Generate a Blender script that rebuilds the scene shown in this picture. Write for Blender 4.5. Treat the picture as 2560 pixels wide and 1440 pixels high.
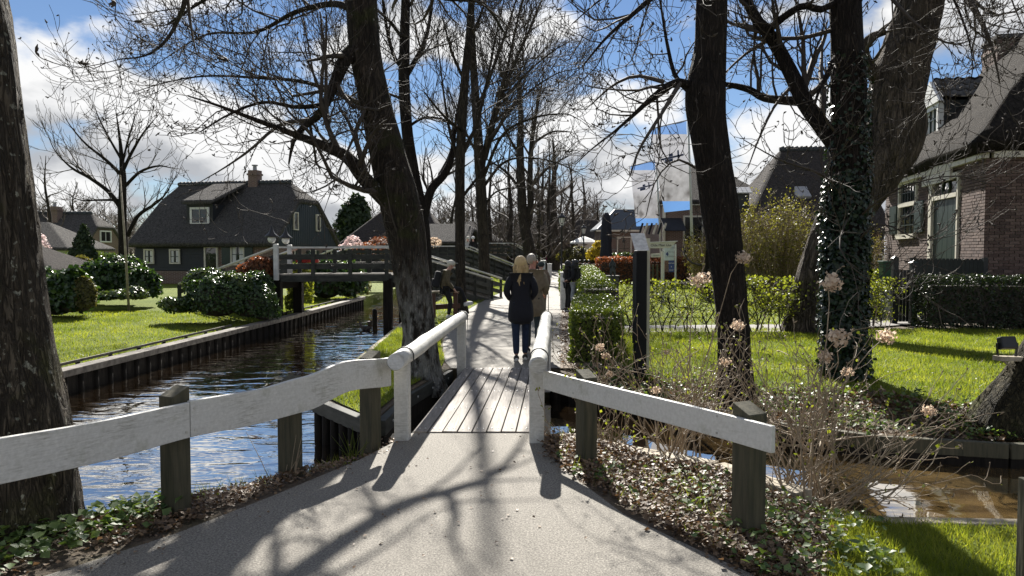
import bpy, bmesh, math, random
import numpy as np
from mathutils import Vector, Matrix, noise as mnoise
from mathutils.geometry import delaunay_2d_cdt

SC = bpy.context.scene
for _o in list(bpy.data.objects):
    bpy.data.objects.remove(_o)
R = math.radians

# ------------------------------------------------------------------ camera, sky, sun, exposure
F = 1934.0                      # focal length in photo pixels (2560 wide)
CAMH = 1.8
PITCH = math.atan(88.0 / F)
cd = bpy.data.cameras.new('camera')
cam = bpy.data.objects.new('camera', cd)
SC.collection.objects.link(cam)
SC.camera = cam
cam.location = (0, 0, CAMH)
cam.rotation_euler = (math.pi / 2 - PITCH, 0, 0)
cd.sensor_width = 36.0
cd.lens = 36.0 * F / 2560.0
cd.clip_end = 3000.0
cd.clip_start = 0.05

SUN_EL, SUN_AZ = R(36.0), R(-3.0)          # azimuth from +Y, negative = to the left
sdir = Vector((math.sin(SUN_AZ) * math.cos(SUN_EL), math.cos(SUN_AZ) * math.cos(SUN_EL), math.sin(SUN_EL)))
sl = bpy.data.lights.new('sun', 'SUN')
sl.energy = 5.0
sl.angle = R(0.55)
sl.color = (1.0, 0.95, 0.87)
so = bpy.data.objects.new('sun', sl)
SC.collection.objects.link(so)
so.rotation_euler = sdir.to_track_quat('Z', 'Y').to_euler()

W = bpy.data.worlds.new('World')
SC.world = W
W.use_nodes = True
nt = W.node_tree
nt.nodes.clear()
def wn(t, **kw):
    n = nt.nodes.new(t)
    for k, v in kw.items():
        setattr(n, k, v)
    return n
def wl(a, b):
    nt.links.new(a, b)
def wmath(op, a, b=None, clamp=False):
    n = wn('ShaderNodeMath', operation=op)
    n.use_clamp = clamp
    for i, v in enumerate((a, b)):
        if v is None:
            continue
        if isinstance(v, (int, float)):
            n.inputs[i].default_value = v
        else:
            wl(v, n.inputs[i])
    return n.outputs[0]
def wmap(v, a, b, c=0.0, d=1.0, smooth=True):
    n = wn('ShaderNodeMapRange')
    n.interpolation_type = 'SMOOTHSTEP' if smooth else 'LINEAR'
    wl(v, n.inputs[0])
    for i, x in enumerate((a, b, c, d)):
        n.inputs[i + 1].default_value = x
    return n.outputs[0]
out = wn('ShaderNodeOutputWorld')
bg = wn('ShaderNodeBackground')
bg.inputs['Strength'].default_value = 0.05
sky = wn('ShaderNodeTexSky', sky_type='NISHITA')
sky.sun_disc = False
sky.sun_elevation = SUN_EL
sky.sun_rotation = SUN_AZ
sky.air_density = 1.0
sky.dust_density = 0.0
sky.ozone_density = 3.0
tc = wn('ShaderNodeTexCoord')
sep = wn('ShaderNodeSeparateXYZ')
wl(tc.outputs['Generated'], sep.inputs[0])
def cloudnoise(offset):
    mp = wn('ShaderNodeMapping')
    mp.inputs['Location'].default_value = offset
    mp.inputs['Scale'].default_value = (3.4, 3.4, 6.6)
    wl(tc.outputs['Generated'], mp.inputs['Vector'])
    a = wn('ShaderNodeTexNoise')
    a.inputs['Scale'].default_value = 1.0
    a.inputs['Detail'].default_value = 7.0
    a.inputs['Roughness'].default_value = 0.52
    a.inputs['Distortion'].default_value = 0.15
    wl(mp.outputs[0], a.inputs['Vector'])
    return a.outputs['Fac']
CO = (4.916, 9.671, 2.952)
d0 = cloudnoise(CO)
d1 = cloudnoise((CO[0], CO[1] + 0.05, CO[2] + 0.42))
bias = wmap(sep.outputs['Z'], 0.0, 0.5, 0.075, -0.015, False)
cov = wmath('ADD', d0, bias)
mask = wmap(cov, 0.485, 0.565)
rim = wmath('SUBTRACT', d0, d1)
lit = wmap(rim, -0.08, 0.09)
thick = wmap(cov, 0.56, 0.78, 1.0, 0.0)
shade = wmath('ADD', wmath('MULTIPLY', lit, 0.75), wmath('MULTIPLY', thick, 0.35), clamp=True)
cr = wn('ShaderNodeValToRGB')
cr.color_ramp.elements[0].color = (2.3, 2.5, 2.85, 1)
cr.color_ramp.elements[1].color = (7.5, 7.5, 7.5, 1)
cr.color_ramp.elements[0].position = 0.1
cr.color_ramp.elements[1].position = 1.0
wl(shade, cr.inputs[0])
mx = wn('ShaderNodeMix', data_type='RGBA')
wl(mask, mx.inputs[0])
skyc = wn('ShaderNodeMix', data_type='RGBA', blend_type='MULTIPLY')
skyc.inputs[0].default_value = 1.0
wl(sky.outputs[0], skyc.inputs[6])
skyc.inputs[7].default_value = (0.60, 0.62, 0.69, 1)
wl(skyc.outputs[2], mx.inputs[6])
wl(cr.outputs[0], mx.inputs[7])
wl(mx.outputs[2], bg.inputs['Color'])
wl(bg.outputs[0], out.inputs[0])

vs = SC.view_settings
vs.view_transform = 'Standard'
vs.look = 'None'
vs.gamma = 1.0
vs.exposure = 1.4
vs.use_curve_mapping = False
SC.render.engine = 'CYCLES'
SC.cycles.max_bounces = 6
SC.cycles.diffuse_bounces = 3
SC.cycles.glossy_bounces = 3
SC.cycles.transmission_bounces = 4
SC.cycles.transparent_max_bounces = 6
SC.cycles.use_denoising = True
SC.cycles.sample_clamp_indirect = 4.0

# ------------------------------------------------------------------ photo-to-ground helpers (survey of the place)
_c, _s = math.cos(PITCH), math.sin(PITCH)
def ray(px, py):
    dx, dy = (px - 1280.0) / F, (720.0 - py) / F
    return Vector((dx, _c + dy * _s, -_s + dy * _c))
def gp(px, py, z=0.0):
    d = ray(px, py)
    t = (z - CAMH) / d.z
    return Vector((d.x * t, d.y * t, z))
def at(px, py, y):
    d = ray(px, py)
    t = y / d.y
    return Vector((d.x * t, y, CAMH + d.z * t))
def inview(P, m=0.06):
    P = np.asarray(P)
    y = P[:, 1] * _c - (P[:, 2] - CAMH) * _s
    u = P[:, 1] * _s + (P[:, 2] - CAMH) * _c
    yy = np.maximum(y, 1e-3)
    return (y > 0.3) & (np.abs(P[:, 0] / yy) < 1280 / F + m) & (np.abs(u / yy) < 720 / F + m)

# ------------------------------------------------------------------ object helpers
LOC = {}
def link(o):
    SC.collection.objects.link(o)
    return o
def tag(o, label=None, cat=None, group=None, kind=None):
    if label: o['label'] = label
    if cat: o['category'] = cat
    if group: o['group'] = group
    if kind: o['kind'] = kind
    return o
def thing(name, label, cat, loc=(0, 0, 0), group=None):
    o = link(bpy.data.objects.new(name, None))
    o.location = loc
    o.empty_display_size = 0.1
    LOC[o.name] = Vector(loc)
    return tag(o, label, cat, group)
def origin(o):
    while o.parent is not None:
        o = o.parent
    return LOC.get(o.name, Vector((0, 0, 0)))
def newobj(name, me, mat=None, parent=None, smooth=False):
    if parent is not None:
        L = origin(parent)
        if L.length > 0:
            me.transform(Matrix.Translation(-L))
    if mat is not None and len(me.materials) == 0:
        me.materials.append(mat)
    if smooth and len(me.polygons):
        me.polygons.foreach_set('use_smooth', [True] * len(me.polygons))
    o = link(bpy.data.objects.new(name, me))
    if parent is not None:
        o.parent = parent
    else:
        LOC[o.name] = Vector((0, 0, 0))
    return o
def copy_tree(o, parent=None):
    c = o.copy()
    link(c)
    c.parent = parent
    LOC[c.name] = LOC.get(o.name, Vector((0, 0, 0)))
    for ch in list(o.children):
        copy_tree(ch, c)
    return c

class MB:
    """collects shapes for ONE mesh"""
    def __init__(self):
        self.v, self.f = [], []
    def add(self, vs, fs):
        b = len(self.v)
        self.v += [tuple(x) for x in vs]
        self.f += [tuple(i + b for i in f) for f in fs]
        return self
    def box(self, c, s, rz=0.0, rx=0.0, ry=0.0, taper=1.0):
        M = Matrix.Translation(c) @ Matrix.Rotation(rz, 4, 'Z') @ Matrix.Rotation(ry, 4, 'Y') @ Matrix.Rotation(rx, 4, 'X')
        hx, hy, hz = s[0] / 2, s[1] / 2, s[2] / 2
        t = taper
        vs = [(-hx, -hy, -hz), (hx, -hy, -hz), (hx, hy, -hz), (-hx, hy, -hz), (-hx * t, -hy * t, hz), (hx * t, -hy * t, hz), (hx * t, hy * t, hz), (-hx * t, hy * t, hz)]
        return self.add([M @ Vector(p) for p in vs], [(0, 3, 2, 1), (4, 5, 6, 7), (0, 1, 5, 4), (1, 2, 6, 5), (2, 3, 7, 6), (3, 0, 4, 7)])
    def beam(self, a, b, w, h, up=(0, 0, 1)):
        """box from a to b, w wide (sideways), h high"""
        a, b = Vector(a), Vector(b)
        d = (b - a).normalized()
        s = d.cross(Vector(up)).normalized()
        u = s.cross(d).normalized()
        vs = []
        for p in (a, b):
            for i, j in ((-1, -1), (1, -1), (1, 1), (-1, 1)):
                vs.append(p + s * (i * w / 2) + u * (j * h / 2))
        return self.add(vs, [(0, 1, 2, 3)[::-1], (4, 5, 6, 7), (0, 4, 5, 1)[::-1], (1, 5, 6, 2)[::-1], (2, 6, 7, 3)[::-1], (3, 7, 4, 0)[::-1]])
    def tube(self, pts, r, sides=8, cap=True):
        pts = [Vector(p) for p in pts]
        n = len(pts)
        rs = r if isinstance(r, (list, tuple)) else [r] * n
        vs = []
        ref = Vector((1, 0, 0))
        t0 = (pts[-1] - pts[0]).normalized()
        if abs(t0.x) > 0.8: ref = Vector((0, 0, 1))
        for i, p in enumerate(pts):
            t = (pts[min(i + 1, n - 1)] - pts[max(i - 1, 0)]).normalized()
            u = t.cross(ref).normalized()
            w = t.cross(u)
            for k in range(sides):
                a = 2 * math.pi * k / sides
                vs.append(p + (u * math.cos(a) + w * math.sin(a)) * rs[i])
        fs = []
        for i in range(n - 1):
            for k in range(sides):
                k2 = (k + 1) % sides
                fs.append((i * sides + k, i * sides + k2, (i + 1) * sides + k2, (i + 1) * sides + k))
        if cap:
            fs.append(tuple(range(sides))[::-1])
            fs.append(tuple((n - 1) * sides + k for k in range(sides)))
        return self.add(vs, fs)
    def lathe(self, c, prof, sides=12):
        """prof = [(r, z)] from bottom to top round a vertical axis at c"""
        c = Vector(c)
        return self.tube([c + Vector((0, 0, z)) for r, z in prof], [max(r, 1e-4) for r, z in prof], sides)
    def prism(self, poly, d):
        """closed polygon (3D points, planar) extruded by vector d"""
        d = Vector(d)
        n = len(poly)
        P = [Vector(p) for p in poly]
        return self.add(P + [p + d for p in P], [tuple(range(n))[::-1], tuple(range(n, 2 * n))] + [(i, (i + 1) % n, n + (i + 1) % n, n + i) for i in range(n)])
    def quad(self, a, b, c, d):
        return self.add([a, b, c, d], [(0, 1, 2, 3)])
    def ball(self, c, r, seg=10, rings=7, sq=(1, 1, 1)):
        c = Vector(c)
        vs = [c + Vector((0, 0, -r * sq[2]))]
        for i in range(1, rings):
            a = math.pi * i / rings
            for k in range(seg):
                b = 2 * math.pi * k / seg
                vs.append(c + Vector((math.sin(a) * math.cos(b) * r * sq[0], math.sin(a) * math.sin(b) * r * sq[1], -math.cos(a) * r * sq[2])))
        vs.append(c + Vector((0, 0, r * sq[2])))
        fs = [(0, 1 + (k + 1) % seg, 1 + k) for k in range(seg)]
        for i in range(rings - 2):
            for k in range(seg):
                a, b = 1 + i * seg + k, 1 + i * seg + (k + 1) % seg
                fs.append((a, b, b + seg, a + seg))
        top = len(vs) - 1
        fs += [(top, 1 + (rings - 2) * seg + k, 1 + (rings - 2) * seg + (k + 1) % seg) for k in range(seg)]
        return self.add(vs, fs)
    def build(self, name, mat, parent=None, smooth=False, bevel=0.0):
        me = bpy.data.meshes.new(name)
        me.from_pydata(self.v, [], self.f)
        bm = bmesh.new()
        bm.from_mesh(me)
        bmesh.ops.recalc_face_normals(bm, faces=bm.faces)
        bm.to_mesh(me)
        bm.free()
        o = newobj(name, me, mat, parent, smooth)
        if bevel > 0:
            m = o.modifiers.new('bevel', 'BEVEL')
            m.width = bevel
            m.segments = 2
            m.limit_method = 'ANGLE'
        return o

def mesh_np(name, V, Fc, mat=None, parent=None, smooth=False):
    """V (n,3), Fc (m,k) faces all with k corners"""
    me = bpy.data.meshes.new(name)
    V = np.asarray(V, dtype=np.float32)
    Fc = np.asarray(Fc, dtype=np.int32)
    m, k = Fc.shape
    me.vertices.add(len(V))
    me.vertices.foreach_set('co', V.ravel())
    me.loops.add(m * k)
    me.loops.foreach_set('vertex_index', Fc.ravel())
    me.polygons.add(m)
    me.polygons.foreach_set('loop_start', np.arange(0, m * k, k, dtype=np.int32))
    if smooth:
        me.polygons.foreach_set('use_smooth', np.ones(m, dtype=bool))
    me.update(calc_edges=True)
    return newobj(name, me, mat, parent)

def scatter_np(tv, tf, P, Rm, S):
    tv = np.asarray(tv, float)
    tf = np.asarray(tf, int)
    n, k = len(P), len(tv)
    S = np.asarray(S, float)
    V = np.einsum('nij,kj->nki', Rm, tv) * S.reshape(n, 1, -1) + np.asarray(P)[:, None, :]
    Fc = tf[None, :, :] + (np.arange(n) * k)[:, None, None]
    return V.reshape(-1, 3), Fc.reshape(-1, tf.shape[1])
def frames(N, rng):
    """rotation matrices whose local z is N with a random spin"""
    N = N / np.maximum(np.linalg.norm(N, axis=1, keepdims=True), 1e-9)
    A = rng.normal(size=N.shape)
    U = np.cross(A, N)
    U /= np.maximum(np.linalg.norm(U, axis=1, keepdims=True), 1e-9)
    Vv = np.cross(N, U)
    return np.stack([U, Vv, N], axis=2)
LEAF_V = [(0, 0, 0), (0.42, 0.5, 0.1), (0, 1, -0.06), (-0.42, 0.5, 0.1)]
LEAF_F = [(0, 1, 2), (0, 2, 3)]
def leaves(name, P, N, size, mat, parent, rng, var=0.35):
    S = size * (1 + var * (rng.random(len(P)) * 2 - 1))
    V, Fc = scatter_np(LEAF_V, LEAF_F, P, frames(N, rng), S[:, None] * np.ones((1, 1)))
    return mesh_np(name, V, Fc, mat, parent)

# ------------------------------------------------------------------ materials
def newmat(name):
    m = bpy.data.materials.new(name)
    m.use_nodes = True
    t = m.node_tree
    b = t.nodes['Principled BSDF']
    return m, t, b
def N_(t, typ, **kw):
    n = t.nodes.new(typ)
    for k, v in kw.items():
        setattr(n, k, v)
    return n
def coords(t, scale=(1, 1, 1), space='Object'):
    tcn = N_(t, 'ShaderNodeTexCoord')
    mp = N_(t, 'ShaderNodeMapping')
    mp.inputs['Scale'].default_value = scale
    t.links.new(tcn.outputs[space], mp.inputs['Vector'])
    return mp.outputs[0]
def noise_(t, vec, scale, detail=4.0, rough=0.55, dist=0.0):
    n = N_(t, 'ShaderNodeTexNoise')
    n.inputs['Scale'].default_value = scale
    n.inputs['Detail'].default_value = detail
    n.inputs['Roughness'].default_value = rough
    n.inputs['Distortion'].default_value = dist
    t.links.new(vec, n.inputs['Vector'])
    return n.outputs['Fac']
def ramp(t, fac, stops):
    r = N_(t, 'ShaderNodeValToRGB')
    e = r.color_ramp.elements
    while len(e) < len(stops):
        e.new(0.5)
    for i, (p, c) in enumerate(stops):
        e[i].position = p
        e[i].color = (c[0], c[1], c[2], 1)
    t.links.new(fac, r.inputs[0])
    return r.outputs[0]
def mixc(t, fac, a, b, mode='MIX'):
    n = N_(t, 'ShaderNodeMix', data_type='RGBA', blend_type=mode)
    for i, v in ((0, fac), (6, a), (7, b)):
        if isinstance(v, (int, float)):
            n.inputs[i].default_value = v
        elif isinstance(v, tuple):
            n.inputs[i].default_value = (v[0], v[1], v[2], 1)
        else:
            t.links.new(v, n.inputs[i])
    return n.outputs[2]
def bump(t, b, h, strength=0.5, dist=0.02):
    n = N_(t, 'ShaderNodeBump')
    n.inputs['Strength'].default_value = strength
    n.inputs['Distance'].default_value = dist
    t.links.new(h, n.inputs['Height'])
    t.links.new(n.outputs[0], b.inputs['Normal'])
def simple(name, c, rough=0.6, c2=None, scale=8.0, sv=(1, 1, 1), bstr=0.0, bdist=0.01, metal=0.0, spec=0.5, space='Object'):
    m, t, b = newmat(name)
    v = coords(t, sv, space)
    n = noise_(t, v, scale)
    c2 = c2 or tuple(x * 0.72 for x in c)
    t.links.new(ramp(t, n, [(0.32, c2), (0.68, c)]), b.inputs['Base Color'])
    b.inputs['Roughness'].default_value = rough
    b.inputs['Metallic'].default_value = metal
    b.inputs['Specular IOR Level'].default_value = spec
    if bstr:
        bump(t, b, n, bstr, bdist)
    return m
def leafmat(name, c1, c2, trans=0.5, rough=0.45, tint=(1.3, 1.25, 0.5), spec=0.4):
    m, t, b = newmat(name)
    g = N_(t, 'ShaderNodeNewGeometry')
    col = ramp(t, g.outputs['Random Per Island'], [(0.0, c1), (1.0, c2)])
    t.links.new(col, b.inputs['Base Color'])
    b.inputs['Roughness'].default_value = rough
    b.inputs['Specular IOR Level'].default_value = spec
    tr = N_(t, 'ShaderNodeBsdfTranslucent')
    t.links.new(mixc(t, 1.0, col, tint, 'MULTIPLY'), tr.inputs[0])
    ms = N_(t, 'ShaderNodeMixShader')
    ms.inputs[0].default_value = trans
    t.links.new(b.outputs[0], ms.inputs[1])
    t.links.new(tr.outputs[0], ms.inputs[2])
    t.links.new(ms.outputs[0], t.nodes['Material Output'].inputs[0])
    return m
def barkmat(name, c1, c2, lichen=None, moss=None, vs=14.0, lich_lo=0.62, zfade=None):
    m, t, b = newmat(name)
    v = coords(t, (1, 1, 0.16))
    n1 = noise_(t, v, vs * 2.0, 6.0, 0.65, 0.3)
    def cracks(sc, det):
        n = noise_(t, coords(t, (1, 1, 0.14)), sc, det, 0.55, 0.8)
        a = N_(t, 'ShaderNodeMath', operation='SUBTRACT'); t.links.new(n, a.inputs[0]); a.inputs[1].default_value = 0.5
        b_ = N_(t, 'ShaderNodeMath', operation='ABSOLUTE'); t.links.new(a.outputs[0], b_.inputs[0])
        return ramp(t, b_.outputs[0], [(0.0, (0, 0, 0)), (0.075, (1, 1, 1))])
    cr1, cr2 = cracks(vs * 0.9, 2.0), cracks(vs * 2.1, 3.0)
    crk = mixc(t, 0.6, cr1, mixc(t, 1.0, cr1, cr2, 'MULTIPLY'))
    v2 = coords(t)
    n2 = noise_(t, v2, 1.7, 4.0)
    col = ramp(t, n1, [(0.3, tuple((x + y) / 2 for x, y in zip(c1, c2))), (0.66, tuple(x * 1.2 for x in c2))])
    col = mixc(t, crk, tuple(x * 0.7 for x in c1), col)  # cracks darkened in colour, for crevice shade that the bump barely gives
    col = mixc(t, ramp(t, n2, [(0.4, (0, 0, 0)), (0.75, (0.5, 0.5, 0.5))]), col, tuple(x * 1.3 for x in c2))
    if moss:
        n3 = noise_(t, v2, 2.3, 5.0)
        col = mixc(t, ramp(t, n3, [(0.55, (0, 0, 0)), (0.66, (0.8, 0.8, 0.8))]), col, moss)
    if lichen:
        n4 = noise_(t, v2, 17.0, 3.0)
        f = ramp(t, n4, [(lich_lo, (0, 0, 0)), (lich_lo + 0.03, (1, 1, 1))])
        col = mixc(t, f, col, lichen)
        if zfade:                                   # chalky lichen crust near the foot of the trunk
            gz = N_(t, 'ShaderNodeSeparateXYZ')
            t.links.new(v2, gz.inputs[0])
            mr = N_(t, 'ShaderNodeMapRange')
            t.links.new(gz.outputs['Z'], mr.inputs[0])
            mr.inputs[1].default_value = zfade[0]; mr.inputs[2].default_value = zfade[1]
            mr.inputs[3].default_value = 0.75; mr.inputs[4].default_value = 0.0
            n5 = noise_(t, coords(t, (1, 1, 0.4)), 9.0, 6.0, 0.7)
            ad = N_(t, 'ShaderNodeMath', operation='MULTIPLY')
            t.links.new(mr.outputs[0], ad.inputs[0])
            t.links.new(ramp(t, n5, [(0.42, (0, 0, 0)), (0.56, (1, 1, 1))]), ad.inputs[1])
            col = mixc(t, ad.outputs[0], col, (0.33, 0.33, 0.31))
    t.links.new(col, b.inputs['Base Color'])
    b.inputs['Roughness'].default_value = 0.9
    b.inputs['Specular IOR Level'].default_value = 0.2
    hb = N_(t, 'ShaderNodeMath', operation='MULTIPLY_ADD')
    t.links.new(n1, hb.inputs[0]); hb.inputs[1].default_value = 0.35; t.links.new(crk, hb.inputs[2])
    bump(t, b, hb.outputs[0], 1.0, 0.045)
    return m

M = {}
def build_materials():
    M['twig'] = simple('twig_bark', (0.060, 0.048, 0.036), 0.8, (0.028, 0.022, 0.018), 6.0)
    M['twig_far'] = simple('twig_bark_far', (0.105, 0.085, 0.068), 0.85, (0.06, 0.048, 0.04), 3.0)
    M['twig_pale'] = simple('shrub_stem_bark', (0.36, 0.28, 0.185), 0.7, (0.17, 0.125, 0.08), 9.0)
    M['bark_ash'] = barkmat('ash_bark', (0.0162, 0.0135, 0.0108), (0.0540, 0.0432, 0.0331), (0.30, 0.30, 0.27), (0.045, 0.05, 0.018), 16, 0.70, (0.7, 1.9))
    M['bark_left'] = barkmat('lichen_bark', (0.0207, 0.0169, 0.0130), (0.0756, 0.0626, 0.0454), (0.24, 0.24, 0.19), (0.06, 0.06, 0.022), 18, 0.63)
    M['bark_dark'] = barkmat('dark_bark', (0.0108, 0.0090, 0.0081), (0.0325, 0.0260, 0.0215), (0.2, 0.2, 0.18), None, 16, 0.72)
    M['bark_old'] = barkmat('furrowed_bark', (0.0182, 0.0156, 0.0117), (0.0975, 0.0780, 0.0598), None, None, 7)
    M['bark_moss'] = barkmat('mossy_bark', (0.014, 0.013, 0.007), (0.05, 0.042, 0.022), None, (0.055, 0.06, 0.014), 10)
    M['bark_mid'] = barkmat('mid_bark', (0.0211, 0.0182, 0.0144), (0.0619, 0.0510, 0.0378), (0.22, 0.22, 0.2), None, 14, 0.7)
    M['ivy'] = leafmat('ivy_leaf', (0.006, 0.016, 0.008), (0.02, 0.042, 0.016), 0.12, 0.34, spec=0.4)
    M['box'] = leafmat('boxwood_leaf', (0.045, 0.075, 0.012), (0.16, 0.205, 0.035), 0.3, 0.4)
    M['spring'] = leafmat('spring_leaf', (0.09, 0.12, 0.018), (0.24, 0.27, 0.05), 0.55, 0.45)
    M['olive_spring'] = leafmat('budding_leaf', (0.08, 0.085, 0.022), (0.21, 0.20, 0.06), 0.5, 0.5)
    M['laurel'] = leafmat('laurel_leaf', (0.010, 0.030, 0.010), (0.06, 0.11, 0.028), 0.35, 0.34, spec=0.5)
    M['laurel_light'] = leafmat('light_laurel_leaf', (0.03, 0.06, 0.018), (0.10, 0.14, 0.045), 0.3, 0.28, spec=0.6)
    M['dark_hedge'] = leafmat('privet_leaf', (0.010, 0.018, 0.010), (0.03, 0.05, 0.018), 0.2, 0.38)
    M['beech'] = leafmat('dry_beech_leaf', (0.11, 0.045, 0.022), (0.26, 0.12, 0.055), 0.4, 0.6, (1.4, 0.9, 0.6))
    M['conifer'] = leafmat('conifer_needle', (0.012, 0.026, 0.010), (0.035, 0.06, 0.018), 0.15, 0.6)
    M['olive'] = leafmat('olive_twig_leaf', (0.06, 0.06, 0.02), (0.14, 0.13, 0.045), 0.4, 0.6)
    M['yellow'] = leafmat('forsythia_flower', (0.35, 0.27, 0.02), (0.5, 0.4, 0.05), 0.45, 0.6)
    M['petal'] = leafmat('dried_petal', (0.46, 0.36, 0.27), (0.8, 0.72, 0.62), 0.5, 0.7, (1.1, 1.0, 0.9))
    M['blossom'] = leafmat('magnolia_petal', (0.62, 0.5, 0.5), (0.8, 0.68, 0.66), 0.4, 0.6, (1.1, 1, 1))
    M['litter'] = leafmat('fallen_leaf', (0.05, 0.028, 0.014), (0.24, 0.16, 0.09), 0.2, 0.55, (1.2, 1, 0.8), spec=0.5)
    M['cover'] = leafmat('ground_elder_leaf', (0.04, 0.085, 0.02), (0.17, 0.24, 0.08), 0.4, 0.48, spec=0.4)
    M['blade'] = leafmat('grass_blade', (0.12, 0.165, 0.024), (0.32, 0.34, 0.07), 0.6, 0.5, (1.35, 1.3, 0.5))
    tt = M['blade'].node_tree
    pn_ = noise_(tt, coords(tt), 0.9, 5.0, 0.65)
    for l in list(tt.links):
        if l.from_node.type == 'VALTORGB' and l.to_node.type in ('BSDF_PRINCIPLED', 'MIX'):
            src, dst = l.from_socket, l.to_socket
            tt.links.remove(l)
            tt.links.new(mixc(tt, ramp(tt, pn_, [(0.42, (0.75, 0.75, 0.75)), (0.62, (0, 0, 0))]), src, (0.075, 0.115, 0.014)), dst)
    # lawn soil-and-sward sheet
    m, t, b = newmat('lawn_sward')
    v = coords(t)
    n1 = noise_(t, v, 1.1, 5.0); n2 = noise_(t, v, 35.0, 4.0, 0.7)
    col = mixc(t, n2, ramp(t, n1, [(0.3, (0.12, 0.16, 0.02)), (0.7, (0.22, 0.25, 0.035))]), (0.07, 0.10, 0.016))
    t.links.new(col, b.inputs['Base Color']); b.inputs['Roughness'].default_value = 0.85
    b.inputs['Specular IOR Level'].default_value = 0.1
    bump(t, b, n2, 1.0, 0.05)
    M['lawn'] = m
    # bare soil with leaf mould
    m, t, b = newmat('soil')
    v = coords(t)
    n1 = noise_(t, v, 9.0, 6.0, 0.7); n2 = noise_(t, v, 0.8, 3.0)
    col = ramp(t, n1, [(0.3, (0.035, 0.026, 0.018)), (0.6, (0.12, 0.09, 0.06)), (0.8, (0.2, 0.15, 0.1))])
    col = mixc(t, ramp(t, n2, [(0.5, (0, 0, 0)), (0.7, (0.5, 0.5, 0.5))]), col, (0.06, 0.08, 0.02))
    t.links.new(col, b.inputs['Base Color']); b.inputs['Roughness'].default_value = 0.95
    bump(t, b, n1, 0.9, 0.05)
    M['soil'] = m
    # path asphalt: gritty, warm grey, with patches
    m, t, b = newmat('path_asphalt')
    v = coords(t)
    n1 = noise_(t, v, 75.0, 4.0, 0.85); n2 = noise_(t, v, 1.3, 5.0, 0.6); n3 = noise_(t, v, 14.0, 4.0, 0.6)
    col = ramp(t, n1, [(0.36, (0.055, 0.051, 0.043)), (0.5, (0.195, 0.180, 0.154)), (0.66, (0.41, 0.382, 0.33))])
    col = mixc(t, ramp(t, n2, [(0.3, (0.38, 0.38, 0.38)), (0.75, (0, 0, 0))]), col, (0.13, 0.118, 0.098))
    col = mixc(t, ramp(t, n3, [(0.62, (0, 0, 0)), (0.8, (0.35, 0.35, 0.35))]), col, (0.11, 0.095, 0.075))
    t.links.new(col, b.inputs['Base Color']); b.inputs['Roughness'].default_value = 0.85
    bump(t, b, n1, 0.7, 0.012)
    M['asphalt'] = m
    M['dirt'] = simple('trodden_dirt', (0.24, 0.19, 0.14), 0.95, (0.10, 0.075, 0.055), 7.0, bstr=0.8, bdist=0.03)
    M['paving'] = simple('grey_paving', (0.21, 0.195, 0.18), 0.85, (0.13, 0.125, 0.12), 12.0, bstr=0.3)
    # weathered white paint: planks
    def paint(name, dirt, lo):
        m, t, b = newmat(name)
        v = coords(t, (1.0, 1.0, 11.0))
        n1 = noise_(t, v, 9.0, 7.0, 0.7, 0.6); v2 = coords(t); n2 = noise_(t, v2, 2.6, 5.0, 0.65)
        n3 = noise_(t, v2, 42.0, 3.0)
        f = N_(t, 'ShaderNodeMath', operation='MULTIPLY')
        t.links.new(ramp(t, n2, [(0.45, (0.12, 0.12, 0.12)), (0.7, (1, 1, 1))]), f.inputs[0])
        t.links.new(ramp(t, n1, [(lo, (0, 0, 0)), (lo + 0.16, (0.85, 0.85, 0.85))]), f.inputs[1])
        col = mixc(t, f.outputs[0], ramp(t, n3, [(0.3, (0.50, 0.495, 0.465)), (0.7, (0.61, 0.605, 0.575))]), dirt)
        n6 = noise_(t, v2, 3.4, 6.0, 0.7)
        col = mixc(t, ramp(t, n6, [(0.56, (0, 0, 0)), (0.72, (0.55, 0.55, 0.55))]), col, (0.20, 0.205, 0.12))
        t.links.new(col, b.inputs['Base Color']); b.inputs['Roughness'].default_value = 0.55
        bump(t, b, n1, 0.35, 0.006)
        return m
    M['white_plank'] = paint('weathered_white_plank', (0.19, 0.18, 0.14), 0.47)
    M['white_log'] = paint('weathered_white_log', (0.20, 0.195, 0.155), 0.44)
    M['white_new'] = paint('clean_white_plank', (0.35, 0.33, 0.28), 0.55)
    m = simple('post_timber', (0.085, 0.075, 0.045), 0.85, (0.035, 0.035, 0.02), 5.0, (6, 6, 0.6), 0.6, 0.006); M['post'] = m
    M['deck'] = simple('deck_timber', (0.275, 0.25, 0.22), 0.8, (0.15, 0.132, 0.115), 4.0, (9, 0.7, 9), 0.5, 0.004)
    M['beam'] = simple('bank_timber', (0.21, 0.19, 0.16), 0.85, (0.07, 0.06, 0.05), 4.0, (2, 2, 2), 0.6, 0.01)
    M['pale_beam'] = simple('bleached_timber', (0.4, 0.35, 0.27), 0.85, (0.2, 0.17, 0.12), 4.0, (2, 2, 2), 0.6, 0.01)
    M['pile'] = simple('wet_pile_timber', (0.018, 0.015, 0.012), 0.85, (0.007, 0.006, 0.005), 5.0, (4, 4, 0.6), 0.6, 0.01, spec=0.15)
    M['bridge'] = simple('bridge_timber', (0.045, 0.048, 0.04), 0.8, (0.016, 0.017, 0.014), 5.0, (1, 1, 3), 0.5, 0.008)
    M['rail_white'] = simple('bridge_rail_paint', (0.62, 0.62, 0.6), 0.5, (0.42, 0.42, 0.40), 5.0)
    M['red_wood'] = simple('brown_rail_timber', (0.10, 0.045, 0.03), 0.7, (0.05, 0.025, 0.018), 6.0)
    M['screw'] = simple('steel_screw', (0.6, 0.6, 0.58), 0.35, (0.4, 0.4, 0.38), 20, metal=0.7)
    M['strap'] = simple('black_strap', (0.05, 0.05, 0.05), 0.6)
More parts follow.
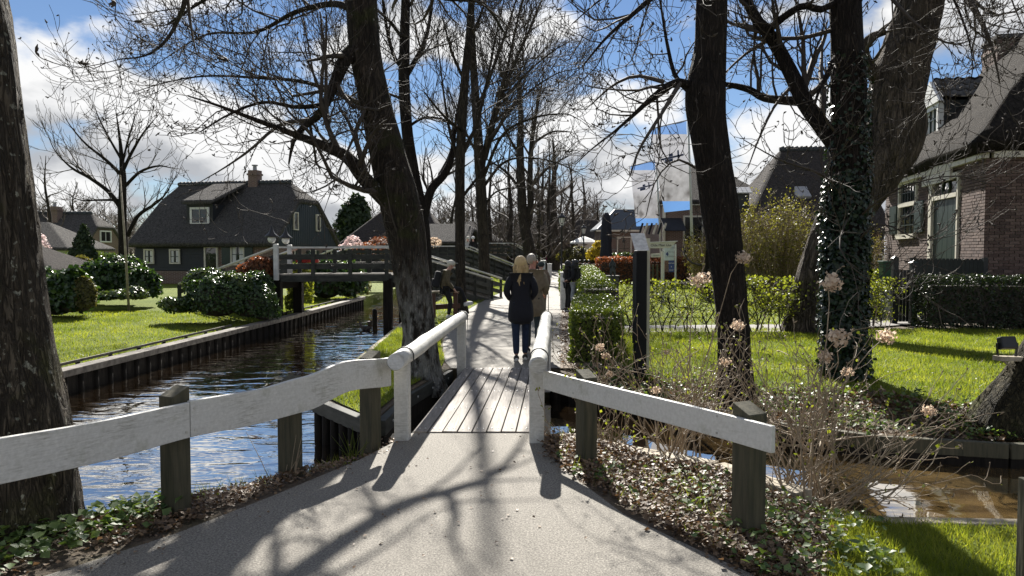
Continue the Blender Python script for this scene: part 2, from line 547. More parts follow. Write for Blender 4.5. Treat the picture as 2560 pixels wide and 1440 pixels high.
    # thatch
    def thatch(name, a, b_, sc=5.0):
        m, t, b = newmat(name)
        v = coords(t, (1, 1, 0.45))
        n1 = noise_(t, v, sc * 2.2, 7.0, 0.78, 0.5); n2 = noise_(t, coords(t), 0.9, 5.0)
        col = mixc(t, n2, ramp(t, n1, [(0.38, a), (0.64, b_)]), ramp(t, n1, [(0.3, tuple(x * 0.6 for x in a)), (0.7, tuple(x * 0.75 for x in b_))]))
        t.links.new(col, b.inputs['Base Color']); b.inputs['Roughness'].default_value = 0.95
        b.inputs['Specular IOR Level'].default_value = 0.15
        bump(t, b, n1, 1.0, 0.16)
        return m
    M['thatch'] = thatch('thatch', (0.028, 0.027, 0.027), (0.17, 0.16, 0.15))
    M['thatch_warm'] = thatch('warm_thatch', (0.010, 0.0085, 0.007), (0.060, 0.050, 0.041), 5.0)
    M['thatch_dark'] = thatch('dark_thatch', (0.03, 0.027, 0.026), (0.10, 0.088, 0.08))
    M['ridge'] = simple('ridge_tile', (0.05, 0.06, 0.068), 0.75, (0.03, 0.035, 0.04), 9)
    M['brick'] = None
    m, t, b = newmat('brick_clay')
    oi = N_(t, 'ShaderNodeNewGeometry')
    oj = N_(t, 'ShaderNodeObjectInfo')
    ad = N_(t, 'ShaderNodeMath', operation='ADD'); fr = N_(t, 'ShaderNodeMath', operation='FRACT')
    t.links.new(oi.outputs['Random Per Island'], ad.inputs[0]); t.links.new(oj.outputs['Random'], ad.inputs[1]); t.links.new(ad.outputs[0], fr.inputs[0])
    col = ramp(t, fr.outputs[0], [(0.0, (0.08, 0.05, 0.043)), (0.3, (0.15, 0.093, 0.076)), (0.7, (0.195, 0.128, 0.106)), (1.0, (0.25, 0.175, 0.145))])
    n = noise_(t, coords(t), 30.0)
    col = mixc(t, n, col, (0.06, 0.042, 0.036))
    t.links.new(col, b.inputs['Base Color']); b.inputs['Roughness'].default_value = 0.9
    bump(t, b, n, 0.5, 0.008)
    M['brick'] = m
    M['mortar'] = simple('lime_mortar', (0.34, 0.31, 0.275), 0.95, (0.24, 0.22, 0.195), 10, bstr=0.4)
    m, t, b = newmat('far_brickwork')
    bt = N_(t, 'ShaderNodeTexBrick')
    bt.inputs['Scale'].default_value = 1.0
    bt.inputs['Brick Width'].default_value = 0.24; bt.inputs['Row Height'].default_value = 0.075; bt.inputs['Mortar Size'].default_value = 0.012
    bt.inputs['Color1'].default_value = (0.15, 0.075, 0.055, 1); bt.inputs['Color2'].default_value = (0.10, 0.055, 0.042, 1); bt.inputs['Mortar'].default_value = (0.25, 0.22, 0.19, 1)
    tcn = N_(t, 'ShaderNodeTexCoord'); sp = N_(t, 'ShaderNodeSeparateXYZ'); cb = N_(t, 'ShaderNodeCombineXYZ'); aa = N_(t, 'ShaderNodeMath', operation='ADD')
    t.links.new(tcn.outputs['Object'], sp.inputs[0]); t.links.new(sp.outputs['X'], aa.inputs[0]); t.links.new(sp.outputs['Y'], aa.inputs[1])
    t.links.new(aa.outputs[0], cb.inputs['X']); t.links.new(sp.outputs['Z'], cb.inputs['Y']); t.links.new(cb.outputs[0], bt.inputs['Vector'])
    t.links.new(bt.outputs['Color'], b.inputs['Base Color']); b.inputs['Roughness'].default_value = 0.9
    M['far_brick'] = m
    M['dark_board'] = simple('black_tarred_board', (0.016, 0.019, 0.022), 0.6, (0.009, 0.011, 0.012), 3.0, (8, 8, 1))
    M['blue_board'] = simple('blue_black_board', (0.018, 0.03, 0.038), 0.6, (0.011, 0.02, 0.026), 3.0, (8, 8, 1))
    M['cream'] = simple('cream_paint', (0.62, 0.58, 0.48), 0.5, (0.5, 0.47, 0.4), 5.0)
    M['white_paint'] = simple('white_joinery_paint', (0.7, 0.7, 0.68), 0.45, (0.58, 0.58, 0.56), 6.0)
    M['plaster'] = simple('white_plaster', (0.62, 0.64, 0.62), 0.8, (0.5, 0.53, 0.52), 3.0)
    M['green_paint'] = simple('dark_green_paint', (0.012, 0.03, 0.024), 0.4, (0.008, 0.02, 0.017), 4.0)
    M['fence_black'] = simple('black_fence_paint', (0.013, 0.017, 0.016), 0.55, (0.008, 0.010, 0.010), 4.0)
    M['bin'] = simple('green_bin_plastic', (0.02, 0.07, 0.035), 0.4, (0.015, 0.055, 0.027), 5.0)
    m, t, b = newmat('window_glass')
    b.inputs['Base Color'].default_value = (0.01, 0.012, 0.014, 1); b.inputs['Roughness'].default_value = 0.05; b.inputs['Specular IOR Level'].default_value = 0.9
    nb = noise_(t, coords(t), 2.5, 2.0); bump(t, b, nb, 0.15, 0.05)
    M['glass'] = m
    M['curtain'] = simple('white_curtain', (0.7, 0.7, 0.68), 0.8, (0.5, 0.5, 0.5), 6.0, (6, 6, 0.5))
    M['tile'] = simple('slate_blue_tile', (0.035, 0.05, 0.07), 0.45, (0.02, 0.03, 0.045), 6.0)
    M['pantile'] = simple('grey_pantile', (0.06, 0.058, 0.055), 0.45, (0.035, 0.034, 0.033), 6.0)
    M['lead'] = simple('lead_sheet', (0.3, 0.31, 0.33), 0.45, (0.22, 0.23, 0.25), 5.0)
    M['black_metal'] = simple('black_lamp_metal', (0.012, 0.012, 0.013), 0.4)
    M['opal'] = simple('opal_lamp_glass', (0.75, 0.75, 0.72), 0.25, (0.66, 0.66, 0.63), 5.0)
    M['pole'] = simple('pole_paint', (0.5, 0.52, 0.48), 0.45, (0.4, 0.42, 0.38), 3.0)
    M['pillar'] = simple('anthracite_metal', (0.009, 0.010, 0.013), 0.6, (0.007, 0.008, 0.010), 3.0, spec=0.2)
    M['zinc'] = simple('scuffed_white_metal', (0.82, 0.82, 0.80), 0.4, (0.5, 0.5, 0.49), 14.0, bstr=0.1)
    M['sign_cream'] = simple('sign_cream_paint', (0.58, 0.57, 0.47), 0.5, (0.5, 0.49, 0.4), 5.0)
    M['ink'] = simple('black_ink', (0.02, 0.02, 0.02), 0.7)
    M['ink_grey'] = simple('grey_ink', (0.25, 0.25, 0.27), 0.8)
    M['ink_blue'] = simple('blue_ink', (0.20, 0.28, 0.46), 0.8, (0.17, 0.25, 0.42))
    M['ink_white'] = simple('white_ink', (0.75, 0.75, 0.75), 0.7)
    M['board_blue'] = simple('blue_board_print', (0.03, 0.06, 0.22), 0.5)
    M['board_white'] = simple('white_board_print', (0.55, 0.62, 0.62), 0.5)
    M['board_brown'] = simple('photo_print', (0.2, 0.1, 0.06), 0.5, (0.06, 0.04, 0.04), 20)
    M['print_blue'] = leafmat('translucent_blue_print', (.07, .10, .20), (.075, .105, .21), .45, .8, (1, 1, 1))
    M['print_grey'] = leafmat('translucent_grey_print', (.09, .09, .10), (.095, .095, .105), .45, .8, (1, 1, 1))
    M['stone_pale'] = simple('pale_grey_print', (0.34, 0.33, 0.33), 0.85, (0.26, 0.25, 0.25), 3.0)
    M['stone'] = simple('grey_plinth_stone', (0.09, 0.09, 0.09), 0.85, (0.06, 0.06, 0.06), 7.0, bstr=0.3)
    M['bronze'] = simple('dark_bronze', (0.05, 0.055, 0.05), 0.45, (0.03, 0.035, 0.03), 9.0, metal=0.6)
    M['canvas_dark'] = simple('dark_parasol_canvas', (0.012, 0.015, 0.024), 0.85, (0.008, 0.010, 0.016), 4)
    M['canvas_white'] = simple('white_parasol_canvas', (0.7, 0.7, 0.68), 0.8)
    M['red'] = simple('red_plastic', (0.42, 0.03, 0.02), 0.5, (0.33, 0.02, 0.015), 5)
    M['duck'] = simple('duck_feather', (0.05, 0.038, 0.03), 0.7, (0.02, 0.016, 0.014), 25)
    # clothes and skin
    for k, c, r in (('skin', (0.52, 0.30, 0.22), 0.5), ('skin_red', (0.48, 0.22, 0.16), 0.5), ('navy', (0.006, 0.007, 0.014), 0.9), ('jeans', (0.012, 0.024, 0.06), 0.9), ('jeans_grey', (0.03, 0.045, 0.055), 0.9),
                    ('taupe', (0.20, 0.165, 0.12), 0.9), ('tan', (0.20, 0.15, 0.115), 0.9), ('olive_cloth', (0.10, 0.08, 0.045), 0.9), ('black_cloth', (0.008, 0.008, 0.010), 0.85),
                    ('pale_denim', (0.33, 0.37, 0.40), 0.9), ('magenta', (0.22, 0.015, 0.10), 0.85), ('red_cloth', (0.35, 0.02, 0.03), 0.85), ('khaki', (0.22, 0.19, 0.13), 0.9), ('white_cloth', (0.66, 0.67, 0.68), 0.8),
                    ('cap', (0.6, 0.58, 0.5), 0.8), ('teal_cloth', (0.03, 0.045, 0.045), 0.9), ('blond', (0.50, 0.36, 0.17), 0.55), ('grey_hair', (0.38, 0.34, 0.29), 0.6), ('dark_hair', (0.008, 0.007, 0.007), 0.4),
                    ('shoe_dark', (0.015, 0.015, 0.016), 0.6), ('shoe_white', (0.65, 0.65, 0.63), 0.6)):
        M[k] = simple(k + '_surface', c, r, tuple(x * 0.7 for x in c), 18.0, (4, 4, 1) if 'hair' in k or k == 'blond' else (1, 1, 1), 0.25, 0.006)
    M['blond_strands'] = leafmat('blond_hair', (0.30, 0.20, 0.09), (0.62, 0.47, 0.25), 0.15, 0.45, (1.2, 1.1, .8))
    # water
    def water(name, base, sc, dist, ior):
        m, t, b = newmat(name)
        n0 = noise_(t, coords(t), 0.8, 4.0)
        col = ramp(t, n0, [(0.3, tuple(x * 0.6 for x in base)), (0.7, base)])
        sx = N_(t, 'ShaderNodeSeparateXYZ'); t.links.new(coords(t), sx.inputs[0])
        mr = N_(t, 'ShaderNodeMapRange'); t.links.new(sx.outputs['X'], mr.inputs[0])     # the side ditch is shallow over a sandy bed
        mr.inputs[1].default_value = 1.6; mr.inputs[2].default_value = 3.2
        nb = noise_(t, coords(t, (1.0, 2.2, 1)), 1.6, 5.0)
        col = mixc(t, mr.outputs[0], col, ramp(t, nb, [(0.35, (0.055, 0.035, 0.014)), (0.65, (0.19, 0.125, 0.05))]))
        t.links.new(col, b.inputs['Base Color'])
        b.inputs['Roughness'].default_value = 0.02
        b.inputs['IOR'].default_value = 1.33
        a = noise_(t, coords(t, (0.75, 1.5, 1)), sc, 2.0, 0.4, 0.8)
        c = noise_(t, coords(t, (0.8, 1.7, 1)), sc * 3.6, 2.0, 0.5, 0.4)
        ml = N_(t, 'ShaderNodeMath', operation='MULTIPLY_ADD')
        t.links.new(c, ml.inputs[0]); ml.inputs[1].default_value = 0.13; t.links.new(a, ml.inputs[2])
        mv = N_(t, 'ShaderNodeMapRange'); t.links.new(sx.outputs['X'], mv.inputs[0])     # the ditch lies stiller than the canal
        mv.inputs[1].default_value = -1.2; mv.inputs[2].default_value = 0.2; mv.inputs[3].default_value = 1.0; mv.inputs[4].default_value = 0.10
        mm = N_(t, 'ShaderNodeMath', operation='MULTIPLY'); t.links.new(ml.outputs[0], mm.inputs[0]); t.links.new(mv.outputs[0], mm.inputs[1])
        bump(t, b, mm.outputs[0], 1.0, dist)
        nrm = b.inputs['Normal'].links[0].from_socket
        lw = N_(t, 'ShaderNodeLayerWeight'); lw.inputs['Blend'].default_value = 0.5; t.links.new(nrm, lw.inputs['Normal'])
        gl = N_(t, 'ShaderNodeBsdfGlossy'); gl.inputs['Roughness'].default_value = 0.02; t.links.new(nrm, gl.inputs['Normal']); gl.inputs['Color'].default_value = (1.0, 0.97, 0.91, 1)
        pw = N_(t, 'ShaderNodeMath', operation='POWER'); t.links.new(lw.outputs['Facing'], pw.inputs[0]); pw.inputs[1].default_value = 1.7
        ms = N_(t, 'ShaderNodeMixShader'); t.links.new(pw.outputs[0], ms.inputs[0]); t.links.new(b.outputs[0], ms.inputs[1]); t.links.new(gl.outputs[0], ms.inputs[2])
        t.links.new(ms.outputs[0], t.nodes['Material Output'].inputs[0])
        return m
    M['water'] = water('canal_water_surface', (0.026, 0.016, 0.008), 1.6, 0.026, 2.6)
build_materials()

# ------------------------------------------------------------------ the setting: ground, water, paths
WZ = -0.45
def sm(a, b, x):
    t = min(1.0, max(0.0, (x - a) / (b - a)))
    return t * t * (3 - 2 * t)
def segdist(p, line):
    best = 1e9
    for (x0, y0), (x1, y1) in zip(line, line[1:]):
        dx, dy = x1 - x0, y1 - y0
        t = max(0, min(1, ((p[0] - x0) * dx + (p[1] - y0) * dy) / (dx * dx + dy * dy + 1e-9)))
        best = min(best, math.hypot(p[0] - x0 - t * dx, p[1] - y0 - t * dy))
    return best
NEAR_EDGE = [(-60, 2.5), (-9, 3.2), (-5, 4.7), (-3.75, 5.45), (-2.98, 5.35), (-2.42, 5.92), (-1.95, 6.42), (-1.42, 7.0), (-1.28, 7.25), (-1.08, 7.62), (0.32, 7.62), (1.0, 7.15), (1.75, 6.62), (2.22, 5.85), (2.75, 5.72), (4, 5.66), (9, 5.5), (60, 5.3)]
FAR_EDGE = [(6, 260), (1.0, 120), (-1.8, 70), (-2.7, 40), (-2.8, 18), (-2.5, 10), (-2.36, 9.35), (-1.5, 8.15), (-1.44, 8.9), (-1.36, 9.9), (-0.98, 11.95), (0.62, 11.95), (1.3, 11.2), (2.1, 10.2), (3.0, 9.15), (4.0, 8.4), (5.2, 8.05), (9, 7.75), (60, 7.4)]
LEFT_EDGE = [(-60, 4.5), (-12, 5.8), (-8.0, 7.0), (-7.25, 9.0), (-7.12, 11.9), (-6.6, 22), (-6.3, 32.5), (-6.0, 60), (-3.6, 120), (1.5, 260)]
DITCH_FAR = FAR_EDGE[12:]
def z_far(x, y):
    z = 0.0
    if x > 0.9 and y < 14:
        z -= 0.27 * (1 - sm(0.05, 1.9, segdist((x, y), DITCH_FAR))) * sm(0.9, 1.6, x)
    return z
def z_near(x, y):
    z = -0.20 * sm(1.45, 3.0, x) - 0.06 * sm(0.55, 1.5, x) * sm(5.0, 6.5, y)
    if x < 0:
        z -= 0.10 * (1 - sm(0.0, 0.4, segdist((x, y), NEAR_EDGE[2:9])))
    return z + 0.02 * mnoise.noise(Vector((x * 2.5, y * 2.5, 0.3))) * (1 - sm(-2.2, -0.6, x) * (1 - sm(0.5, 1.6, x)) * 0.95)
def z_left(x, y):
    return -0.10 + 0.28 * sm(-7.5, -14, x) if False else -0.10 + 0.12 * sm(7.6, 12.0, -x)
def inpoly(x, y, poly):
    c = False
    n = len(poly)
    for i in range(n):
        x0, y0 = poly[i]
        x1, y1 = poly[i - 1]
        if (y0 > y) != (y1 > y) and x < (x1 - x0) * (y - y0) / (y1 - y0) + x0:
            c = not c
    return c
def sheet(name, poly, zf, step=None, box=None, mat=None, off=0.0, parent=None, skirt=None):
    """polygon triangulated over a grid of points, each at its ground height"""
    vs = [Vector((x, y)) for x, y in poly]
    n = len(vs)
    ed = [(i, (i + 1) % n) for i in range(n)]
    if step:
        x0, y0, x1, y1 = box
        x = x0
        rr = random.Random(3)
        while x < x1:
            y = y0
            while y < y1:
                px, py = x + rr.uniform(-.2, .2) * step, y + rr.uniform(-.2, .2) * step
                if inpoly(px, py, poly) and segdist((px, py), poly + [poly[0]]) > step * 0.4:
                    vs.append(Vector((px, py)))
                y += step
            x += step
    ov, oe, of, *_ = delaunay_2d_cdt(vs, ed, [], 1, 1e-4)
    V = [(p.x, p.y, zf(p.x, p.y) + off) for p in ov]
    mb = MB().add(V, [tuple(f) for f in of])
    if skirt:
        for (a, b) in zip(skirt, skirt[1:]):
            za, zb = zf(*a) + off, zf(*b) + off
            mb.quad((a[0], a[1], za), (b[0], b[1], zb), (b[0], b[1], -1.2), (a[0], a[1], -1.2))
    return mb.build(name, mat, parent)
def polyof(pts):
    return [(p.x, p.y) for p in pts]

near_poly = NEAR_EDGE + [(300, 5.0), (300, -200), (-300, -200), (-300, 2.5)]
g = sheet('ground_near', near_poly, z_near, 0.3, (-6, 1.5, 7, 7.7), M['soil'], skirt=NEAR_EDGE); tag(g, kind='structure')
far_poly = FAR_EDGE + [(500, 7.4), (500, 900), (30, 900)]
g = sheet('ground_far', far_poly, z_far, 0.45, (-2.8, 8, 10, 16), M['soil'], skirt=FAR_EDGE); tag(g, kind='structure')
left_poly = LEFT_EDGE + [(20, 900), (-500, 900), (-500, 4.5)]
g = sheet('ground_left', left_poly, z_left, 1.0, (-16, 7, -6, 34), M['lawn'], skirt=LEFT_EDGE); tag(g, kind='structure')
mb = MB().quad((-80, -30, WZ), (80, -30, WZ), (80, 300, WZ), (-80, 300, WZ))
tag(mb.build('canal_water', M['water']), kind='structure')
# earth below everything, so that nothing shows through at the horizon
mb = MB().quad((-900, -300, -1.25), (900, -300, -1.25), (900, 1500, -1.25), (-900, 1500, -1.25))
tag(mb.build('ground_bed', M['soil']), kind='structure')

# path
pn = [(-4.6, 1.5), (-3.3, 3.3), (-2.5, 4.33)] + polyof([gp(440, 1338), gp(690, 1240), gp(900, 1152)]) + [(-1.0, 7.60), (0.2, 7.60)] + polyof([gp(1375, 1140), gp(1440, 1200), gp(1560, 1290), gp(1730, 1372), gp(1880, 1440)]) + [(1.75, 3.3), (2.3, 1.5)]
zp = lambda x, y: 0.012
g = sheet('path', pn, zp, 0.5, (-4, 1.5, 2, 7.6), M['asphalt']); tag(g, kind='structure')
lp = [(-0.95, 11.95), (-1.12, 12.75), (-1.38, 15.3), (-1.5, 18.5), (-1.55, 22), (-1.2, 27), (-0.9, 31), (0.1, 40), (1.0, 51), (2.9, 80), (5.2, 110), (14, 260)]
rp = [(22, 260), (9.0, 124), (5.6, 76), (3.9, 52), (2.3, 35), (1.55, 24), (1.1, 18), (0.92, 14.5), (0.75, 11.95)]
g = sheet('path', lp + rp, zp, None, None, M['asphalt']); tag(g, kind='structure')
dirt = [(0.75, 11.98), (0.92, 14.5), (1.1, 18), (1.55, 24), (2.3, 35), (3.9, 52), (4.4, 52), (2.9, 35), (2.1, 24), (1.6, 18), (1.5, 13), (1.4, 11.98)]
g = sheet('dirt_verge', dirt, lambda x, y: 0.006, None, None, M['dirt']); tag(g, kind='structure')
gpath = polyof([gp(1560, 834), gp(2040, 832), gp(2290, 812), gp(2420, 800), gp(2420, 780), gp(2230, 795), gp(2040, 813), gp(1560, 817)])
g = sheet('garden_path', gpath, lambda x, y: 0.03, None, None, M['paving']); tag(g, kind='structure')
# lawns (sheets just above the soil)
lawn_front = [(1.75, 12.6), (2.0, 11.8), (2.7, 11.0), (3.5, 10.3), (4.4, 9.9), (5.4, 9.3), (7.5, 9.0), (14, 8.9), (14, 17.5), (9.5, 18.0), (6.5, 18.0), (2.4, 18.0)]
g = sheet('lawn', lawn_front, z_far, 0.45, (1.5, 8.5, 10, 16), M['lawn'], 0.02); tag(g, kind='structure')
lawn_back = [(2.4, 18.9), (6.5, 18.9), (13, 20.5), (15, 45), (4.6, 46), (4.0, 40), (3.0, 24)]
g = sheet('lawn', lawn_back, z_far, None, None, M['lawn'], 0.02); tag(g, kind='structure')
tongue = [(-2.7, 18), (-2.42, 10), (-2.3, 9.5), (-1.55, 8.35), (-1.5, 9.0), (-1.42, 9.95), (-1.1, 11.9), (-1.12, 12.75), (-1.42, 15.3), (-1.55, 18.5)]
g = sheet('lawn', tongue, z_far, 0.5, (-2.7, 8.3, -1.1, 18), M['lawn'], 0.02); tag(g, kind='structure')
verge = [(-2.75, 19.0), (-1.6, 19.0), (-1.55, 22), (-1.2, 27), (-0.9, 31), (0.1, 40), (1.0, 51), (2.9, 80), (0.5, 110), (-1.7, 70), (-2.65, 40)]
g = sheet('lawn', verge, z_far, None, None, M['lawn'], 0.02); tag(g, kind='structure')
corner = [(2.2, 5.6), (2.75, 5.6), (4, 5.55), (9, 5.4), (9, 2), (1.9, 2), (1.7, 4.2), (2.1, 5.0)]
g = sheet('lawn', corner, z_near, 0.3, (1.7, 2, 7, 5.6), M['lawn'], 0.02); tag(g, kind='structure')

# grass blades
def blades(name, poly, zf, dens, h, wd, seed, label, off=0.02, mat='blade', edge=None):
    rng = np.random.default_rng(seed)
    xs = [p[0] for p in poly]; ys = [p[1] for p in poly]
    area = (max(xs) - min(xs)) * (max(ys) - min(ys))
    n = int(area * dens)
    X = rng.uniform(min(xs), max(xs), n); Y = rng.uniform(min(ys), max(ys), n)
    ins = np.zeros(n, bool)
    for i in range(len(poly)):
        x0, y0 = poly[i]; x1, y1 = poly[i - 1]
        if y0 == y1: continue
        c = ((y0 > Y) != (y1 > Y)) & (X < (x1 - x0) * (Y - y0) / (y1 - y0) + x0)
        ins ^= c
    P = np.stack([X, Y, np.zeros(n)], 1)[ins]
    P = P[inview(P, 0.12)]
    for p in P:
        p[2] = zf(p[0], p[1]) + off - 0.004
    n = len(P)
    cl = np.array([mnoise.noise(Vector((p[0] * 1.3, p[1] * 1.3, 7.0))) for p in P])
    H = h * (0.55 + 0.9 * rng.random(n)) * (1 + 0.5 * cl)
    a = rng.uniform(0, 2 * np.pi, n)
    lean = rng.normal(0, 0.45, (n, 2))
    dx, dy = np.cos(a) * wd / 2, np.sin(a) * wd / 2
    V = np.zeros((n, 3, 3))
    V[:, 0] = P - np.stack([dx, dy, 0 * dx], 1)
    V[:, 1] = P + np.stack([dx, dy, 0 * dx], 1)
    V[:, 2] = P + np.stack([lean[:, 0] * H, lean[:, 1] * H, H], 1)
    o = mesh_np(name, V.reshape(-1, 3), np.arange(n * 3).reshape(n, 3), M[mat])
    tag(o, label, 'grass', kind='stuff')
    return o
blades('grass', lawn_front, z_far, 900, 0.055, 0.012, 1, 'mown lawn grass in the garden behind the ditch')
blades('grass', [(-7.36, 11), (-6.80, 22), (-6.5, 33), (-12, 33), (-9, 24), (-14, 23), (-14, 11)], z_left, 420, 0.05, 0.016, 2, 'bright lawn grass on the far bank of the canal', 0.0)
blades('grass', tongue, z_far, 1300, 0.06, 0.01, 3, 'rough grass on the bank around the leaning tree')
blades('grass', verge, z_far, 130, 0.07, 0.02, 4, 'grass strip between the canal and the path')
blades('grass', lawn_back, z_far, 130, 0.06, 0.022, 5, 'lawn grass behind the low thin hedge')
blades('grass', corner, z_near, 3200, 0.065, 0.007, 6, 'fresh grass on the near bank of the brown ditch')
slope = [(0.9, 11.9), (1.4, 11.2), (2.15, 10.3), (3.05, 9.3), (4.0, 8.5), (5.2, 8.2), (9, 7.9), (9, 9.2), (5.4, 9.4), (4.4, 10), (3.5, 10.4), (2.7, 11.1), (2.0, 11.9), (1.6, 12.6)]

def clusters(name, poly, zf, n, size, mat, seed, label, cat, flat=0.35, off=0.02, height=0.05, per=1, spread=0.05):
    """leaves lying on or just above the ground, in clumps"""
    rng = np.random.default_rng(seed)
    xs = [p[0] for p in poly]; ys = [p[1] for p in poly]
    out_ = []
    while len(out_) < n:
        x, y = rng.uniform(min(xs), max(xs)), rng.uniform(min(ys), max(ys))
        if not inpoly(x, y, poly): continue
        if mnoise.noise(Vector((x * 1.4, y * 1.4, seed * 3.1))) < rng.uniform(-0.6, 0.25): continue
        out_.append((x, y))
    P = np.array(out_).repeat(per, axis=0)
    P = P + rng.normal(0, spread, P.shape)
    Z = np.array([zf(x, y) for x, y in P]) + off + rng.random(len(P)) * height
    P3 = np.column_stack([P, Z])
    k = inview(P3, 0.05)
    P3 = P3[k]
    Nn = rng.normal(0, flat, P3.shape); Nn[:, 2] = 1.0
    o = leaves(name, P3, Nn, size, M[mat], None, rng, 0.5)
    return tag(o, label, cat, kind='stuff')
near_right = [(0.3, 7.5), (1.0, 7.05), (1.7, 6.5), (2.15, 5.8), (2.3, 5.6), (2.05, 5.0), (1.7, 4.2), (1.45, 4.0), (1.2, 4.6), (0.85, 5.35), (0.55, 6.1), (0.35, 6.7)]
near_left = [(-3.9, 3.0), (-3.8, 5.35), (-3.0, 5.3), (-2.45, 5.85), (-1.97, 6.36), (-1.45, 6.95), (-1.3, 7.2), (-1.12, 7.5), (-1.12, 7.1), (-1.35, 6.65), (-1.8, 5.75), (-2.2, 4.95), (-2.6, 4.3), (-3.4, 3.2)]
clusters('fallen_leaves', near_right, z_near, 17000, 0.034, 'litter', 11, 'brown fallen leaves under the hydrangea beside the path', 'leaf litter', 0.5, 0.01, 0.05)
clusters('fallen_leaves', near_left, z_near, 9000, 0.032, 'litter', 12, 'dry fallen leaves along the bank under the wavy fence', 'leaf litter', 0.5, 0.01, 0.05)
clusters('ground_cover', near_right, z_near, 95, 0.042, 'cover', 13, 'green ground elder shoots under the straight fence board', 'plants', 0.45, 0.04, 0.06, 5, 0.05)
clusters('ground_cover', [(1.3, 4.0), (1.5, 5.2), (2.1, 5.7), (2.7, 5.5), (2.3, 4.6), (2.0, 3.9)], z_near, 110, 0.045, 'cover', 14, 'green leafy ground plants at the foot of the end fence post', 'plants', 0.45, 0.04, 0.08, 5, 0.05)
clusters('ground_cover', [(-3.6, 3.6), (-3.3, 5.0), (-2.5, 5.55), (-2.3, 5.3), (-2.5, 4.6), (-2.9, 4.0)], z_near, 150, 0.06, 'cover', 15, 'ground elder leaves at the foot of the lichened trunk', 'plants', 0.45, 0.05, 0.08, 6, 0.06)
clusters('ivy', slope, z_far, 700, 0.055, 'cover', 16, 'ivy and low leaves covering the sloping ditch bank', 'plants', 0.6, 0.03, 0.10, 5, 0.09)
clusters('fallen_leaves', slope, z_far, 6500, 0.055, 'litter', 17, 'brown leaves lying on the sloping ditch bank', 'leaf litter', 0.6, 0.02, 0.05)
clusters('fallen_leaves', dirt, z_far, 2500, 0.06, 'litter', 18, 'leaf crumbs on the dirt verge beside the boxwood hedge', 'leaf litter', 0.4, 0.012, 0.02)
blades('grass', [(-3.2, 5.0), (-3.0, 5.25), (-1.3, 7.2), (-1.2, 7.0), (-2.4, 5.5)], z_near, 700, 0.10, 0.007, 7, 'thin grass tufts along the near canal edge', 0.0)
blades('grass', near_right, z_near, 160, 0.09, 0.007, 8, 'sparse grass blades among the leaves by the ditch', 0.0)

clusters('fallen_leaves', lawn_front, z_far, 700, 0.035, 'litter', 19, 'scattered dead leaves on the sunlit garden lawn', 'leaf litter', 0.5, 0.03, 0.02)
rng = np.random.default_rng(77)
P = []
for i in range(760):
    e = rng.random() < .85
    if e: a, b = ((-2.5, 4.33), (-1.05, 7.55)) if rng.random() < .5 else ((0.2, 7.6), (1.45, 4.2))
    else: a, b = (rng.uniform(-2, .9), rng.uniform(4.2, 7.4)), (rng.uniform(-1.2, .3), rng.uniform(4.2, 7.4))
    f = rng.random(); q = np.array(a) * (1 - f) + np.array(b) * f + rng.normal(0, .11 if e else .05, 2)
    if inpoly(q[0], q[1], pn) or rng.random() < .3: P.append((q[0], q[1], .02))
P = np.array(P); Nn = rng.normal(0, .35, P.shape); Nn[:, 2] = 1
tag(leaves('path_crumbs', P, Nn, .02, M['litter'], None, rng, .7), 'leaf crumbs and grit scattered on the asphalt path', 'leaf litter', kind='stuff')
# small twigs lying about
rng = np.random.default_rng(5)
mb = MB()
for i in range(140):
    poly = near_right if i % 3 else near_left
    while True:
        x, y = rng.uniform(-3.6, 2.2), rng.uniform(3.5, 7.4)
        if inpoly(x, y, poly): break
    a = rng.uniform(0, math.pi); l = rng.uniform(.05, .22)
    z = z_near(x, y) + 0.03
    mb.tube([(x, y, z), (x + math.cos(a) * l, y + math.sin(a) * l, z + rng.uniform(-.01, .04))], 0.0035, 4, False)
tag(mb.build('dead_twigs', M['twig_pale']), 'thin dead twigs lying in the leaves by the path', 'twigs', kind='stuff')

# ------------------------------------------------------------------ bank revetments
def revetment(label, line, ztop, cap=(0.22, 0.1), seglen=3.0, pile=None, board_h=0.0, boardmat='beam', side=1, group='timber bank edging'):
    """cap beams on piles along a polyline; side=+1 puts the face on the left of the line"""
    t = thing('timber_revetment', label, 'bank edging', (line[0][0], line[0][1], ztop), group)
    for (a, b) in zip(line, line[1:]):
        A, B = Vector((a[0], a[1], ztop)), Vector((b[0], b[1], ztop))
        d = B - A; L = d.length; d.normalize()
        nrm = Vector((-d.y, d.x, 0)) * side
        k = max(1, round(L / seglen))
        for i in range(k):
            p, q = A + d * (L * i / k + 0.006), A + d * (L * (i + 1) / k - 0.006)
            MB().beam(p + nrm * 0.02, q + nrm * 0.02, cap[0], cap[1]).build('cap_beam', M[boardmat], t, bevel=0.008)
            if board_h:
                z = ztop - cap[1] / 2 - board_h / 2
                MB().beam(p + nrm * 0.03 + Vector((0, 0, z - ztop)), q + nrm * 0.03 + Vector((0, 0, z - ztop)), 0.05, board_h).build('face_board', M['pile'], t)
        if pile:
            m = max(1, int(L / pile[0]))
            for i in range(m):
                p = A + d * ((i + 0.5) * L / m) + nrm * 0.045
                MB().tube([(p.x, p.y, -1.0), (p.x, p.y, ztop - cap[1] / 2 + 0.01)], pile[1], 8).build('pile', M['pile'], t, True)
    return t
revetment('long grey timber edging of the lawn across the canal', [(-7.25, 9.0), (-7.12, 11.9), (-6.6, 22), (-6.3, 32.5)], -0.09, (0.26, 0.11), 3.4, (0.42, 0.062), 0.5, 'beam', -1)
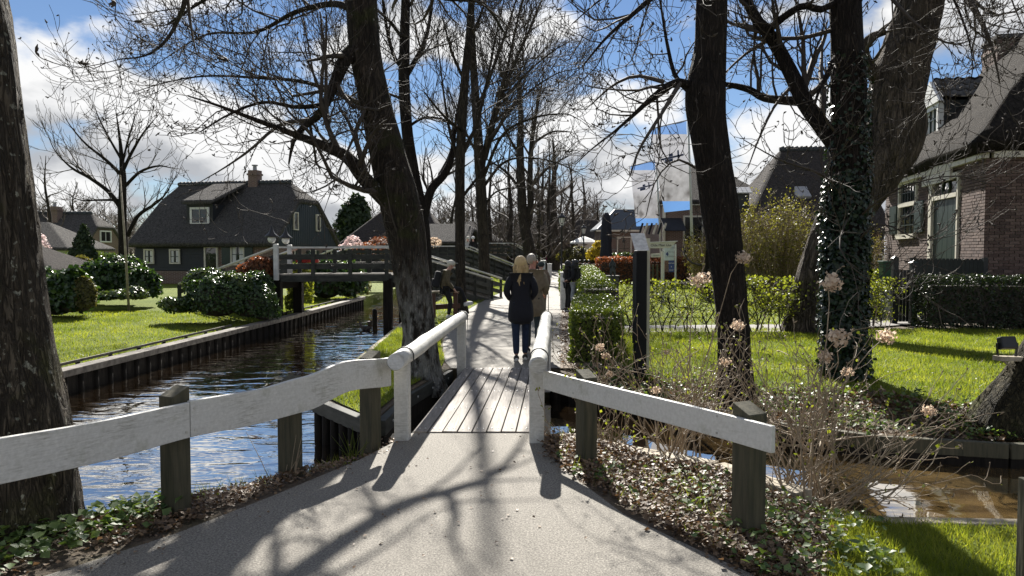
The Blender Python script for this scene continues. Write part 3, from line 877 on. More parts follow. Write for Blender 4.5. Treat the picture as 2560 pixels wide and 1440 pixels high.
# a low slatted edging behind it
t = thing('lawn_edging', 'low plank edging set just behind the far canal bank', 'edging', (-7.3, 11, 0))
for a, b in (((-7.42, 10.5), (-7.02, 19.3)), ((-6.88, 23.0), (-6.62, 31.0))):
    MB().beam((a[0], a[1], -0.012), (b[0], b[1], -0.012), 0.03, 0.045).build('plank', M['beam'], t)
    for k in range(9):
        f = (k + 0.5) / 9
        MB().box((a[0] + (b[0] - a[0]) * f, a[1] + (b[1] - a[1]) * f, -0.07), (0.05, 0.06, 0.08)).build('peg', M['pile'], t)
revetment('mossy timber edging of the grass bank around the leaning tree', [(-2.8, 20), (-2.5, 10), (-2.36, 9.35)], -0.03, (0.16, 0.08), 3.0, (0.5, 0.07), 0, 'pale_beam', 1)
revetment('dark timber edging on the tip of the grass tongue', [(-2.36, 9.35), (-1.5, 8.15)], -0.05, (0.12, 0.16), 3.0, (0.24, 0.055), 0, 'bridge', -1)
revetment('bolted dark timber wall of the ditch beside the leaning tree', [(-1.44, 8.3), (-1.36, 9.9), (-0.98, 11.95)], -0.1, (0.10, 0.17), 4.0, None, 0.55, 'bridge', -1)
revetment('pale sill beam across the near end of the little bridge', [(-1.22, 7.66), (0.75, 7.66)], -0.07, (0.2, 0.08), 4.0, (0.3, 0.08), 0.4, 'pale_beam', 1)
revetment('weathered plank sill running off beside the ditch', [(0.8, 7.5), (1.78, 6.72), (2.26, 5.92)], -0.10, (0.19, 0.10), 2.0, (0.3, 0.07), 0.35, 'pale_beam', 1)
revetment('flat plank edging along the near grass of the ditch', [(2.3, 5.86), (2.8, 5.74), (4.0, 5.68), (9, 5.52)], -0.24, (0.13, 0.06), 2.6, None, 0.3, 'pale_beam', 1)
revetment('dark timber wall of the ditch at the far bridge end', [(0.62, 11.93), (1.3, 11.2), (2.1, 10.2), (3.0, 9.15)], -0.22, (0.08, 0.14), 3.0, (0.25, 0.08), 0.3, 'pile', -1)
revetment('brown board wall under the ivy bank of the ditch', [(3.0, 9.13), (4.0, 8.38), (5.2, 8.03), (9, 7.73)], -0.27, (0.09, 0.16), 3.0, None, 0.35, 'post', -1)

tw_ = [o for o in bpy.data.objects if o.get('label') == 'bolted dark timber wall of the ditch beside the leaning tree'][0]
for (a, b), fs in ((((-1.44, 8.3), (-1.36, 9.9)), (.25, .7)), (((-1.36, 9.9), (-0.98, 11.95)), (.12, .45, .85))):
    for f in fs:
        q = Vector((a[0] + (b[0] - a[0]) * f + .075, a[1] + (b[1] - a[1]) * f, -.1))
        MB().tube([q - Vector((.02, 0, 0)), q + Vector((.006, -.001, 0))], [.02, .014], 8).build('bolt', M['screw'], tw_, True)

# ------------------------------------------------------------------ the little plank bridge
br = thing('plank_bridge', 'small plank bridge with white log handrails in the path', 'bridge', (-0.35, 9.7, 0))
fr0, fr1 = Vector((-0.98, 7.63, 0.0)), Vector((-0.72, 11.95, 0.0))
across = Vector((1.17, 0, 0))
NP = 8
gap = 0.012
for i in range(NP):
    a = fr0 + across * (i / NP); b = fr1 + across * (i / NP)
    w = across.length / NP - gap
    z = 0.0 + random.Random(i).uniform(-.003, .003)
    me = MB().beam(a + Vector((w / 2, 0, z)), b + Vector((w / 2, 0, z)), w, 0.045)
    pl = me.build('deck_plank', M['deck'], br, bevel=0.004)
    for f in (0.03, 0.27, 0.52, 0.76, 0.97):
        for s in (0.28, 0.72):
            p = a.lerp(b, f) + Vector((w * s, 0, z + 0.024))
            MB().lathe(p, [(0.011, -0.004), (0.011, 0.002), (0.006, 0.005)], 7).build('screw', M['screw'], pl, True)
for x0 in (-0.96, -0.4, 0.12):
    MB().beam((x0, 7.6, -0.14), (x0 + 0.26, 12.0, -0.14), 0.14, 0.22).build('joist', M['pile'], br)
def handrail(front, back, fpost, bpost):
    d = (back - front).normalized()
    lg = MB()
    n = 14
    pts, rs = [], []
    rr = random.Random(int(abs(front.x) * 100))
    for i in range(n):
        p = front.lerp(back, i / (n - 1))
        pts.append(p + Vector((rr.uniform(-.006, .006), 0, rr.uniform(-.006, .006))))
        rs.append(0.080 + rr.uniform(-.003, .003))
    rs[0] = 0.073; rs[-1] = 0.073
    pts.insert(1, front + d * 0.015); rs.insert(1, 0.079)
    lg.tube(pts, rs, 18)
    log = lg.build('handrail_log', M['white_log'], br, True)
    log.data.polygons.foreach_set('use_smooth', [len(p.vertices) == 4 for p in log.data.polygons])
    for p, w in ((fpost, 0.14), (bpost, 0.13)):
        zt = front.z + (back.z - front.z) * ((p.y - front.y) / (back.y - front.y)) - 0.055
        MB().box((p.x, p.y, (zt - 0.35) / 2), (w, w * 0.95, zt + 0.35), rz=-0.06).build('rail_post', M['white_log'], br, bevel=0.014)
        q = front + d * ((p.y - front.y) / d.y)
        st = MB()
        a = 12
        ring = []
        ux = Vector((1, 0, 0)); uz = Vector((0, -d.z, d.y)).normalized()
        for k in range(a + 1):
            th = math.pi * k / a
            ring.append(q + ux * math.cos(th) * 0.085 + uz * math.sin(th) * 0.085)
        ring = [Vector((ring[0].x, ring[0].y, ring[0].z - 0.3))] + ring + [Vector((ring[-1].x, ring[-1].y, ring[-1].z - 0.3))]
        st.tube(ring, 0.007, 5)
        st.build('strap', M['strap'], br, True)
handrail(Vector((-1.05, 6.92, 0.815)), Vector((-0.76, 12.1, 0.815)), Vector((-1.05, 7.36, 0)), Vector((-0.78, 11.9, 0)))
handrail(Vector((0.225, 6.75, 0.815)), Vector((0.545, 12.1, 0.815)), Vector((0.235, 7.26, 0)), Vector((0.535, 11.9, 0)))

# ------------------------------------------------------------------ wavy fence (left) and straight fence (right)
fl = thing('wavy_fence', 'wavy white plank fence on dark posts along the canal', 'fence', (-2.2, 5.2, 0))
def post(p, top, w, parent, base=-0.5, rz=0.0, slant=0.06):
    mb = MB()
    h = w / 2
    M4 = Matrix.Translation((p.x, p.y, 0)) @ Matrix.Rotation(rz, 4, 'Z')
    vs = [(-h, -h, base), (h, -h, base), (h, h, base), (-h, h, base), (-h, -h, top - slant), (h, -h, top), (h, h, top), (-h, h, top - slant)]
    mb.add([M4 @ Vector(v) for v in vs], [(0, 3, 2, 1), (4, 5, 6, 7), (0, 1, 5, 4), (1, 2, 6, 5), (2, 3, 7, 6), (3, 0, 4, 7)])
    return mb.build('post', M['post'], parent, bevel=0.006)
FP = [Vector((-2.98, 3.95, 0)), Vector((-2.24, 5.22, 0)), Vector((-1.74, 6.22, 0)), Vector((-1.235, 7.05, 0))]
fd = (FP[3] - FP[1]).normalized()
fang = math.atan2(fd.y, fd.x)
for p, tp in ((FP[1], 0.885), (FP[2], 0.80), (FP[3], 0.895)):
    post(p + Vector((-fd.y, fd.x, 0)) * 0.085, tp, 0.14, fl, rz=fang)
def plank_profile(A, B, tops, bots, th, name, mat, parent, n=28):
    """plank between A and B, its upper and lower edges following curves (t, z)"""
    d = (B - A); L = d.length; d.normalize()
    nr = Vector((d.y, -d.x, 0))
    def ev(c, t):
        for (t0, z0), (t1, z1) in zip(c, c[1:]):
            if t <= t1:
                return z0 + (z1 - z0) * sm(0, 1, (t - t0) / (t1 - t0))
        return c[-1][1]
    vs, fs = [], []
    for i in range(n + 1):
        t = i / n
        p = A + d * (L * t)
        zt, zb = ev(tops, t), ev(bots, t)
        for off, z in ((0, zb), (0, zt), (th, zt), (th, zb)):
            q = p + nr * off
            vs.append((q.x, q.y, z))
    for i in range(n):
        a, b = i * 4, i * 4 + 4
        for k in range(4):
            k2 = (k + 1) % 4
            fs.append((a + k, a + k2, b + k2, b + k))
    fs.append((0, 3, 2, 1)); e = n * 4
    fs.append((e, e + 1, e + 2, e + 3))
    return MB().add(vs, fs).build(name, M[mat], parent, bevel=0.006)
jn = FP[1] + fd * 0.03
A0 = jn - fd * 2.35
plank_profile(A0, jn - fd * 0.003, [(0, 0.79), (0.35, 0.80), (0.75, 0.775), (1, 0.782)], [(0, 0.50), (0.35, 0.545), (0.75, 0.525), (1, 0.54)], 0.038, 'wavy_board', 'white_plank', fl)
endp = FP[3] + fd * 0.16
plank_profile(jn + fd * 0.003, endp, [(0, 0.79), (0.28, 0.775), (0.48, 0.80), (0.72, 0.865), (1.0, 0.825)], [(0, 0.54), (0.28, 0.515), (0.5, 0.52), (0.75, 0.60), (1.0, 0.56)], 0.038, 'wavy_board', 'white_plank', fl)
for s in (-0.035, 0.035):
    for z in (0.585, 0.735):
        p = jn + fd * s + Vector((fd.y, -fd.x, 0)) * 0.0375
        q = p + Vector((fd.y, -fd.x, 0)) * 0.004
        MB().tube([(p.x, p.y, z), (q.x, q.y, z)], 0.009, 8).build('screw', M['screw'], fl)
for pp in (FP[2], FP[3]):
    for z in (0.60, 0.74):
        p = pp + Vector((fd.y, -fd.x, 0)) * 0.0375 + fd * .02; q = p + Vector((fd.y, -fd.x, 0)) * 0.004
        zz = z + (.05 if pp is FP[3] else -.01)
        MB().tube([(p.x, p.y, zz), (q.x, q.y, zz)], 0.009, 8).build('screw', M['screw'], fl)
fr = thing('straight_fence', 'straight white fence board on two dark posts beside the ditch', 'fence', (1.0, 5.8, 0))
G0, G1 = Vector((0.36, 7.05, 0)), Vector((1.63, 4.62, 0))
gd = (G1 - G0).normalized(); gang = math.atan2(gd.y, gd.x)
gn = Vector((-gd.y, gd.x, 0))
for px, py, tp in ((1447, 1160, 0.80), (1848, 1340, 0.845)):
    b = gp(px, py)
    post(b + gn * 0.075, tp, 0.135 if px < 1500 else 0.15, fr, rz=gang + math.pi)
plank_profile(G0 - gn * 0.055, G1 - gn * 0.055, [(0, 0.73), (1, 0.765)], [(0, 0.56), (1, 0.60)], 0.036, 'fence_board', 'white_new', fr, 6)

for f in (.19, .83):
    for z in (.60, .71):
        p = (G0 - gn * 0.055).lerp(G1 - gn * 0.055, f) - gn * .0355; q = p - gn * .004
        MB().tube([(p.x, p.y, z + .035 * f), (q.x, q.y, z + .035 * f)], .0085, 8).build('screw', M['screw'], fr)
# ------------------------------------------------------------------ houses
def hframe(px, y, yaw, L):
    """local frame of a house whose right front corner stands at photo column px, depth y"""
    p = Vector(((px - 1280) / F * y, y, 0))
    ex = Vector((math.cos(yaw), math.sin(yaw), 0)); ey = Vector((-math.sin(yaw), math.cos(yaw), 0))
    o = p - ex * L
    return lambda x, yy, z: o + ex * x + ey * yy + Vector((0, 0, z))
def roof(Fm, L, Wd, e, r, o, left, right, mat, parent, th=0.35, hl=1.0, hr=1.0, half=0.6, name='roof', gl=0.15):
    def sl(z):      # y on the front slope at height z
        return -o + (Wd / 2 + o) * (z - e) / (r - e)
    zc = e + half * (r - e)
    yl = sl(zc); yb = Wd - yl
    V, Fs = [], []
    def add(*p):
        b = len(V)
        for q in p: V.append(Fm(*q))
        Fs.append(tuple(range(b, b + len(p))))
    lf = [(-o, -o, e)] if left == 'full' else [(-gl, -o, e), (-gl, yl, zc)]
    rf = [(L + o, -o, e)] if right == 'full' else [(L + gl, -o, e), (L + gl, yl, zc)]
    rl, rr_ = (hl, Wd / 2, r), (L - hr, Wd / 2, r)
    front = [lf[0]] + [rf[0]] + rf[1:] + [rr_, rl] + (lf[1:])
    bk = lambda p: (p[0], Wd - p[1], p[2])
    add(*front)
    add(*[bk(p) for p in front][::-1])
    add(rf[-1], bk(rf[-1]), rr_)
    add(bk(lf[-1]), lf[-1], rl)
    bm = bmesh.new()
    bv = [bm.verts.new(v) for v in V]
    for f in Fs: bm.faces.new([bv[i] for i in f])
    bmesh.ops.remove_doubles(bm, verts=bm.verts, dist=0.01)
    bmesh.ops.recalc_face_normals(bm, faces=bm.faces)
    me = bpy.data.meshes.new(name)
    bm.to_mesh(me); bm.free()
    ro = newobj(name, me, mat, parent)
    m = ro.modifiers.new('thick', 'SOLIDIFY'); m.thickness = th; m.offset = -1
    m = ro.modifiers.new('round', 'BEVEL'); m.width = min(0.16, th * 0.45); m.segments = 3; m.limit_method = 'ANGLE'; m.angle_limit = R(25)
    return ro, rl, rr_
def ridge_tiles(Fm, rl, rr_, parent, n=26, mat='ridge', rad=0.15):
    a, b = Fm(*rl), Fm(*rr_)
    for i in range(n):
        p, q = a.lerp(b, i / n), a.lerp(b, (i + 0.93) / n)
        up = Vector((0, 0, 1))
        MB().tube([p + up * 0.0, q + up * 0.05], [rad, rad * 1.12], 8).build('ridge_tile', M[mat], parent, True)
def window(Fm, x, z, w, h, parent, ypos=-0.03, nx=2, nz=2, frame='cream', fw=0.09, curtain=False, side=None, shut=None):
    """framed window in the front wall (or in a side wall when side maps (u, off, z))"""
    G = side or (lambda u, off, zz: Fm(u, off, zz))
    f = MB()
    d = 0.07
    def bar(x0, x1, z0, z1, y0, y1):
        return [G(x0, y0, z0), G(x1, y0, z0), G(x1, y1, z0), G(x0, y1, z0), G(x0, y0, z1), G(x1, y0, z1), G(x1, y1, z1), G(x0, y1, z1)]
    BF = [(0, 3, 2, 1), (4, 5, 6, 7), (0, 1, 5, 4), (1, 2, 6, 5), (2, 3, 7, 6), (3, 0, 4, 7)]
    for a in ((x - fw, x, z - fw, z + h + fw), (x + w, x + w + fw, z - fw, z + h + fw)):
        f.add(bar(a[0], a[1], a[2], a[3], ypos - d, ypos + 0.02), BF)
    for a in ((x, x + w, z - fw, z), (x, x + w, z + h, z + h + fw)):
        f.add(bar(a[0], a[1], a[2], a[3], ypos - d + .003, ypos + 0.02), BF)
    fo = f.build('window', M[frame], parent)
    MB().add(bar(x, x + w, z, z + h, ypos - 0.015, ypos + 0.0), BF).build('pane', M['glass'], fo)
    g = MB()
    for i in range(1, nx):
        xx = x + w * i / nx
        g.add(bar(xx - 0.018, xx + 0.018, z, z + h, ypos - 0.05, ypos - 0.017), BF)
    for i in range(1, nz):
        zz = z + h * i / nz
        g.add(bar(x, x + w, zz - 0.018, zz + 0.018, ypos - 0.048, ypos - 0.019), BF)
    if nx * nz > 1:
        g.build('glazing_bar', M['green_paint'] if frame == 'cream' else M[frame], fo)
    if curtain:
        for a, b in ((x + 0.03, x + w * 0.36), (x + w * 0.64, x + w - 0.03)):
            MB().add(bar(a, b, z + 0.02, z + h - 0.02, ypos - 0.0165, ypos - 0.0155), BF).build('curtain', M['curtain'], fo)
    if shut:
        for a in ((x - fw - shut, x - fw - 0.01), (x + w + fw + 0.01, x + w + fw + shut)):
            s = MB().add(bar(a[0], a[1], z - 0.04, z + h + 0.04, ypos - 0.09, ypos - 0.045), BF).build('shutter', M['green_paint'], parent)
    return fo
def wallbox(Fm, x0, x1, y0, y1, z0, z1, mat, parent, name='wall'):
    P = [Fm(x0, y0, z0), Fm(x1, y0, z0), Fm(x1, y1, z0), Fm(x0, y1, z0), Fm(x0, y0, z1), Fm(x1, y0, z1), Fm(x1, y1, z1), Fm(x0, y1, z1)]
    return MB().add(P, [(0, 3, 2, 1), (4, 5, 6, 7), (0, 1, 5, 4), (1, 2, 6, 5), (2, 3, 7, 6), (3, 0, 4, 7)]).build(name, M[mat], parent)
def gable(Fm, x0, x1, Wd, e, r, half, o, mat, parent, z0, name='gable_wall'):
    zc = e + half * (r - e)
    k = (Wd / 2 + o) / (r - e)
    y_e = 0.12
    z_e = e + (y_e + o) / k - 0.3
    zt = zc - 0.1
    yt = -o + k * (zt - e) + 0.35
    poly = [Fm(x0, y_e, z0), Fm(x0, Wd - y_e, z0), Fm(x0, Wd - y_e, z_e), Fm(x0, Wd - yt, zt), Fm(x0, yt, zt), Fm(x0, y_e, z_e)]
    return MB().prism(poly, Fm(x1, 0, 0) - Fm(x0, 0, 0)).build(name, M[mat], parent)
def chimney(Fm, x, y, z0, z1, w, parent, mat='far_brick', pot=True):
    c = MB()
    def bx(ww, a, b):
        P = [Fm(x - ww / 2, y - ww / 2, a), Fm(x + ww / 2, y - ww / 2, a), Fm(x + ww / 2, y + ww / 2, a), Fm(x - ww / 2, y + ww / 2, a)]
        c.prism(P, (0, 0, b - a))
    bx(w, z0, z1); bx(w * 1.18, z1 - 0.32, z1 - 0.2)
    co = c.build('chimney', M[mat], parent)
    if pot:
        MB().lathe(Fm(x, y, z1), [(0.14, -0.02), (0.12, 0.28), (0.2, 0.3), (0.2, 0.36)], 8).build('pot', M['lead'], co)
    return co

# big thatched house across the canal
H = hframe(690, 45.0, R(-13), 9.6)
b1 = thing('thatched_house', 'large dark thatched house with a dormer across the canal', 'house', H(0, 0, 0))
wallbox(H, 0.12, 9.48, 0.12, 7.88, -0.1, 2.75, 'dark_board', b1)
for i in range(9):           # weatherboards of the left front, lapped
    z = 0.75 + i * 0.19
    MB().add([H(0.08, 0.10, z), H(5.2, 0.10, z), H(5.2, 0.06, z), H(0.08, 0.06, z), H(0.08, 0.10, z + 0.18), H(5.2, 0.10, z + 0.18), H(5.2, 0.092, z + 0.18), H(0.08, 0.092, z + 0.18)],
             [(0, 3, 2, 1), (4, 5, 6, 7), (0, 1, 5, 4), (1, 2, 6, 5), (2, 3, 7, 6), (3, 0, 4, 7)]).build('weatherboard', M['dark_board'], b1)
wallbox(H, 5.3, 9.52, 0.05, 0.11, -0.1, 2.7, 'far_brick', b1, 'brick_front')
wallbox(H, 0.06, 5.25, 0.03, 0.11, -0.1, 0.7, 'far_brick', b1, 'brick_plinth')
ro, rl, rr_ = roof(H, 9.6, 8.0, 2.35, 6.25, 0.5, 'half', 'half', M['thatch'], b1, 0.38, 0.35, 1.1, 0.70)
ridge_tiles(H, rl, rr_, ro, 30)
gable(H, 9.45, 9.58, 8.0, 2.35, 6.25, 0.70, 0.5, 'blue_board', b1, 2.2)
for i in range(26):          # vertical boards of the gable
    y = 1.0 + i * 0.24
    zz = min(2.35 + (min(y, 8 - y) + 0.5) / 4.5 * 3.9 - 0.75, 4.9)
    if zz > 2.4:
        MB().add([H(9.585, y, 2.25), H(9.585, y + .2, 2.25), H(9.61, y + .2, 2.25), H(9.61, y, 2.25), H(9.585, y, zz), H(9.585, y + .2, zz), H(9.61, y + .2, zz), H(9.61, y, zz)],
                 [(0, 3, 2, 1), (4, 5, 6, 7), (0, 1, 5, 4), (1, 2, 6, 5), (2, 3, 7, 6), (3, 0, 4, 7)]).build('gable_board', M['blue_board'], b1)
wallbox(H, 9.50, 9.585, 0.13, 7.87, -0.1, 2.2, 'far_brick', b1, 'brick_side')
S1 = lambda u, off, z: H(9.62 - off, u, z)
for u in (2.1, 5.0):
    window(H, u, 3.25, 0.42, 0.95, b1, 0, 1, 1, 'cream', 0.07, side=lambda u_, off, z: H(9.63 - off, u_, z))
for u in (1.4, 4.1, 6.3):
    window(H, u, 1.1, 0.7, 0.8, b1, 0, 2, 1, 'cream', 0.08, side=lambda u_, off, z: H(9.6 - off, u_, z), shut=0.38)
window(H, 0.85, 1.22, 0.52, 0.72, b1, 0.03, 2, 2, 'cream', 0.09, True)
window(H, 2.62, 1.22, 0.55, 0.72, b1, 0.03, 2, 2, 'cream', 0.09, True)
window(H, 6.75, 1.15, 0.75, 1.1, b1, 0.02, 2, 2, 'cream', 0.09, True, shut=0.55)
d = window(H, 5.0, 0.05, 0.72, 2.05, b1, 0.02, 1, 1, 'cream', 0.1); d.name = 'front_door'
# dormer
wallbox(H, 3.05, 4.85, 1.0, 3.2, 3.2, 4.75, 'dark_board', b1, 'dormer_wall')
window(H, 3.45, 3.62, 1.05, 0.82, b1, 0.98, 2, 1, 'white_paint', 0.13)
dr = MB().prism([H(2.9, 0.65, 4.72), H(5.0, 0.65, 4.72), H(5.55, 3.55, 6.0), H(3.2, 3.55, 6.0)], (0, 0, 0.24)).build('dormer_roof', M['thatch'], b1, bevel=0.08)
chimney(H, 5.9, 4.0, 5.9, 7.05, 0.62, b1)

# the two small houses at far left
H2 = hframe(215, 60, 0.0, 12)
b2 = thing('thatched_house', 'distant brick house with a thatched roof and white gable window', 'house', H2(0, 0, 0))
wallbox(H2, 0.1, 11.9, 0.1, 5.9, -0.1, 2.6, 'far_brick', b2)
ro, rl, rr_ = roof(H2, 12, 6, 2.3, 5.0, 0.45, 'half', 'half', M['thatch'], b2, 0.35, 0.3, 1.0, 0.6)
ridge_tiles(H2, rl, rr_, ro, 26)
gable(H2, 11.85, 11.98, 6, 2.3, 5.0, 0.6, 0.45, 'far_brick', b2, 2.3)
window(H2, 2.2, 2.75, 1.5, 0.75, b2, 0, 2, 1, 'white_paint', 0.1, side=lambda u_, off, z: H2(12.02 - off, u_, z))
chimney(H2, 8.3, 2.4, 3.8, 5.5, 0.8, b2)
H3 = hframe(165, 50, 0.0, 7)
b3 = thing('thatched_cottage', 'low white cottage with a small thatched hip roof', 'house', H3(0, 0, 0))
wallbox(H3, 0.1, 6.9, 0.1, 4.9, -0.1, 2.3, 'plaster', b3)
roof(H3, 7, 5, 2.1, 3.9, 0.5, 'full', 'full', M['thatch'], b3, 0.22, 2.5, 2.5)
window(H3, 5.1, 1.2, 0.62, 0.8, b3, 0.07, 2, 2, 'green_paint', 0.07)
H3b = hframe(118, 26, 0.0, 4)
b3b = thing('garden_shed', 'garden shed with a dark sloping thatched roof beside the lichened trunk', 'shed', H3b(0, 0, 0))
wallbox(H3b, 0.1, 3.9, 0.1, 2.9, -0.1, 1.35, 'dark_board', b3b)
roof(H3b, 4, 3, 1.25, 2.2, 0.3, 'full', 'full', M['thatch_dark'], b3b, 0.16, 1.5, 1.5)

# houses in the middle distance behind the bridges
H4 = hframe(1075, 62, R(-4), 7.4)
b4 = thing('thatched_house', 'dark thatched house half hidden behind the leaning tree', 'house', H4(0, 0, 0))
wallbox(H4, 0.1, 7.3, 0.1, 6.9, -0.1, 2.6, 'dark_board', b4)
ro, rl, rr_ = roof(H4, 7.4, 7, 2.2, 5.35, 0.45, 'full', 'half', M['thatch_dark'], b4, 0.35, 2.6, 0.6, 0.65)
ridge_tiles(H4, rl, rr_, ro, 16)
chimney(H4, 2.9, 3.4, 5.0, 5.75, 0.5, b4)
window(H4, 1.8, 1.0, 0.7, 0.9, b4, 0.05, 2, 2, 'cream', 0.09)
H5 = hframe(1248, 76, R(3), 6.5)
b5 = thing('village_house', 'far low brick house with a hipped roof between the trees', 'house', H5(0, 0, 0))
wallbox(H5, 0.1, 6.4, 0.1, 5.9, -0.1, 3.0, 'far_brick', b5)
roof(H5, 6.5, 6, 2.9, 5.0, 0.4, 'full', 'full', M['thatch_dark'], b5, 0.3, 2.2, 2.2)
window(H5, 4.9, 1.1, 0.8, 1.5, b5, 0.05, 2, 2, 'white_paint', 0.12)
H6 = hframe(1172, 58, R(-6), 5.0)
b6 = thing('village_house', 'dark timber barn with a pale ridge behind the second footbridge', 'house', H6(0, 0, 0))
wallbox(H6, 0.1, 4.9, 0.1, 4.9, -0.1, 2.7, 'dark_board', b6)
roof(H6, 5.0, 5, 2.6, 4.1, 0.35, 'half', 'half', M['thatch'], b6, 0.25, 0.5, 0.5, 0.7)
# tile-roofed house beyond the terrace
H7 = hframe(1672, 62, R(2), 5.6)
b7 = thing('tiled_house', 'low brick house with a blue slate hipped roof beyond the terrace', 'house', H7(0, 0, 0))
wallbox(H7, 0.1, 5.5, 0.1, 3.3, -0.1, 3.6, 'far_brick', b7)
for zz in (1.1, 2.0, 2.9):
    wallbox(H7, 0.08, 5.52, 0.06, 0.11, zz, zz + 0.12, 'paving', b7, 'brick_band')
roof(H7, 5.6, 3.4, 3.65, 5.4, 0.3, 'full', 'full', M['tile'], b7, 0.16, 1.5, 1.2)
MB().beam(H7(-0.3, -0.33, 3.55), H7(5.9, -0.33, 3.55), 0.1, 0.14).build('gutter', M['cream'], b7)
window(H7, 1.5, 1.3, 1.0, 1.7, b7, 0.07, 2, 2, 'cream', 0.09)
chimney(H7, 3.4, 1.7, 5.0, 5.75, 0.42, b7, pot=False)
H7b = hframe(1508, 70, R(2), 2.4)
b7b = thing('village_house', 'narrow pale house end behind the closed parasol', 'house', H7b(0, 0, 0))
wallbox(H7b, 0.1, 2.3, 0.1, 4, -0.1, 3.0, 'cream', b7b)
roof(H7b, 2.4, 4.1, 2.9, 4.9, 0.3, 'half', 'half', M['thatch_dark'], b7b, 0.25, 0.3, 0.3, 0.8)
# museum building behind the banners
H8 = hframe(1935, 48, R(0), 6.9)
b8 = thing('museum_house', 'brick house with dark roof and white cornice behind the banners', 'house', H8(0, 0, 0))
wallbox(H8, 0.1, 6.8, 0.1, 8.9, -0.1, 5.0, 'far_brick', b8)
roof(H8, 6.9, 9, 5.0, 7.75, 0.3, 'full', 'full', M['thatch_dark'], b8, 0.3, 2.9, 2.9)
MB().beam(H8(-0.15, 0.0, 4.9), H8(7.05, 0.0, 4.9), 0.35, 0.32).build('cornice', M['cream'], b8)
MB().beam(H8(0.06, 0.05, 0), H8(0.06, 0.05, 4.7), 0.16, 0.16, (0, 1, 0)).build('corner_board', M['cream'], b8)
for x in (1.35, 3.0, 4.9):
    window(H8, x, 1.0, 1.05, 3.0, b8, 0.07, 2, 3, 'cream', 0.1)
MB().prism([H8(-0.2, -1.6, 3.1), H8(1.1, -1.6, 3.1), H8(1.1, -0.05, 3.9), H8(-0.2, -0.05, 3.9)], (0, 0, 0.05)).build('awning', M['canvas_dark'], b8)
for i in range(6):
    MB().box(H8(-1.6 + i * 0.28, -1.4, 3.25), (0.12, 0.03, 0.7), ry=0.3).build('awning_slat', M['cream' if i % 2 else 'canvas_dark'], b8)
# big dark thatched farmhouse
H9 = hframe(2215, 38, R(-4), 6.6)
b9 = thing('thatched_farmhouse', 'tall dark thatched farmhouse with skylight behind the yellow-green shrub', 'house', H9(0, 0, 0))
wallbox(H9, 0.1, 6.5, 0.1, 8.9, -0.1, 3.2, 'dark_board', b9)
ro, rl, rr_ = roof(H9, 6.6, 9, 2.9, 7.45, 0.5, 'full', 'half', M['thatch_dark'], b9, 0.4, 2.6, 0.5, 0.75)
ridge_tiles(H9, rl, rr_, ro, 14)
MB().prism([H9(2.55, 1.35, 4.55), H9(3.35, 1.35, 4.55), H9(3.25, 1.9, 5.1), H9(2.65, 1.9, 5.1)], (0, -0.1, 0.12)).build('skylight', M['lead'], b9)
wallbox(H9, -0.9, 0.3, 1.5, 4.0, 2.6, 4.85, 'dark_board', b9, 'side_wing')
for i in range(6):
    for j in range(3):
        MB().box(H9(-0.85 + i * 0.23, 1.45 + j * 0.22, 4.92 + j * 0.11), (0.21, 0.25, 0.05), rx=0.45).build('roof_tile', M['lead'], b9)

# the brick house at right, with real bricks
YC = 19.5
C0 = Vector(((2458 - 1280) / F * YC, YC, 0)); YF = 28.6
C1 = Vector(((2210 - 1280) / F * YF, YF, 0))
ev = (C1 - C0).normalized(); LW = (C1 - C0).length          # along the left wall, away from the camera
en = Vector((-ev.y, ev.x, 0))                                 # outward from the left wall (towards the path)
er = -en                                                      # along the front wall, to the right
ZT = CAMH + 237 / F * YC
bh = thing('brick_house', 'red brick house with thatched roof, dormer and green door', 'house', C0)
def LWp(t, off, z): return C0 + ev * t + en * off + Vector((0, 0, z))
def FWp(t, off, z): return C0 + er * t - ev * off + Vector((0, 0, z))
# door and window places along the left wall, found from the photo column
def t_at(px):
    k = (px - 1280) / F
    return (C0.x - k * C0.y) / (k * ev.y - ev.x)
def z_at(px, py):
    p = C0 + ev * t_at(px)
    return CAMH + (632 - py) / F * p.y
td0, td1 = t_at(2394), t_at(2326)
tw0, tw1 = t_at(2287), t_at(2243)
zd = z_at(2360, 442)
openings = [(td0 - 0.02, td1 + 0.02, -1, zd + 0.05), (tw0, tw1, z_at(2265, 588), z_at(2265, 452))]
core = MB()
P = [LWp(0.06, -0.08, -0.2), LWp(LW - 0.06, -0.08, -0.2), LWp(LW - 0.06, -8.9, -0.2), LWp(0.06, -8.9, -0.2)]
core.prism(P, (0, 0, ZT + 0.1))
core.build('wall', M['mortar'], bh)
core = MB()
bl, bhh, joint = 0.235, 0.066, 0.014
def brick_run(mapper, length, skip):
    res = []
    z = 0.1; row = 0
    while z + bhh < ZT:
        x = -0.0 if row % 2 else -bl / 2
        while x < length:
            a, b = max(0, x), min(length, x + bl - joint)
            if b - a > 0.05 and not any(b > s[0] - .01 and a < s[1] + .01 and z + bhh > s[2] and z < s[3] for s in skip):
                # trim at openings is handled by the frames
                off = random.Random(int(x * 977) + row * 131).uniform(-0.004, 0.004)
                pts = [mapper(a, -0.09, z), mapper(b, -0.09, z), mapper(b, off, z), mapper(a, off, z), mapper(a, -0.09, z + bhh), mapper(b, -0.09, z + bhh), mapper(b, off, z + bhh), mapper(a, off, z + bhh)]
                res.append(pts)
            x += bl
        z += bhh + joint; row += 1
    return res
left_bricks = brick_run(LWp, LW, openings)
front_bricks = brick_run(FWp, 3.2, [])
BXF = [(0, 3, 2, 1), (4, 5, 6, 7), (0, 1, 5, 4), (1, 2, 6, 5), (2, 3, 7, 6), (3, 0, 4, 7)]
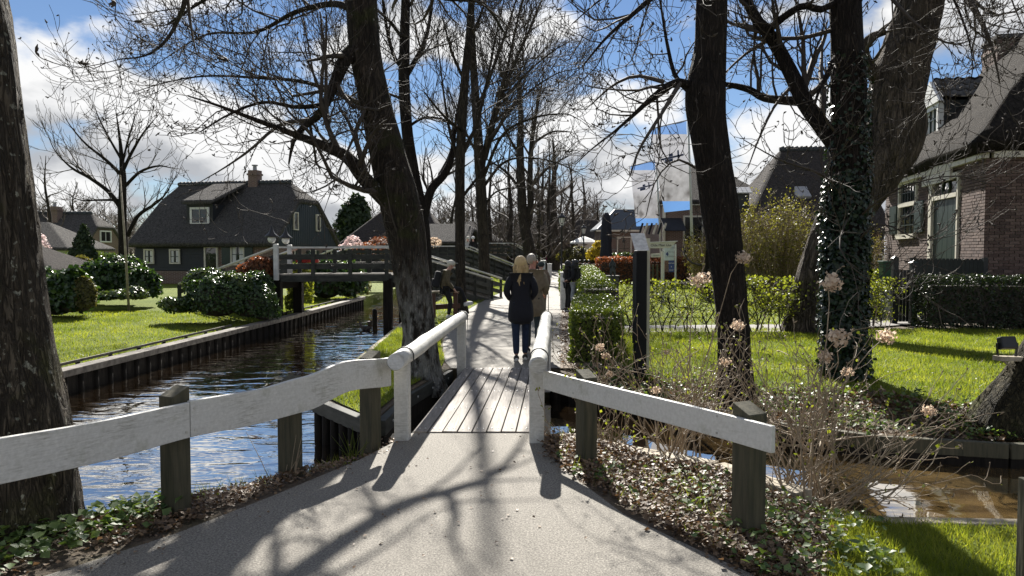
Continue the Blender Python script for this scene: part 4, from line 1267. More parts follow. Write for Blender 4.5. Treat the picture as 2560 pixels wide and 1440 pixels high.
# the 300 bricks that show largest are parts of their own, sharing one mesh; the others are joined
allb = [(i, b) for i, b in enumerate(front_bricks + left_bricks)]
def vis(b):
    c = sum(b, Vector()) / 8
    u, w = c.x / c.y, (CAMH - c.z) / c.y
    return c.z > 1.25 and u < 0.655
rank = sorted([x for x in allb if vis(x[1]) and abs((x[1][1] - x[1][0]).length - (bl - joint)) < 0.002], key=lambda q: sum(q[1], Vector()).y / 8)
singles = set(i for i, b in rank[:300])
bme = None
for i, b in allb:
    if i in singles:
        if bme is None:
            bx = bl - joint
            mb = MB().box((bx / 2, -0.045, bhh / 2), (bx, 0.094, bhh))
            o = mb.build('brick', M['brick'], None)
            o.parent = bh
            bme = o.data
        else:
            o = link(bpy.data.objects.new('brick', bme)); o.parent = bh
        ex_ = (b[1] - b[0]).normalized(); out_ = (b[3] - b[0]); out_.normalize()
        q = b[3]
        Mx = Matrix(((ex_.x, out_.x, 0, 0), (ex_.y, out_.y, 0, 0), (0, 0, 1, 0), (0, 0, 0, 1)))
        if Mx.to_3x3().determinant() < 0:
            Mx = Matrix(((-ex_.x, out_.x, 0, 0), (-ex_.y, out_.y, 0, 0), (0, 0, 1, 0), (0, 0, 0, 1))); q = b[2]
        o.matrix_local = Matrix.Translation(q - C0) @ Mx
    else:
        core.add(b, BXF)
o = core.build('brickwork', M['brick'], bh); o['kind'] = 'stuff'
me_off = bme
# door: frame, transom light, leaf
def lbox(t0, t1, z0, z1, o0, o1, name, mat, parent=None, mp=LWp):
    P = [mp(t0, o0, z0), mp(t1, o0, z0), mp(t1, o1, z0), mp(t0, o1, z0), mp(t0, o0, z1), mp(t1, o0, z1), mp(t1, o1, z1), mp(t0, o1, z1)]
    return MB().add(P, BXF).build(name, M[mat], parent or bh)
ztr = z_at(2360, 487)
dw = lbox(td0, td1, 0.3, ztr - 0.12, -0.10, -0.03, 'door', 'green_paint')
for k in range(5):
    a = td0 + 0.12 + (td1 - td0 - 0.24) * k / 5
    lbox(a + .01, a + (td1 - td0 - 0.24) / 5 - .01, 0.35, ztr - 0.16, -0.03, -0.012, 'door_board', 'green_paint', dw)
lbox(td0 - 0.0, td0 + 0.1, 0.3, zd, -0.06, 0.05, 'door_frame', 'cream')
lbox(td1 - 0.14, td1 + 0.12, 0.3, zd, -0.06, 0.07, 'door_frame', 'cream')
lbox(td0 + 0.1, td1 - 0.14, zd - 0.12, zd + 0.03, -0.06, 0.055, 'door_frame', 'cream')
lbox(td0 + 0.1, td1 - 0.14, ztr - 0.12, ztr, -0.06, 0.06, 'door_transom', 'cream')
fl_ = lbox(td0 + 0.1, td1 - 0.14, ztr, zd - 0.12, -0.05, -0.04, 'fanlight', 'glass')
cz, ct = (ztr + zd - 0.12) / 2, (td0 + td1) / 2
ring = [LWp(ct + 0.30 * math.cos(a * math.pi / 10), -0.02, cz + 0.24 * math.sin(a * math.pi / 10)) for a in range(21)]
MB().tube(ring, 0.03, 6, False).build('wreath', M['conifer'], fl_)
# window in two parts with shutters
zwm = z_at(2265, 512)
wf = lbox(tw0, tw1, openings[1][2], openings[1][3], -0.08, -0.04, 'window', 'glass')
for a, b in ((tw0 - 0.02, tw0 + 0.1), (tw1 - 0.1, tw1 + 0.02)):
    lbox(a, b, openings[1][2], openings[1][3], -0.06, 0.03, 'frame', 'cream', wf)
lbox(tw0 + .1, tw1 - .1, zwm - 0.06, zwm + 0.08, -0.06, 0.032, 'frame', 'cream', wf)
lbox(tw0 + .1, tw1 - .1, openings[1][3] - 0.1, openings[1][3] + .03, -0.06, 0.034, 'frame', 'cream', wf)
lbox(tw0 - 0.05, tw1 + 0.05, openings[1][2] - 0.12, openings[1][2] + .03, -0.06, 0.09, 'sill', 'cream', wf)
for k in range(1, 6):
    a = tw0 + .1 + (tw1 - tw0 - .2) * k / 6
    lbox(a - .015, a + .015, zwm + .08, openings[1][3] - .1, -0.04, -0.01, 'glazing_bar', 'green_paint', wf)
    if k in (2, 4):
        lbox(a - .012, a + .012, openings[1][2] + .03, zwm - .06, -0.04, -0.012, 'glazing_bar', 'green_paint', wf)
for zz in (0.33, 0.66):
    z = openings[1][2] + (zwm - openings[1][2]) * zz
    lbox(tw0 + .1, tw1 - .1, z - .015, z + .015, -0.038, -0.014, 'glazing_bar', 'green_paint', wf)
z = (zwm + openings[1][3]) / 2
lbox(tw0 + .1, tw1 - .1, z - .012, z + .012, -0.038, -0.012, 'glazing_bar', 'green_paint', wf)
sw = (tw1 - tw0) * 0.42
for a in (tw0 - sw - 0.04, tw1 + 0.04):
    s = lbox(a, a + sw, openings[1][2] + .06, zwm + .02, 0.03, 0.075, 'shutter', 'green_paint')
    lbox(a + .08, a + sw - .08, openings[1][2] + .2, zwm - .25, 0.076, 0.09, 'shutter_panel', 'green_paint', s)
# fascia boards under the thatch
lbox(-0.05, LW, ZT - 0.02, ZT + 0.22, -0.05, 0.12, 'fascia', 'cream')
lbox(0.13, 7.5, ZT - 0.02, ZT + 0.22, -0.05, 0.12, 'fascia', 'cream', None, FWp)
lbox(td0 + 0.5, td1 + 0.7, ZT - 0.35, ZT + 0.25, 0.02, 0.10, 'fascia', 'cream')
# roof: hip roof over a 9 m wide plan
def HB(x, y, z): return C0 + er * x + ev * y + Vector((0, 0, z))
V = []
o_ = 0.40; ez = ZT + 0.34; rz = ZT + 6.1
Wd = 9.0
c = [HB(-o_, -o_, ez), HB(Wd + o_, -o_, ez), HB(Wd + o_, LW + o_, ez), HB(-o_, LW + o_, ez), HB(4.5, 4.4, rz), HB(4.5, LW - 4.2, rz)]
bm = bmesh.new()
bv = [bm.verts.new(p) for p in c]
for f in ((0, 1, 4), (1, 2, 5, 4), (2, 3, 5), (3, 0, 4, 5)):
    bm.faces.new([bv[i] for i in f])
bmesh.ops.subdivide_edges(bm, edges=bm.edges[:], cuts=12, use_grid_fill=True)
bmesh.ops.recalc_face_normals(bm, faces=bm.faces)
me = bpy.data.meshes.new('roof'); bm.to_mesh(me); bm.free()
for v in me.vertices:
    k = mnoise.noise(v.co * 0.9) * 0.07 + mnoise.noise(v.co * 3.0) * 0.025
    v.co.z += k
ro = newobj('roof', me, M['thatch_warm'], bh, True)
m = ro.modifiers.new('thick', 'SOLIDIFY'); m.thickness = 0.34; m.offset = -1
# dormer on the left slope, facing the path
def DR(t, dpt, z): return C0 + ev * t + er * dpt + Vector((0, 0, z))
tdm = 6.3
dz0, dz1 = ZT + 0.95, ZT + 2.45
P = [DR(tdm - 0.75, 0.7, dz0), DR(tdm + 0.75, 0.7, dz0), DR(tdm + 0.75, 3.2, dz0), DR(tdm - 0.75, 3.2, dz0)]
MB().prism(P, (0, 0, dz1 - dz0)).build('dormer_wall', M['fence_black'], bh)
df = MB()
def dbar(t0, t1, z0, z1, d0, d1, name, mat, par):
    P = [DR(t0, d0, z0), DR(t1, d0, z0), DR(t1, d1, z0), DR(t0, d1, z0)]
    return MB().prism(P, (0, 0, z1 - z0)).build(name, M[mat], par)
dwn = dbar(tdm - 0.62, tdm + 0.62, dz0 + .08, dz1 - .1, 0.66, 0.69, 'dormer_window', 'curtain', bh)
for a, b in ((tdm - 0.78, tdm - 0.6), (tdm + 0.6, tdm + 0.78)):
    dbar(a, b, dz0 - .15, dz1 - .02, 0.56, 0.72, 'frame', 'white_paint', dwn)
dbar(tdm - .6, tdm + .6, dz1 - .2, dz1 - .03, 0.57, 0.71, 'frame', 'white_paint', dwn)
dbar(tdm - .6, tdm + .6, dz0 - .1, dz0 + .1, 0.57, 0.71, 'frame', 'white_paint', dwn)
for k in (-0.2, 0.2):
    dbar(tdm + k - .02, tdm + k + .02, dz0 + .1, dz1 - .2, 0.60, 0.655, 'glazing_bar', 'green_paint', dwn)
for k in (0.33, 0.66):
    z = dz0 + (dz1 - dz0) * k
    dbar(tdm - .6, tdm + .6, z - .02, z + .02, 0.61, 0.65, 'glazing_bar', 'green_paint', dwn)
gt = 0.75
MB().prism([DR(tdm - 1.0, 0.5, dz1 - .05), DR(tdm, 0.5, dz1 + gt), DR(tdm + 1.0, 0.5, dz1 - .05)], er * 0.14).build('dormer_pediment', M['white_paint'], bh)
tile_me = None
for sgn in (-1, 1):
    for rw in range(3):
        for k in range(9):
            t = tdm + sgn * (0.12 + rw * 0.33)
            z = dz1 + gt - (0.12 + rw * 0.33) * gt + 0.05
            p0 = DR(t + sgn * 0.2, 0.62 + k * 0.32, z - 0.15); p1 = DR(t - sgn * 0.17, 0.62 + k * 0.32, z + 0.13)
            w = er * 0.34
            nrm = (p1 - p0).cross(w).normalized()
            if nrm.z < 0: nrm = -nrm
            vs = []
            for p in (p0, p1):
                for i in range(5):
                    vs.append(p + w * (i / 4) + nrm * (0.035 * math.sin(i / 4 * 2 * math.pi) + (0.03 if p is p0 else 0)))
            mbx = MB().add(vs + [q - nrm * 0.03 for q in vs], [(i, i + 1, i + 6, i + 5) for i in range(4)] + [(i + 10, i + 15, i + 16, i + 11) for i in range(4)] + [(i, i + 10, i + 11, i + 1) for i in range(4)])
            mbx.build('roof_tile', M['pantile'], bh, True)
# chimney with open cap
CH = Vector((16.3, 25.6, 0))
def chb(w, z0, z1, name, mat, dx=0, dy=0, par=None, d=None):
    p = CH + er * dx + ev * dy
    P = [p + er * (i * w / 2) + ev * (j * (d or w) / 2) + Vector((0, 0, z0)) for i, j in ((-1, -1), (1, -1), (1, 1), (-1, 1))]
    return MB().prism(P, (0, 0, z1 - z0)).build(name, M[mat], par or bh)
chz = CAMH + (632 - 118) / F * 25.0
cho = chb(1.25, 5.5, chz, 'chimney', 'mortar')
cbm = MB(); z = ZT + 3.0; row = 0
while z + bhh < chz - 0.13:
    for ax, ay in ((er, ev), (ev, er)):
        for sg in (-1, 1):
            x = -0.625 - (bl / 2 if row % 2 else 0)
            while x < 0.625:
                a0, b0 = max(-.63, x), min(.63, x + bl - joint)
                if b0 - a0 > .04:
                    p0 = CH + ax * a0 + ay * (sg * .60); p1 = CH + ax * b0 + ay * (sg * .60); oo = ay * (sg * .032)
                    cbm.add([p0 + Vector((0, 0, z)), p1 + Vector((0, 0, z)), p1 + oo + Vector((0, 0, z)), p0 + oo + Vector((0, 0, z)), p0 + Vector((0, 0, z + bhh)), p1 + Vector((0, 0, z + bhh)), p1 + oo + Vector((0, 0, z + bhh)), p0 + oo + Vector((0, 0, z + bhh))], BXF)
                x += bl
    z += bhh + joint; row += 1
o = cbm.build('brickwork', M['brick'], cho); o['kind'] = 'stuff'
chb(1.35, chz + 0.22, chz + 0.34, 'cap_slab', 'stone', par=cho)
for i in range(4):
    for j in (-1, 1):
        chb(0.13, chz, chz + 0.22, 'cap_brick', 'brick', -0.55 + i * 0.366, j * 0.55, cho, 0.13)
chb(1.32, chz - 0.12, chz - 0.002, 'brick_course', 'far_brick', par=cho)

# ------------------------------------------------------------------ footbridges
def footbridge(label, A, B, C, D, width, rail, nposts, group='arched timber footbridges', detail=True, boards=2):
    t = thing('footbridge', label, 'bridge', B, group)
    A, B, C, D = [Vector(p) for p in (A, B, C, D)]
    pts = [A, B, C, D]
    back = Vector((0.25, 1, 0)).normalized() * width
    up = Vector((0, 0, 1))
    for i, (p, q) in enumerate(zip(pts, pts[1:])):
        # deck
        s = MB()
        s.add([p, q, q + back, p + back, p - up * .1, q - up * .1, q + back - up * .1, p + back - up * .1], BXF[:0] + [(0, 1, 2, 3), (4, 7, 6, 5), (0, 4, 5, 1), (1, 5, 6, 2), (2, 6, 7, 3), (3, 7, 4, 0)])
        s.build('deck', M['beam'], t)
        for side, off in ((0, Vector((0, 0, 0))), (1, back)):
            a, b = p + off, q + off
            MB().beam(a - up * 0.13, b - up * 0.13, 0.14, 0.2).build('girder', M['bridge'], t)
            MB().beam(a + up * rail, b + up * rail, 0.14, 0.045).build('handrail', M['rail_white'], t)
            for k in range(boards):
                z = rail * (0.28 + 0.36 * k) if boards == 2 else rail * 0.5
                MB().beam(a + up * z, b + up * z, 0.04, rail * 0.20).build('rail_board', M['bridge'], t)
            n = nposts[i]
            for k in range(n + 1):
                if k == 0 and i > 0: continue
                f = a.lerp(b, k / n)
                MB().box(f + up * (rail / 2 - 0.12) - (Vector((0, 0.05, 0)) if side == 0 else -Vector((0, 0.05, 0))), (0.11, 0.08, rail + 0.15)).build('rail_post', M['bridge'], t)
    for p in (B, C):
        for off in (back * 0.05, back * 0.95):
            q = p + off
            MB().box((q.x, q.y, (q.z - 1.0) / 2 - 0.1), (0.26, 0.26, q.z + 0.9)).build('pile', M['pile'], t)
        MB().beam(p - up * 0.32 - back * 0.05, p + back * 1.05 - up * 0.32, 0.2, 0.22).build('cross_beam', M['pile'], t)
    return t
fb = footbridge('nearest arched timber footbridge with two white lamp posts', (-11.6, 27.0, -0.05), (-6.9, 22.6, 1.18), (-3.75, 23.2, 1.18), (-0.78, 30.0, 0.0), 1.35, 0.78, (4, 3, 5))
footbridge('second timber footbridge with two people on its ramp', (-13, 42, -0.05), (-8.2, 37.6, 1.35), (-2.5, 38, 1.35), (0.55, 47.5, 0.0), 1.3, 0.78, (3, 5, 6))
footbridge('third timber footbridge beyond the slim trunks', (-10, 63, 0), (-5.2, 60, 1.75), (-0.1, 60, 1.75), (3.3, 72, 0.0), 1.4, 0.8, (3, 5, 5))
footbridge('farthest timber footbridge behind the old leaning trunks', (-7, 93, 0), (-3.0, 90, 2.0), (2.2, 90, 2.0), (6.2, 105, 0.0), 1.5, 0.85, (2, 4, 4))
# lamp posts standing on the nearest bridge
def bridgelamp(label, p, zt):
    t = thing('bridge_lamp', label, 'lamp', p, 'white lamp posts of the footbridge')
    MB().box((p.x, p.y, (p.z + zt) / 2), (0.14, 0.12, zt - p.z)).build('post', M['rail_white'], t, bevel=0.02)
    MB().tube([(p.x, p.y, zt - 0.12), (p.x - 0.1, p.y, zt - 0.05), (p.x - 0.12, p.y, zt + 0.07)], 0.02, 6).build('bracket', M['black_metal'], t)
    q = Vector((p.x - 0.12, p.y, zt + 0.14))
    MB().ball(q, 0.12, 12, 8).build('globe', M['opal'], t, True)
    MB().lathe(q, [(0.21, 0.06), (0.2, 0.09), (0.1, 0.17), (0.045, 0.28), (0.02, 0.38), (0.005, 0.42)], 12).build('hood', M['black_metal'], t, True)
p = at(691, 690, 22.45); bridgelamp('nearer white lamp post with black hood on the footbridge', Vector((p.x, p.y, 1.0)), CAMH + 22 / F * 22.45)
p = at(725, 690, 24.0); bridgelamp('lamp post with black hood on the far rail of the footbridge', Vector((p.x, p.y, 1.1)), CAMH + 20 / F * 24.0)
for k, px in enumerate((755, 783)):
    q = at(px, 651, 24.1)
    b = MB().box(q, (0.32, 0.18, 0.14), taper=1.15).build('flower_box', M['red'])
    tag(b, ('left' if k == 0 else 'right') + ' one of two red flower boxes on the footbridge rail', 'flower box', 'red flower boxes on the footbridge')
    LOC[b.name] = Vector((0, 0, 0))
p = gp(937, 815, WZ)
mp_ = MB().tube([(p.x, p.y, -1.2), (p.x, p.y, 0.02), (p.x, p.y, 0.08)], [0.075, 0.075, 0.05], 8).build('mooring_post', M['pile'], None, True)
tag(mp_, 'short dark mooring post standing in the canal beside the ducks', 'post')

# ------------------------------------------------------------------ bare trees
class Tubes:
    def __init__(self):
        self.g = {}
    def add(self, pts, rs, sides):
        self.g.setdefault((len(pts), sides), []).append([(p[0], p[1], p[2], r) for p, r in zip(pts, rs)])
    def build(self, name, mat, parent, smooth=True):
        VV, FF, base = [], [], 0
        for (n, sd), L in self.g.items():
            A = np.array(L, dtype=np.float64)
            m = len(A)
            Pp, rr = A[:, :, :3], A[:, :, 3]
            T = np.empty_like(Pp)
            T[:, 1:-1] = Pp[:, 2:] - Pp[:, :-2]
            T[:, 0] = Pp[:, 1] - Pp[:, 0]
            T[:, -1] = Pp[:, -1] - Pp[:, -2]
            T /= np.maximum(np.linalg.norm(T, axis=2, keepdims=True), 1e-9)
            mean = np.abs(T.mean(axis=1))
            ref = np.zeros((m, 1, 3))
            ref[np.arange(m), 0, mean.argmin(axis=1)] = 1.0
            U = np.cross(T, np.broadcast_to(ref, T.shape))
            U /= np.maximum(np.linalg.norm(U, axis=2, keepdims=True), 1e-9)
            Vv = np.cross(T, U)
            a = 2 * np.pi * np.arange(sd) / sd
            ring = Pp[:, :, None, :] + rr[:, :, None, None] * (np.cos(a)[None, None, :, None] * U[:, :, None, :] + np.sin(a)[None, None, :, None] * Vv[:, :, None, :])
            VV.append(ring.reshape(-1, 3))
            i = np.arange(n - 1)[:, None] * sd
            k = np.arange(sd)[None, :]
            k2 = (k + 1) % sd
            q = np.stack([i + k, i + k2, i + sd + k2, i + sd + k], axis=2).reshape(-1, 4)
            FF.append((q[None] + (np.arange(m) * n * sd)[:, None, None] + base).reshape(-1, 4))
            base += m * n * sd
        if not VV:
            return None
        return mesh_np(name, np.concatenate(VV), np.concatenate(FF), mat, parent, smooth)

def grow(tb, rng, st, d, length, r, lvl, P):
    """one branch and its children; P: n, wander, up, ratio, gap, minr, maxlvl, buds"""
    n = (7, 6, 5, 4)[min(lvl, 3)]
    x, y, z = st
    dx, dy, dz = d
    step = length / (n - 1)
    pts = [(x, y, z)]
    dirs = [(dx, dy, dz)]
    wd = P['wander']
    up = P['up'] * (0.5 + rng.random())
    droop = P.get('droop', 0.0)
    for i in range(1, n):
        f = i / (n - 1)
        dx += rng.gauss(0, wd); dy += rng.gauss(0, wd); dz += rng.gauss(0, wd) + up * f - droop * (1 - f)
        l = math.sqrt(dx * dx + dy * dy + dz * dz) + 1e-9
        dx /= l; dy /= l; dz /= l
        x += dx * step; y += dy * step; z += dz * step
        pts.append((x, y, z)); dirs.append((dx, dy, dz))
    mr = P['minr']
    r = max(r, mr)
    rs = [max(mr * 0.8, r * (1 - 0.72 * i / (n - 1))) for i in range(n)]
    tb.add(pts, rs, (6, 5, 4, 3)[min(lvl, 3)])
    if lvl >= P['maxlvl']:
        if P.get('buds') and rng.random() < P['buds']:
            e = pts[-1]; b = P.get('bud', 0.016)
            for _ in range(rng.choice((1, 2, 3))):
                u = (rng.gauss(0, .6), rng.gauss(0, .6), rng.gauss(0.3, .6))
                tb.add([e, (e[0] + u[0] * b, e[1] + u[1] * b, e[2] + u[2] * b), (e[0] + u[0] * b * 2.2, e[1] + u[1] * b * 2.2, e[2] + u[2] * b * 2.2)], [b * .35, b * .7, b * .15], 4)
        return
    spawn(tb, rng, pts, rs, length, lvl, P)

def spawn(tb, rng, pts, rs, length, lvl, P, f0=0.18):
    """children along a polyline"""
    n = len(pts)
    gap = P['gap'][min(lvl, len(P['gap']) - 1)]
    k = max(2, int(length / gap))
    for j in range(k):
        f = f0 + (1 - f0) * (j + rng.random()) / k
        if j == k - 1: f = 1.0
        i = min(n - 2, int(f * (n - 1)))
        u = f * (n - 1) - i
        a, b = pts[i], pts[i + 1]
        p = (a[0] + (b[0] - a[0]) * u, a[1] + (b[1] - a[1]) * u, a[2] + (b[2] - a[2]) * u)
        tx, ty, tz = b[0] - a[0], b[1] - a[1], b[2] - a[2]
        l = math.sqrt(tx * tx + ty * ty + tz * tz) + 1e-9
        tx /= l; ty /= l; tz /= l
        ang = rng.uniform(*P['angle']) * (0.45 if j == k - 1 else 1)
        rx, ry, rz = rng.gauss(0, 1), rng.gauss(0, 1), rng.gauss(P.get('rise', 0.15), 0.8)
        dt = rx * tx + ry * ty + rz * tz
        rx -= dt * tx; ry -= dt * ty; rz -= dt * tz
        l = math.sqrt(rx * rx + ry * ry + rz * rz) + 1e-9
        ca, sa = math.cos(ang), math.sin(ang)
        d = (tx * ca + rx / l * sa, ty * ca + ry / l * sa, tz * ca + rz / l * sa)
        rr = rs[i] + (rs[i + 1] - rs[i]) * u
        cl = length * P['ratio'] * (1.05 - 0.55 * f) * rng.uniform(0.6, 1.25)
        mx = P.get('maxlen')
        if mx: cl = min(cl, mx[min(lvl, len(mx) - 1)] * rng.uniform(0.7, 1.2))
        grow(tb, rng, p, d, max(cl, 0.12), rr * rng.uniform(0.30, 0.56), lvl + 1, P)

def catmull(C, n):
    """smooth resampling of (x, y, z, r) control points"""
    C = [tuple(c) for c in C]
    C = [tuple(2 * a - b for a, b in zip(C[0], C[1]))] + C + [tuple(2 * a - b for a, b in zip(C[-1], C[-2]))]
    res = []
    m = len(C) - 3
    for s in range(n):
        f = s / (n - 1) * m
        i = min(int(f), m - 1); t = f - i
        p0, p1, p2, p3 = C[i:i + 4]
        res.append(tuple(0.5 * (2 * b + (c - a) * t + (2 * a - 5 * b + 4 * c - d) * t * t + (-a + 3 * b - 3 * c + d) * t ** 3) for a, b, c, d in zip(p0, p1, p2, p3)))
    return res
def px3(L, y):
    """[(px, py, r[, dy])] -> [(x, y, z, r)] at depth y"""
    o = []
    for q in L:
        p = at(q[0], q[1], y + (q[3] if len(q) > 3 else 0))
        o.append((p.x, p.y, p.z, q[2]))
    return o
def trunkmesh(name, C, mat, parent, rings=60, sides=26, seed=0, lump=0.07, ridge=0.05, flare=None, fine=0.0, ffreq=7.0):
    R_ = catmull(C, rings)
    V, Fs = [], []
    for i, (x, y, z, r) in enumerate(R_):
        a, b = R_[max(i - 1, 0)], R_[min(i + 1, rings - 1)]
        t = Vector((b[0] - a[0], b[1] - a[1], b[2] - a[2])).normalized()
        u = t.cross(Vector((0, 1, 0.01))).normalized() if abs(t.y) < 0.9 else t.cross(Vector((1, 0, 0))).normalized()
        w = t.cross(u)
        for k in range(sides):
            th = 2 * math.pi * k / sides
            dv = u * math.cos(th) + w * math.sin(th)
            q = Vector((x, y, z))
            rr = r * (1 + lump * mnoise.noise(Vector((math.cos(th) * 1.1 + seed, math.sin(th) * 1.1, z * 1.1))) + ridge * mnoise.noise(Vector((math.cos(th) * 5 + seed, math.sin(th) * 5, z * 2.2)))
                      + (fine * (0.5 - 2 * abs(mnoise.noise(Vector((math.cos(th) * ffreq + seed, math.sin(th) * ffreq, z * ffreq * 0.22))))) if fine else 0))
            if flare:
                g = max(0.0, 1 - (z - flare[0]) / flare[1])
                rr *= 1 + flare[2] * g * g * (0.65 + 0.75 * mnoise.noise(Vector((math.cos(th) * 1.8 + seed * 2, math.sin(th) * 1.8, 0.2))))
            V.append(q + dv * rr)
    for i in range(rings - 1):
        for k in range(sides):
            k2 = (k + 1) % sides
            Fs.append((i * sides + k, i * sides + k2, (i + 1) * sides + k2, (i + 1) * sides + k))
    return MB().add(V, Fs).build(name, mat, parent, True)
def limbmesh(t, C, mat, seed, n=26, sides=12):
    return trunkmesh('limb', C, mat, t, n, sides, seed, 0.12, 0.05)
NEARP = dict(wander=0.19, up=0.22, ratio=0.62, gap=(0.22, 0.185, 0.16), minr=0.0046, maxlvl=3, angle=(0.45, 1.15), maxlen=(2.2, 1.1, 0.5), buds=0.5, bud=0.016, rise=0.1)
def tree(label, cat_name, y, trunk, limbs, mat, twigmat, seed, P, rings=60, sides=26, flare=None, group=None, topfork=0, world_limbs=(), limb_sides=12, ltwig=1.0, fine=0.0, ffreq=7.0):
    base = px3(trunk[:1], y)[0]
    t = thing(cat_name, label, 'tree', (base[0], base[1], 0), group)
    C = px3(trunk, y)
    C[0] = (C[0][0], C[0][1], min(C[0][2], -0.1) - 0.15, C[0][3])
    trunkmesh('trunk', C, mat, t, rings, sides, seed, flare=flare, fine=fine, ffreq=ffreq)
    rng_ = random.Random(seed)
    tb = Tubes()
    allL = [px3(L, y) for L in limbs] + [list(L) for L in world_limbs]
    for i, L in enumerate(allL):
        ln = sum(math.dist(a[:3], b[:3]) for a, b in zip(L, L[1:]))
        RS = catmull(L, max(8, int(ln * 6)))
        if L[0][3] > 0.035 * 1:
            limbmesh(t, L, mat, seed + i, max(10, int(ln * 7)), limb_sides)
        else:
            tb.add([q[:3] for q in RS], [max(q[3], 0.004) for q in RS], 6)
        high = np.mean([(q[2] - CAMH) / q[1] for q in L]) > 0.36
        spawn(tb, rng_, [q[:3] for q in RS], [max(q[3], 0.006) for q in RS], ln * ltwig, 0, dict(P, gap=(.55, .42, .35), maxlvl=2, maxlen=(1.4, .6, .3)) if i >= len(limbs) else dict(P, gap=tuple(x * 2.6 for x in P['gap'])) if high else P, 0.12)
    if topfork:
        R_ = catmull(C, 20)
        e = R_[-1]; d_ = Vector(R_[-1][:3]) - Vector(R_[-2][:3]); d_.normalize()
        for k in range(topfork):
            dd = (d_ + Vector((rng_.gauss(0, .5), rng_.gauss(0, .5), rng_.gauss(0, .2)))).normalized()
            grow(tb, rng_, e[:3], tuple(dd), rng_.uniform(2.0, 3.6), e[3] * 0.7, 0, dict(P, gap=tuple(x * 2.2 for x in P['gap'])))
    tb.build('crown', twigmat, t)
    return t

TP = dict(NEARP)
# T: lichened trunk at the left edge, with a bud-tipped branch hanging into the picture
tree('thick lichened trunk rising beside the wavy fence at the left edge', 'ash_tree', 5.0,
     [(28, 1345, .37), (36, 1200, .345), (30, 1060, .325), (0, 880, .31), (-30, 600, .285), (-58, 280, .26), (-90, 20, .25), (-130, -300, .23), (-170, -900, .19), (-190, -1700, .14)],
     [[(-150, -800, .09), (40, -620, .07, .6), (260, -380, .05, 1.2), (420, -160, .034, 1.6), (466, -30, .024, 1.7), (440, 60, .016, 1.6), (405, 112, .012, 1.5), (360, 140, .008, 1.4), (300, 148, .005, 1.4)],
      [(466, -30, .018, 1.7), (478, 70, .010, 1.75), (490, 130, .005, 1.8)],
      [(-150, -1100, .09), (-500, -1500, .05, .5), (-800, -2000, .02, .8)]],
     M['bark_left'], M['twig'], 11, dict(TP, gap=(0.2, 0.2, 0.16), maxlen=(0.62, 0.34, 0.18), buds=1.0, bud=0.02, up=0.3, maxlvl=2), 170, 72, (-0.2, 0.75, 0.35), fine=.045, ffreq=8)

# leaning ash in the centre-left
elx = lambda px, py, h: gp(px, py) + Vector((0, h / math.tan(SUN_EL), 0)) + Vector((math.tan(SUN_AZ) * h / math.tan(SUN_EL), 0, h))
sh = [((620, 1560), .11), ((750, 1440), .095), ((905, 1330), .08), ((1010, 1266), .07), ((1130, 1232), .058), ((1235, 1192), .045), ((1300, 1120), .03), ((1360, 1010), .02)]
shadow_limb = [tuple(elx(p[0], p[1], 6.1 + 0.12 * i)) + (r,) for i, (p, r) in enumerate(sh)]
sh2 = [((1118, 1236), .05), ((1138, 1290), .04), ((1130, 1345), .028), ((1150, 1400), .02), ((1180, 1450), .012)]
shadow_limb2 = [tuple(elx(p[0], p[1], 6.5 - 0.1 * i)) + (r,) for i, (p, r) in enumerate(sh2)]
q = shadow_limb[0]
lead = [(-2.15, 11.2, 5.6, .13), (-1.9, 11.7, 5.9, .12)] + shadow_limb
tree('leaning ash with a chalky lichen foot beside the plank bridge', 'ash_tree', 11.2,
     [(1054, 948, .30), (1050, 890, .265), (1045, 800, .240), (1018, 610, .265), (1000, 510, .29), (968, 385, .25), (946, 290, .235), (916, 150, .222), (905, 20, .215), (896, -150, .2), (872, -380, .175), (845, -700, .13), (830, -1000, .08)],
     [[(985, 520, .13), (945, 482, .11, -.2), (905, 440, .10, -.3), (870, 395, .085, -.4), (822, 370, .07, -.5), (740, 338, .045, -.6), (640, 300, .03, -.8), (540, 262, .018, -.9), (470, 240, .009, -1)],
      [(890, 125, .12), (862, 150, .10, -.2), (835, 215, .075, -.3), (800, 285, .055, -.4), (765, 312, .05, -.4), (735, 350, .03, -.5), (722, 410, .012, -.5)],
      [(812, 262, .04, -.4), (740, 268, .028, -.6), (660, 255, .022, -.8), (575, 285, .015, -1), (500, 330, .008, -1.2)],
      [(780, 300, .035, -.4), (700, 312, .026, -.2), (625, 375, .02, 0), (560, 420, .012, .2), (500, 455, .006, .2)],
      [(935, 280, .05), (860, 240, .036, .5), (760, 205, .03, .8), (650, 195, .022, 1.2), (520, 190, .015, 1.3), (420, 205, .009, 1.3), (320, 235, .005, 1.3)],
      [(905, 40, .07), (840, 10, .05, .6), (740, 30, .036, 1), (640, 80, .026, 1.4), (520, 85, .017, 1.6), (430, 135, .009, 1.8), (350, 190, .005, 1.8)],
      [(890, -200, .08), (780, -150, .055, -.6), (650, -70, .038, -1), (520, -5, .022, -1.2), (420, 60, .012, -1.4)],
      [(930, 230, .03), (890, 330, .02, -.5), (850, 420, .012, -.7), (820, 500, .006, -.8)],
      [(1022, 640, .018), (985, 560, .012, -.3), (965, 470, .006, -.4)],
      [(868, -380, .1), (760, -700, .07, 1), (640, -900, .04, 1.6), (500, -1050, .02, 2)],
      [(850, -650, .09), (980, -900, .06, -.5), (1080, -1200, .03, -1)]],
     M['bark_ash'], M['twig'], 21, TP, 170, 60, (-0.1, 0.8, 0.45), None, 3, (lead, shadow_limb2), fine=.025, ffreq=7)

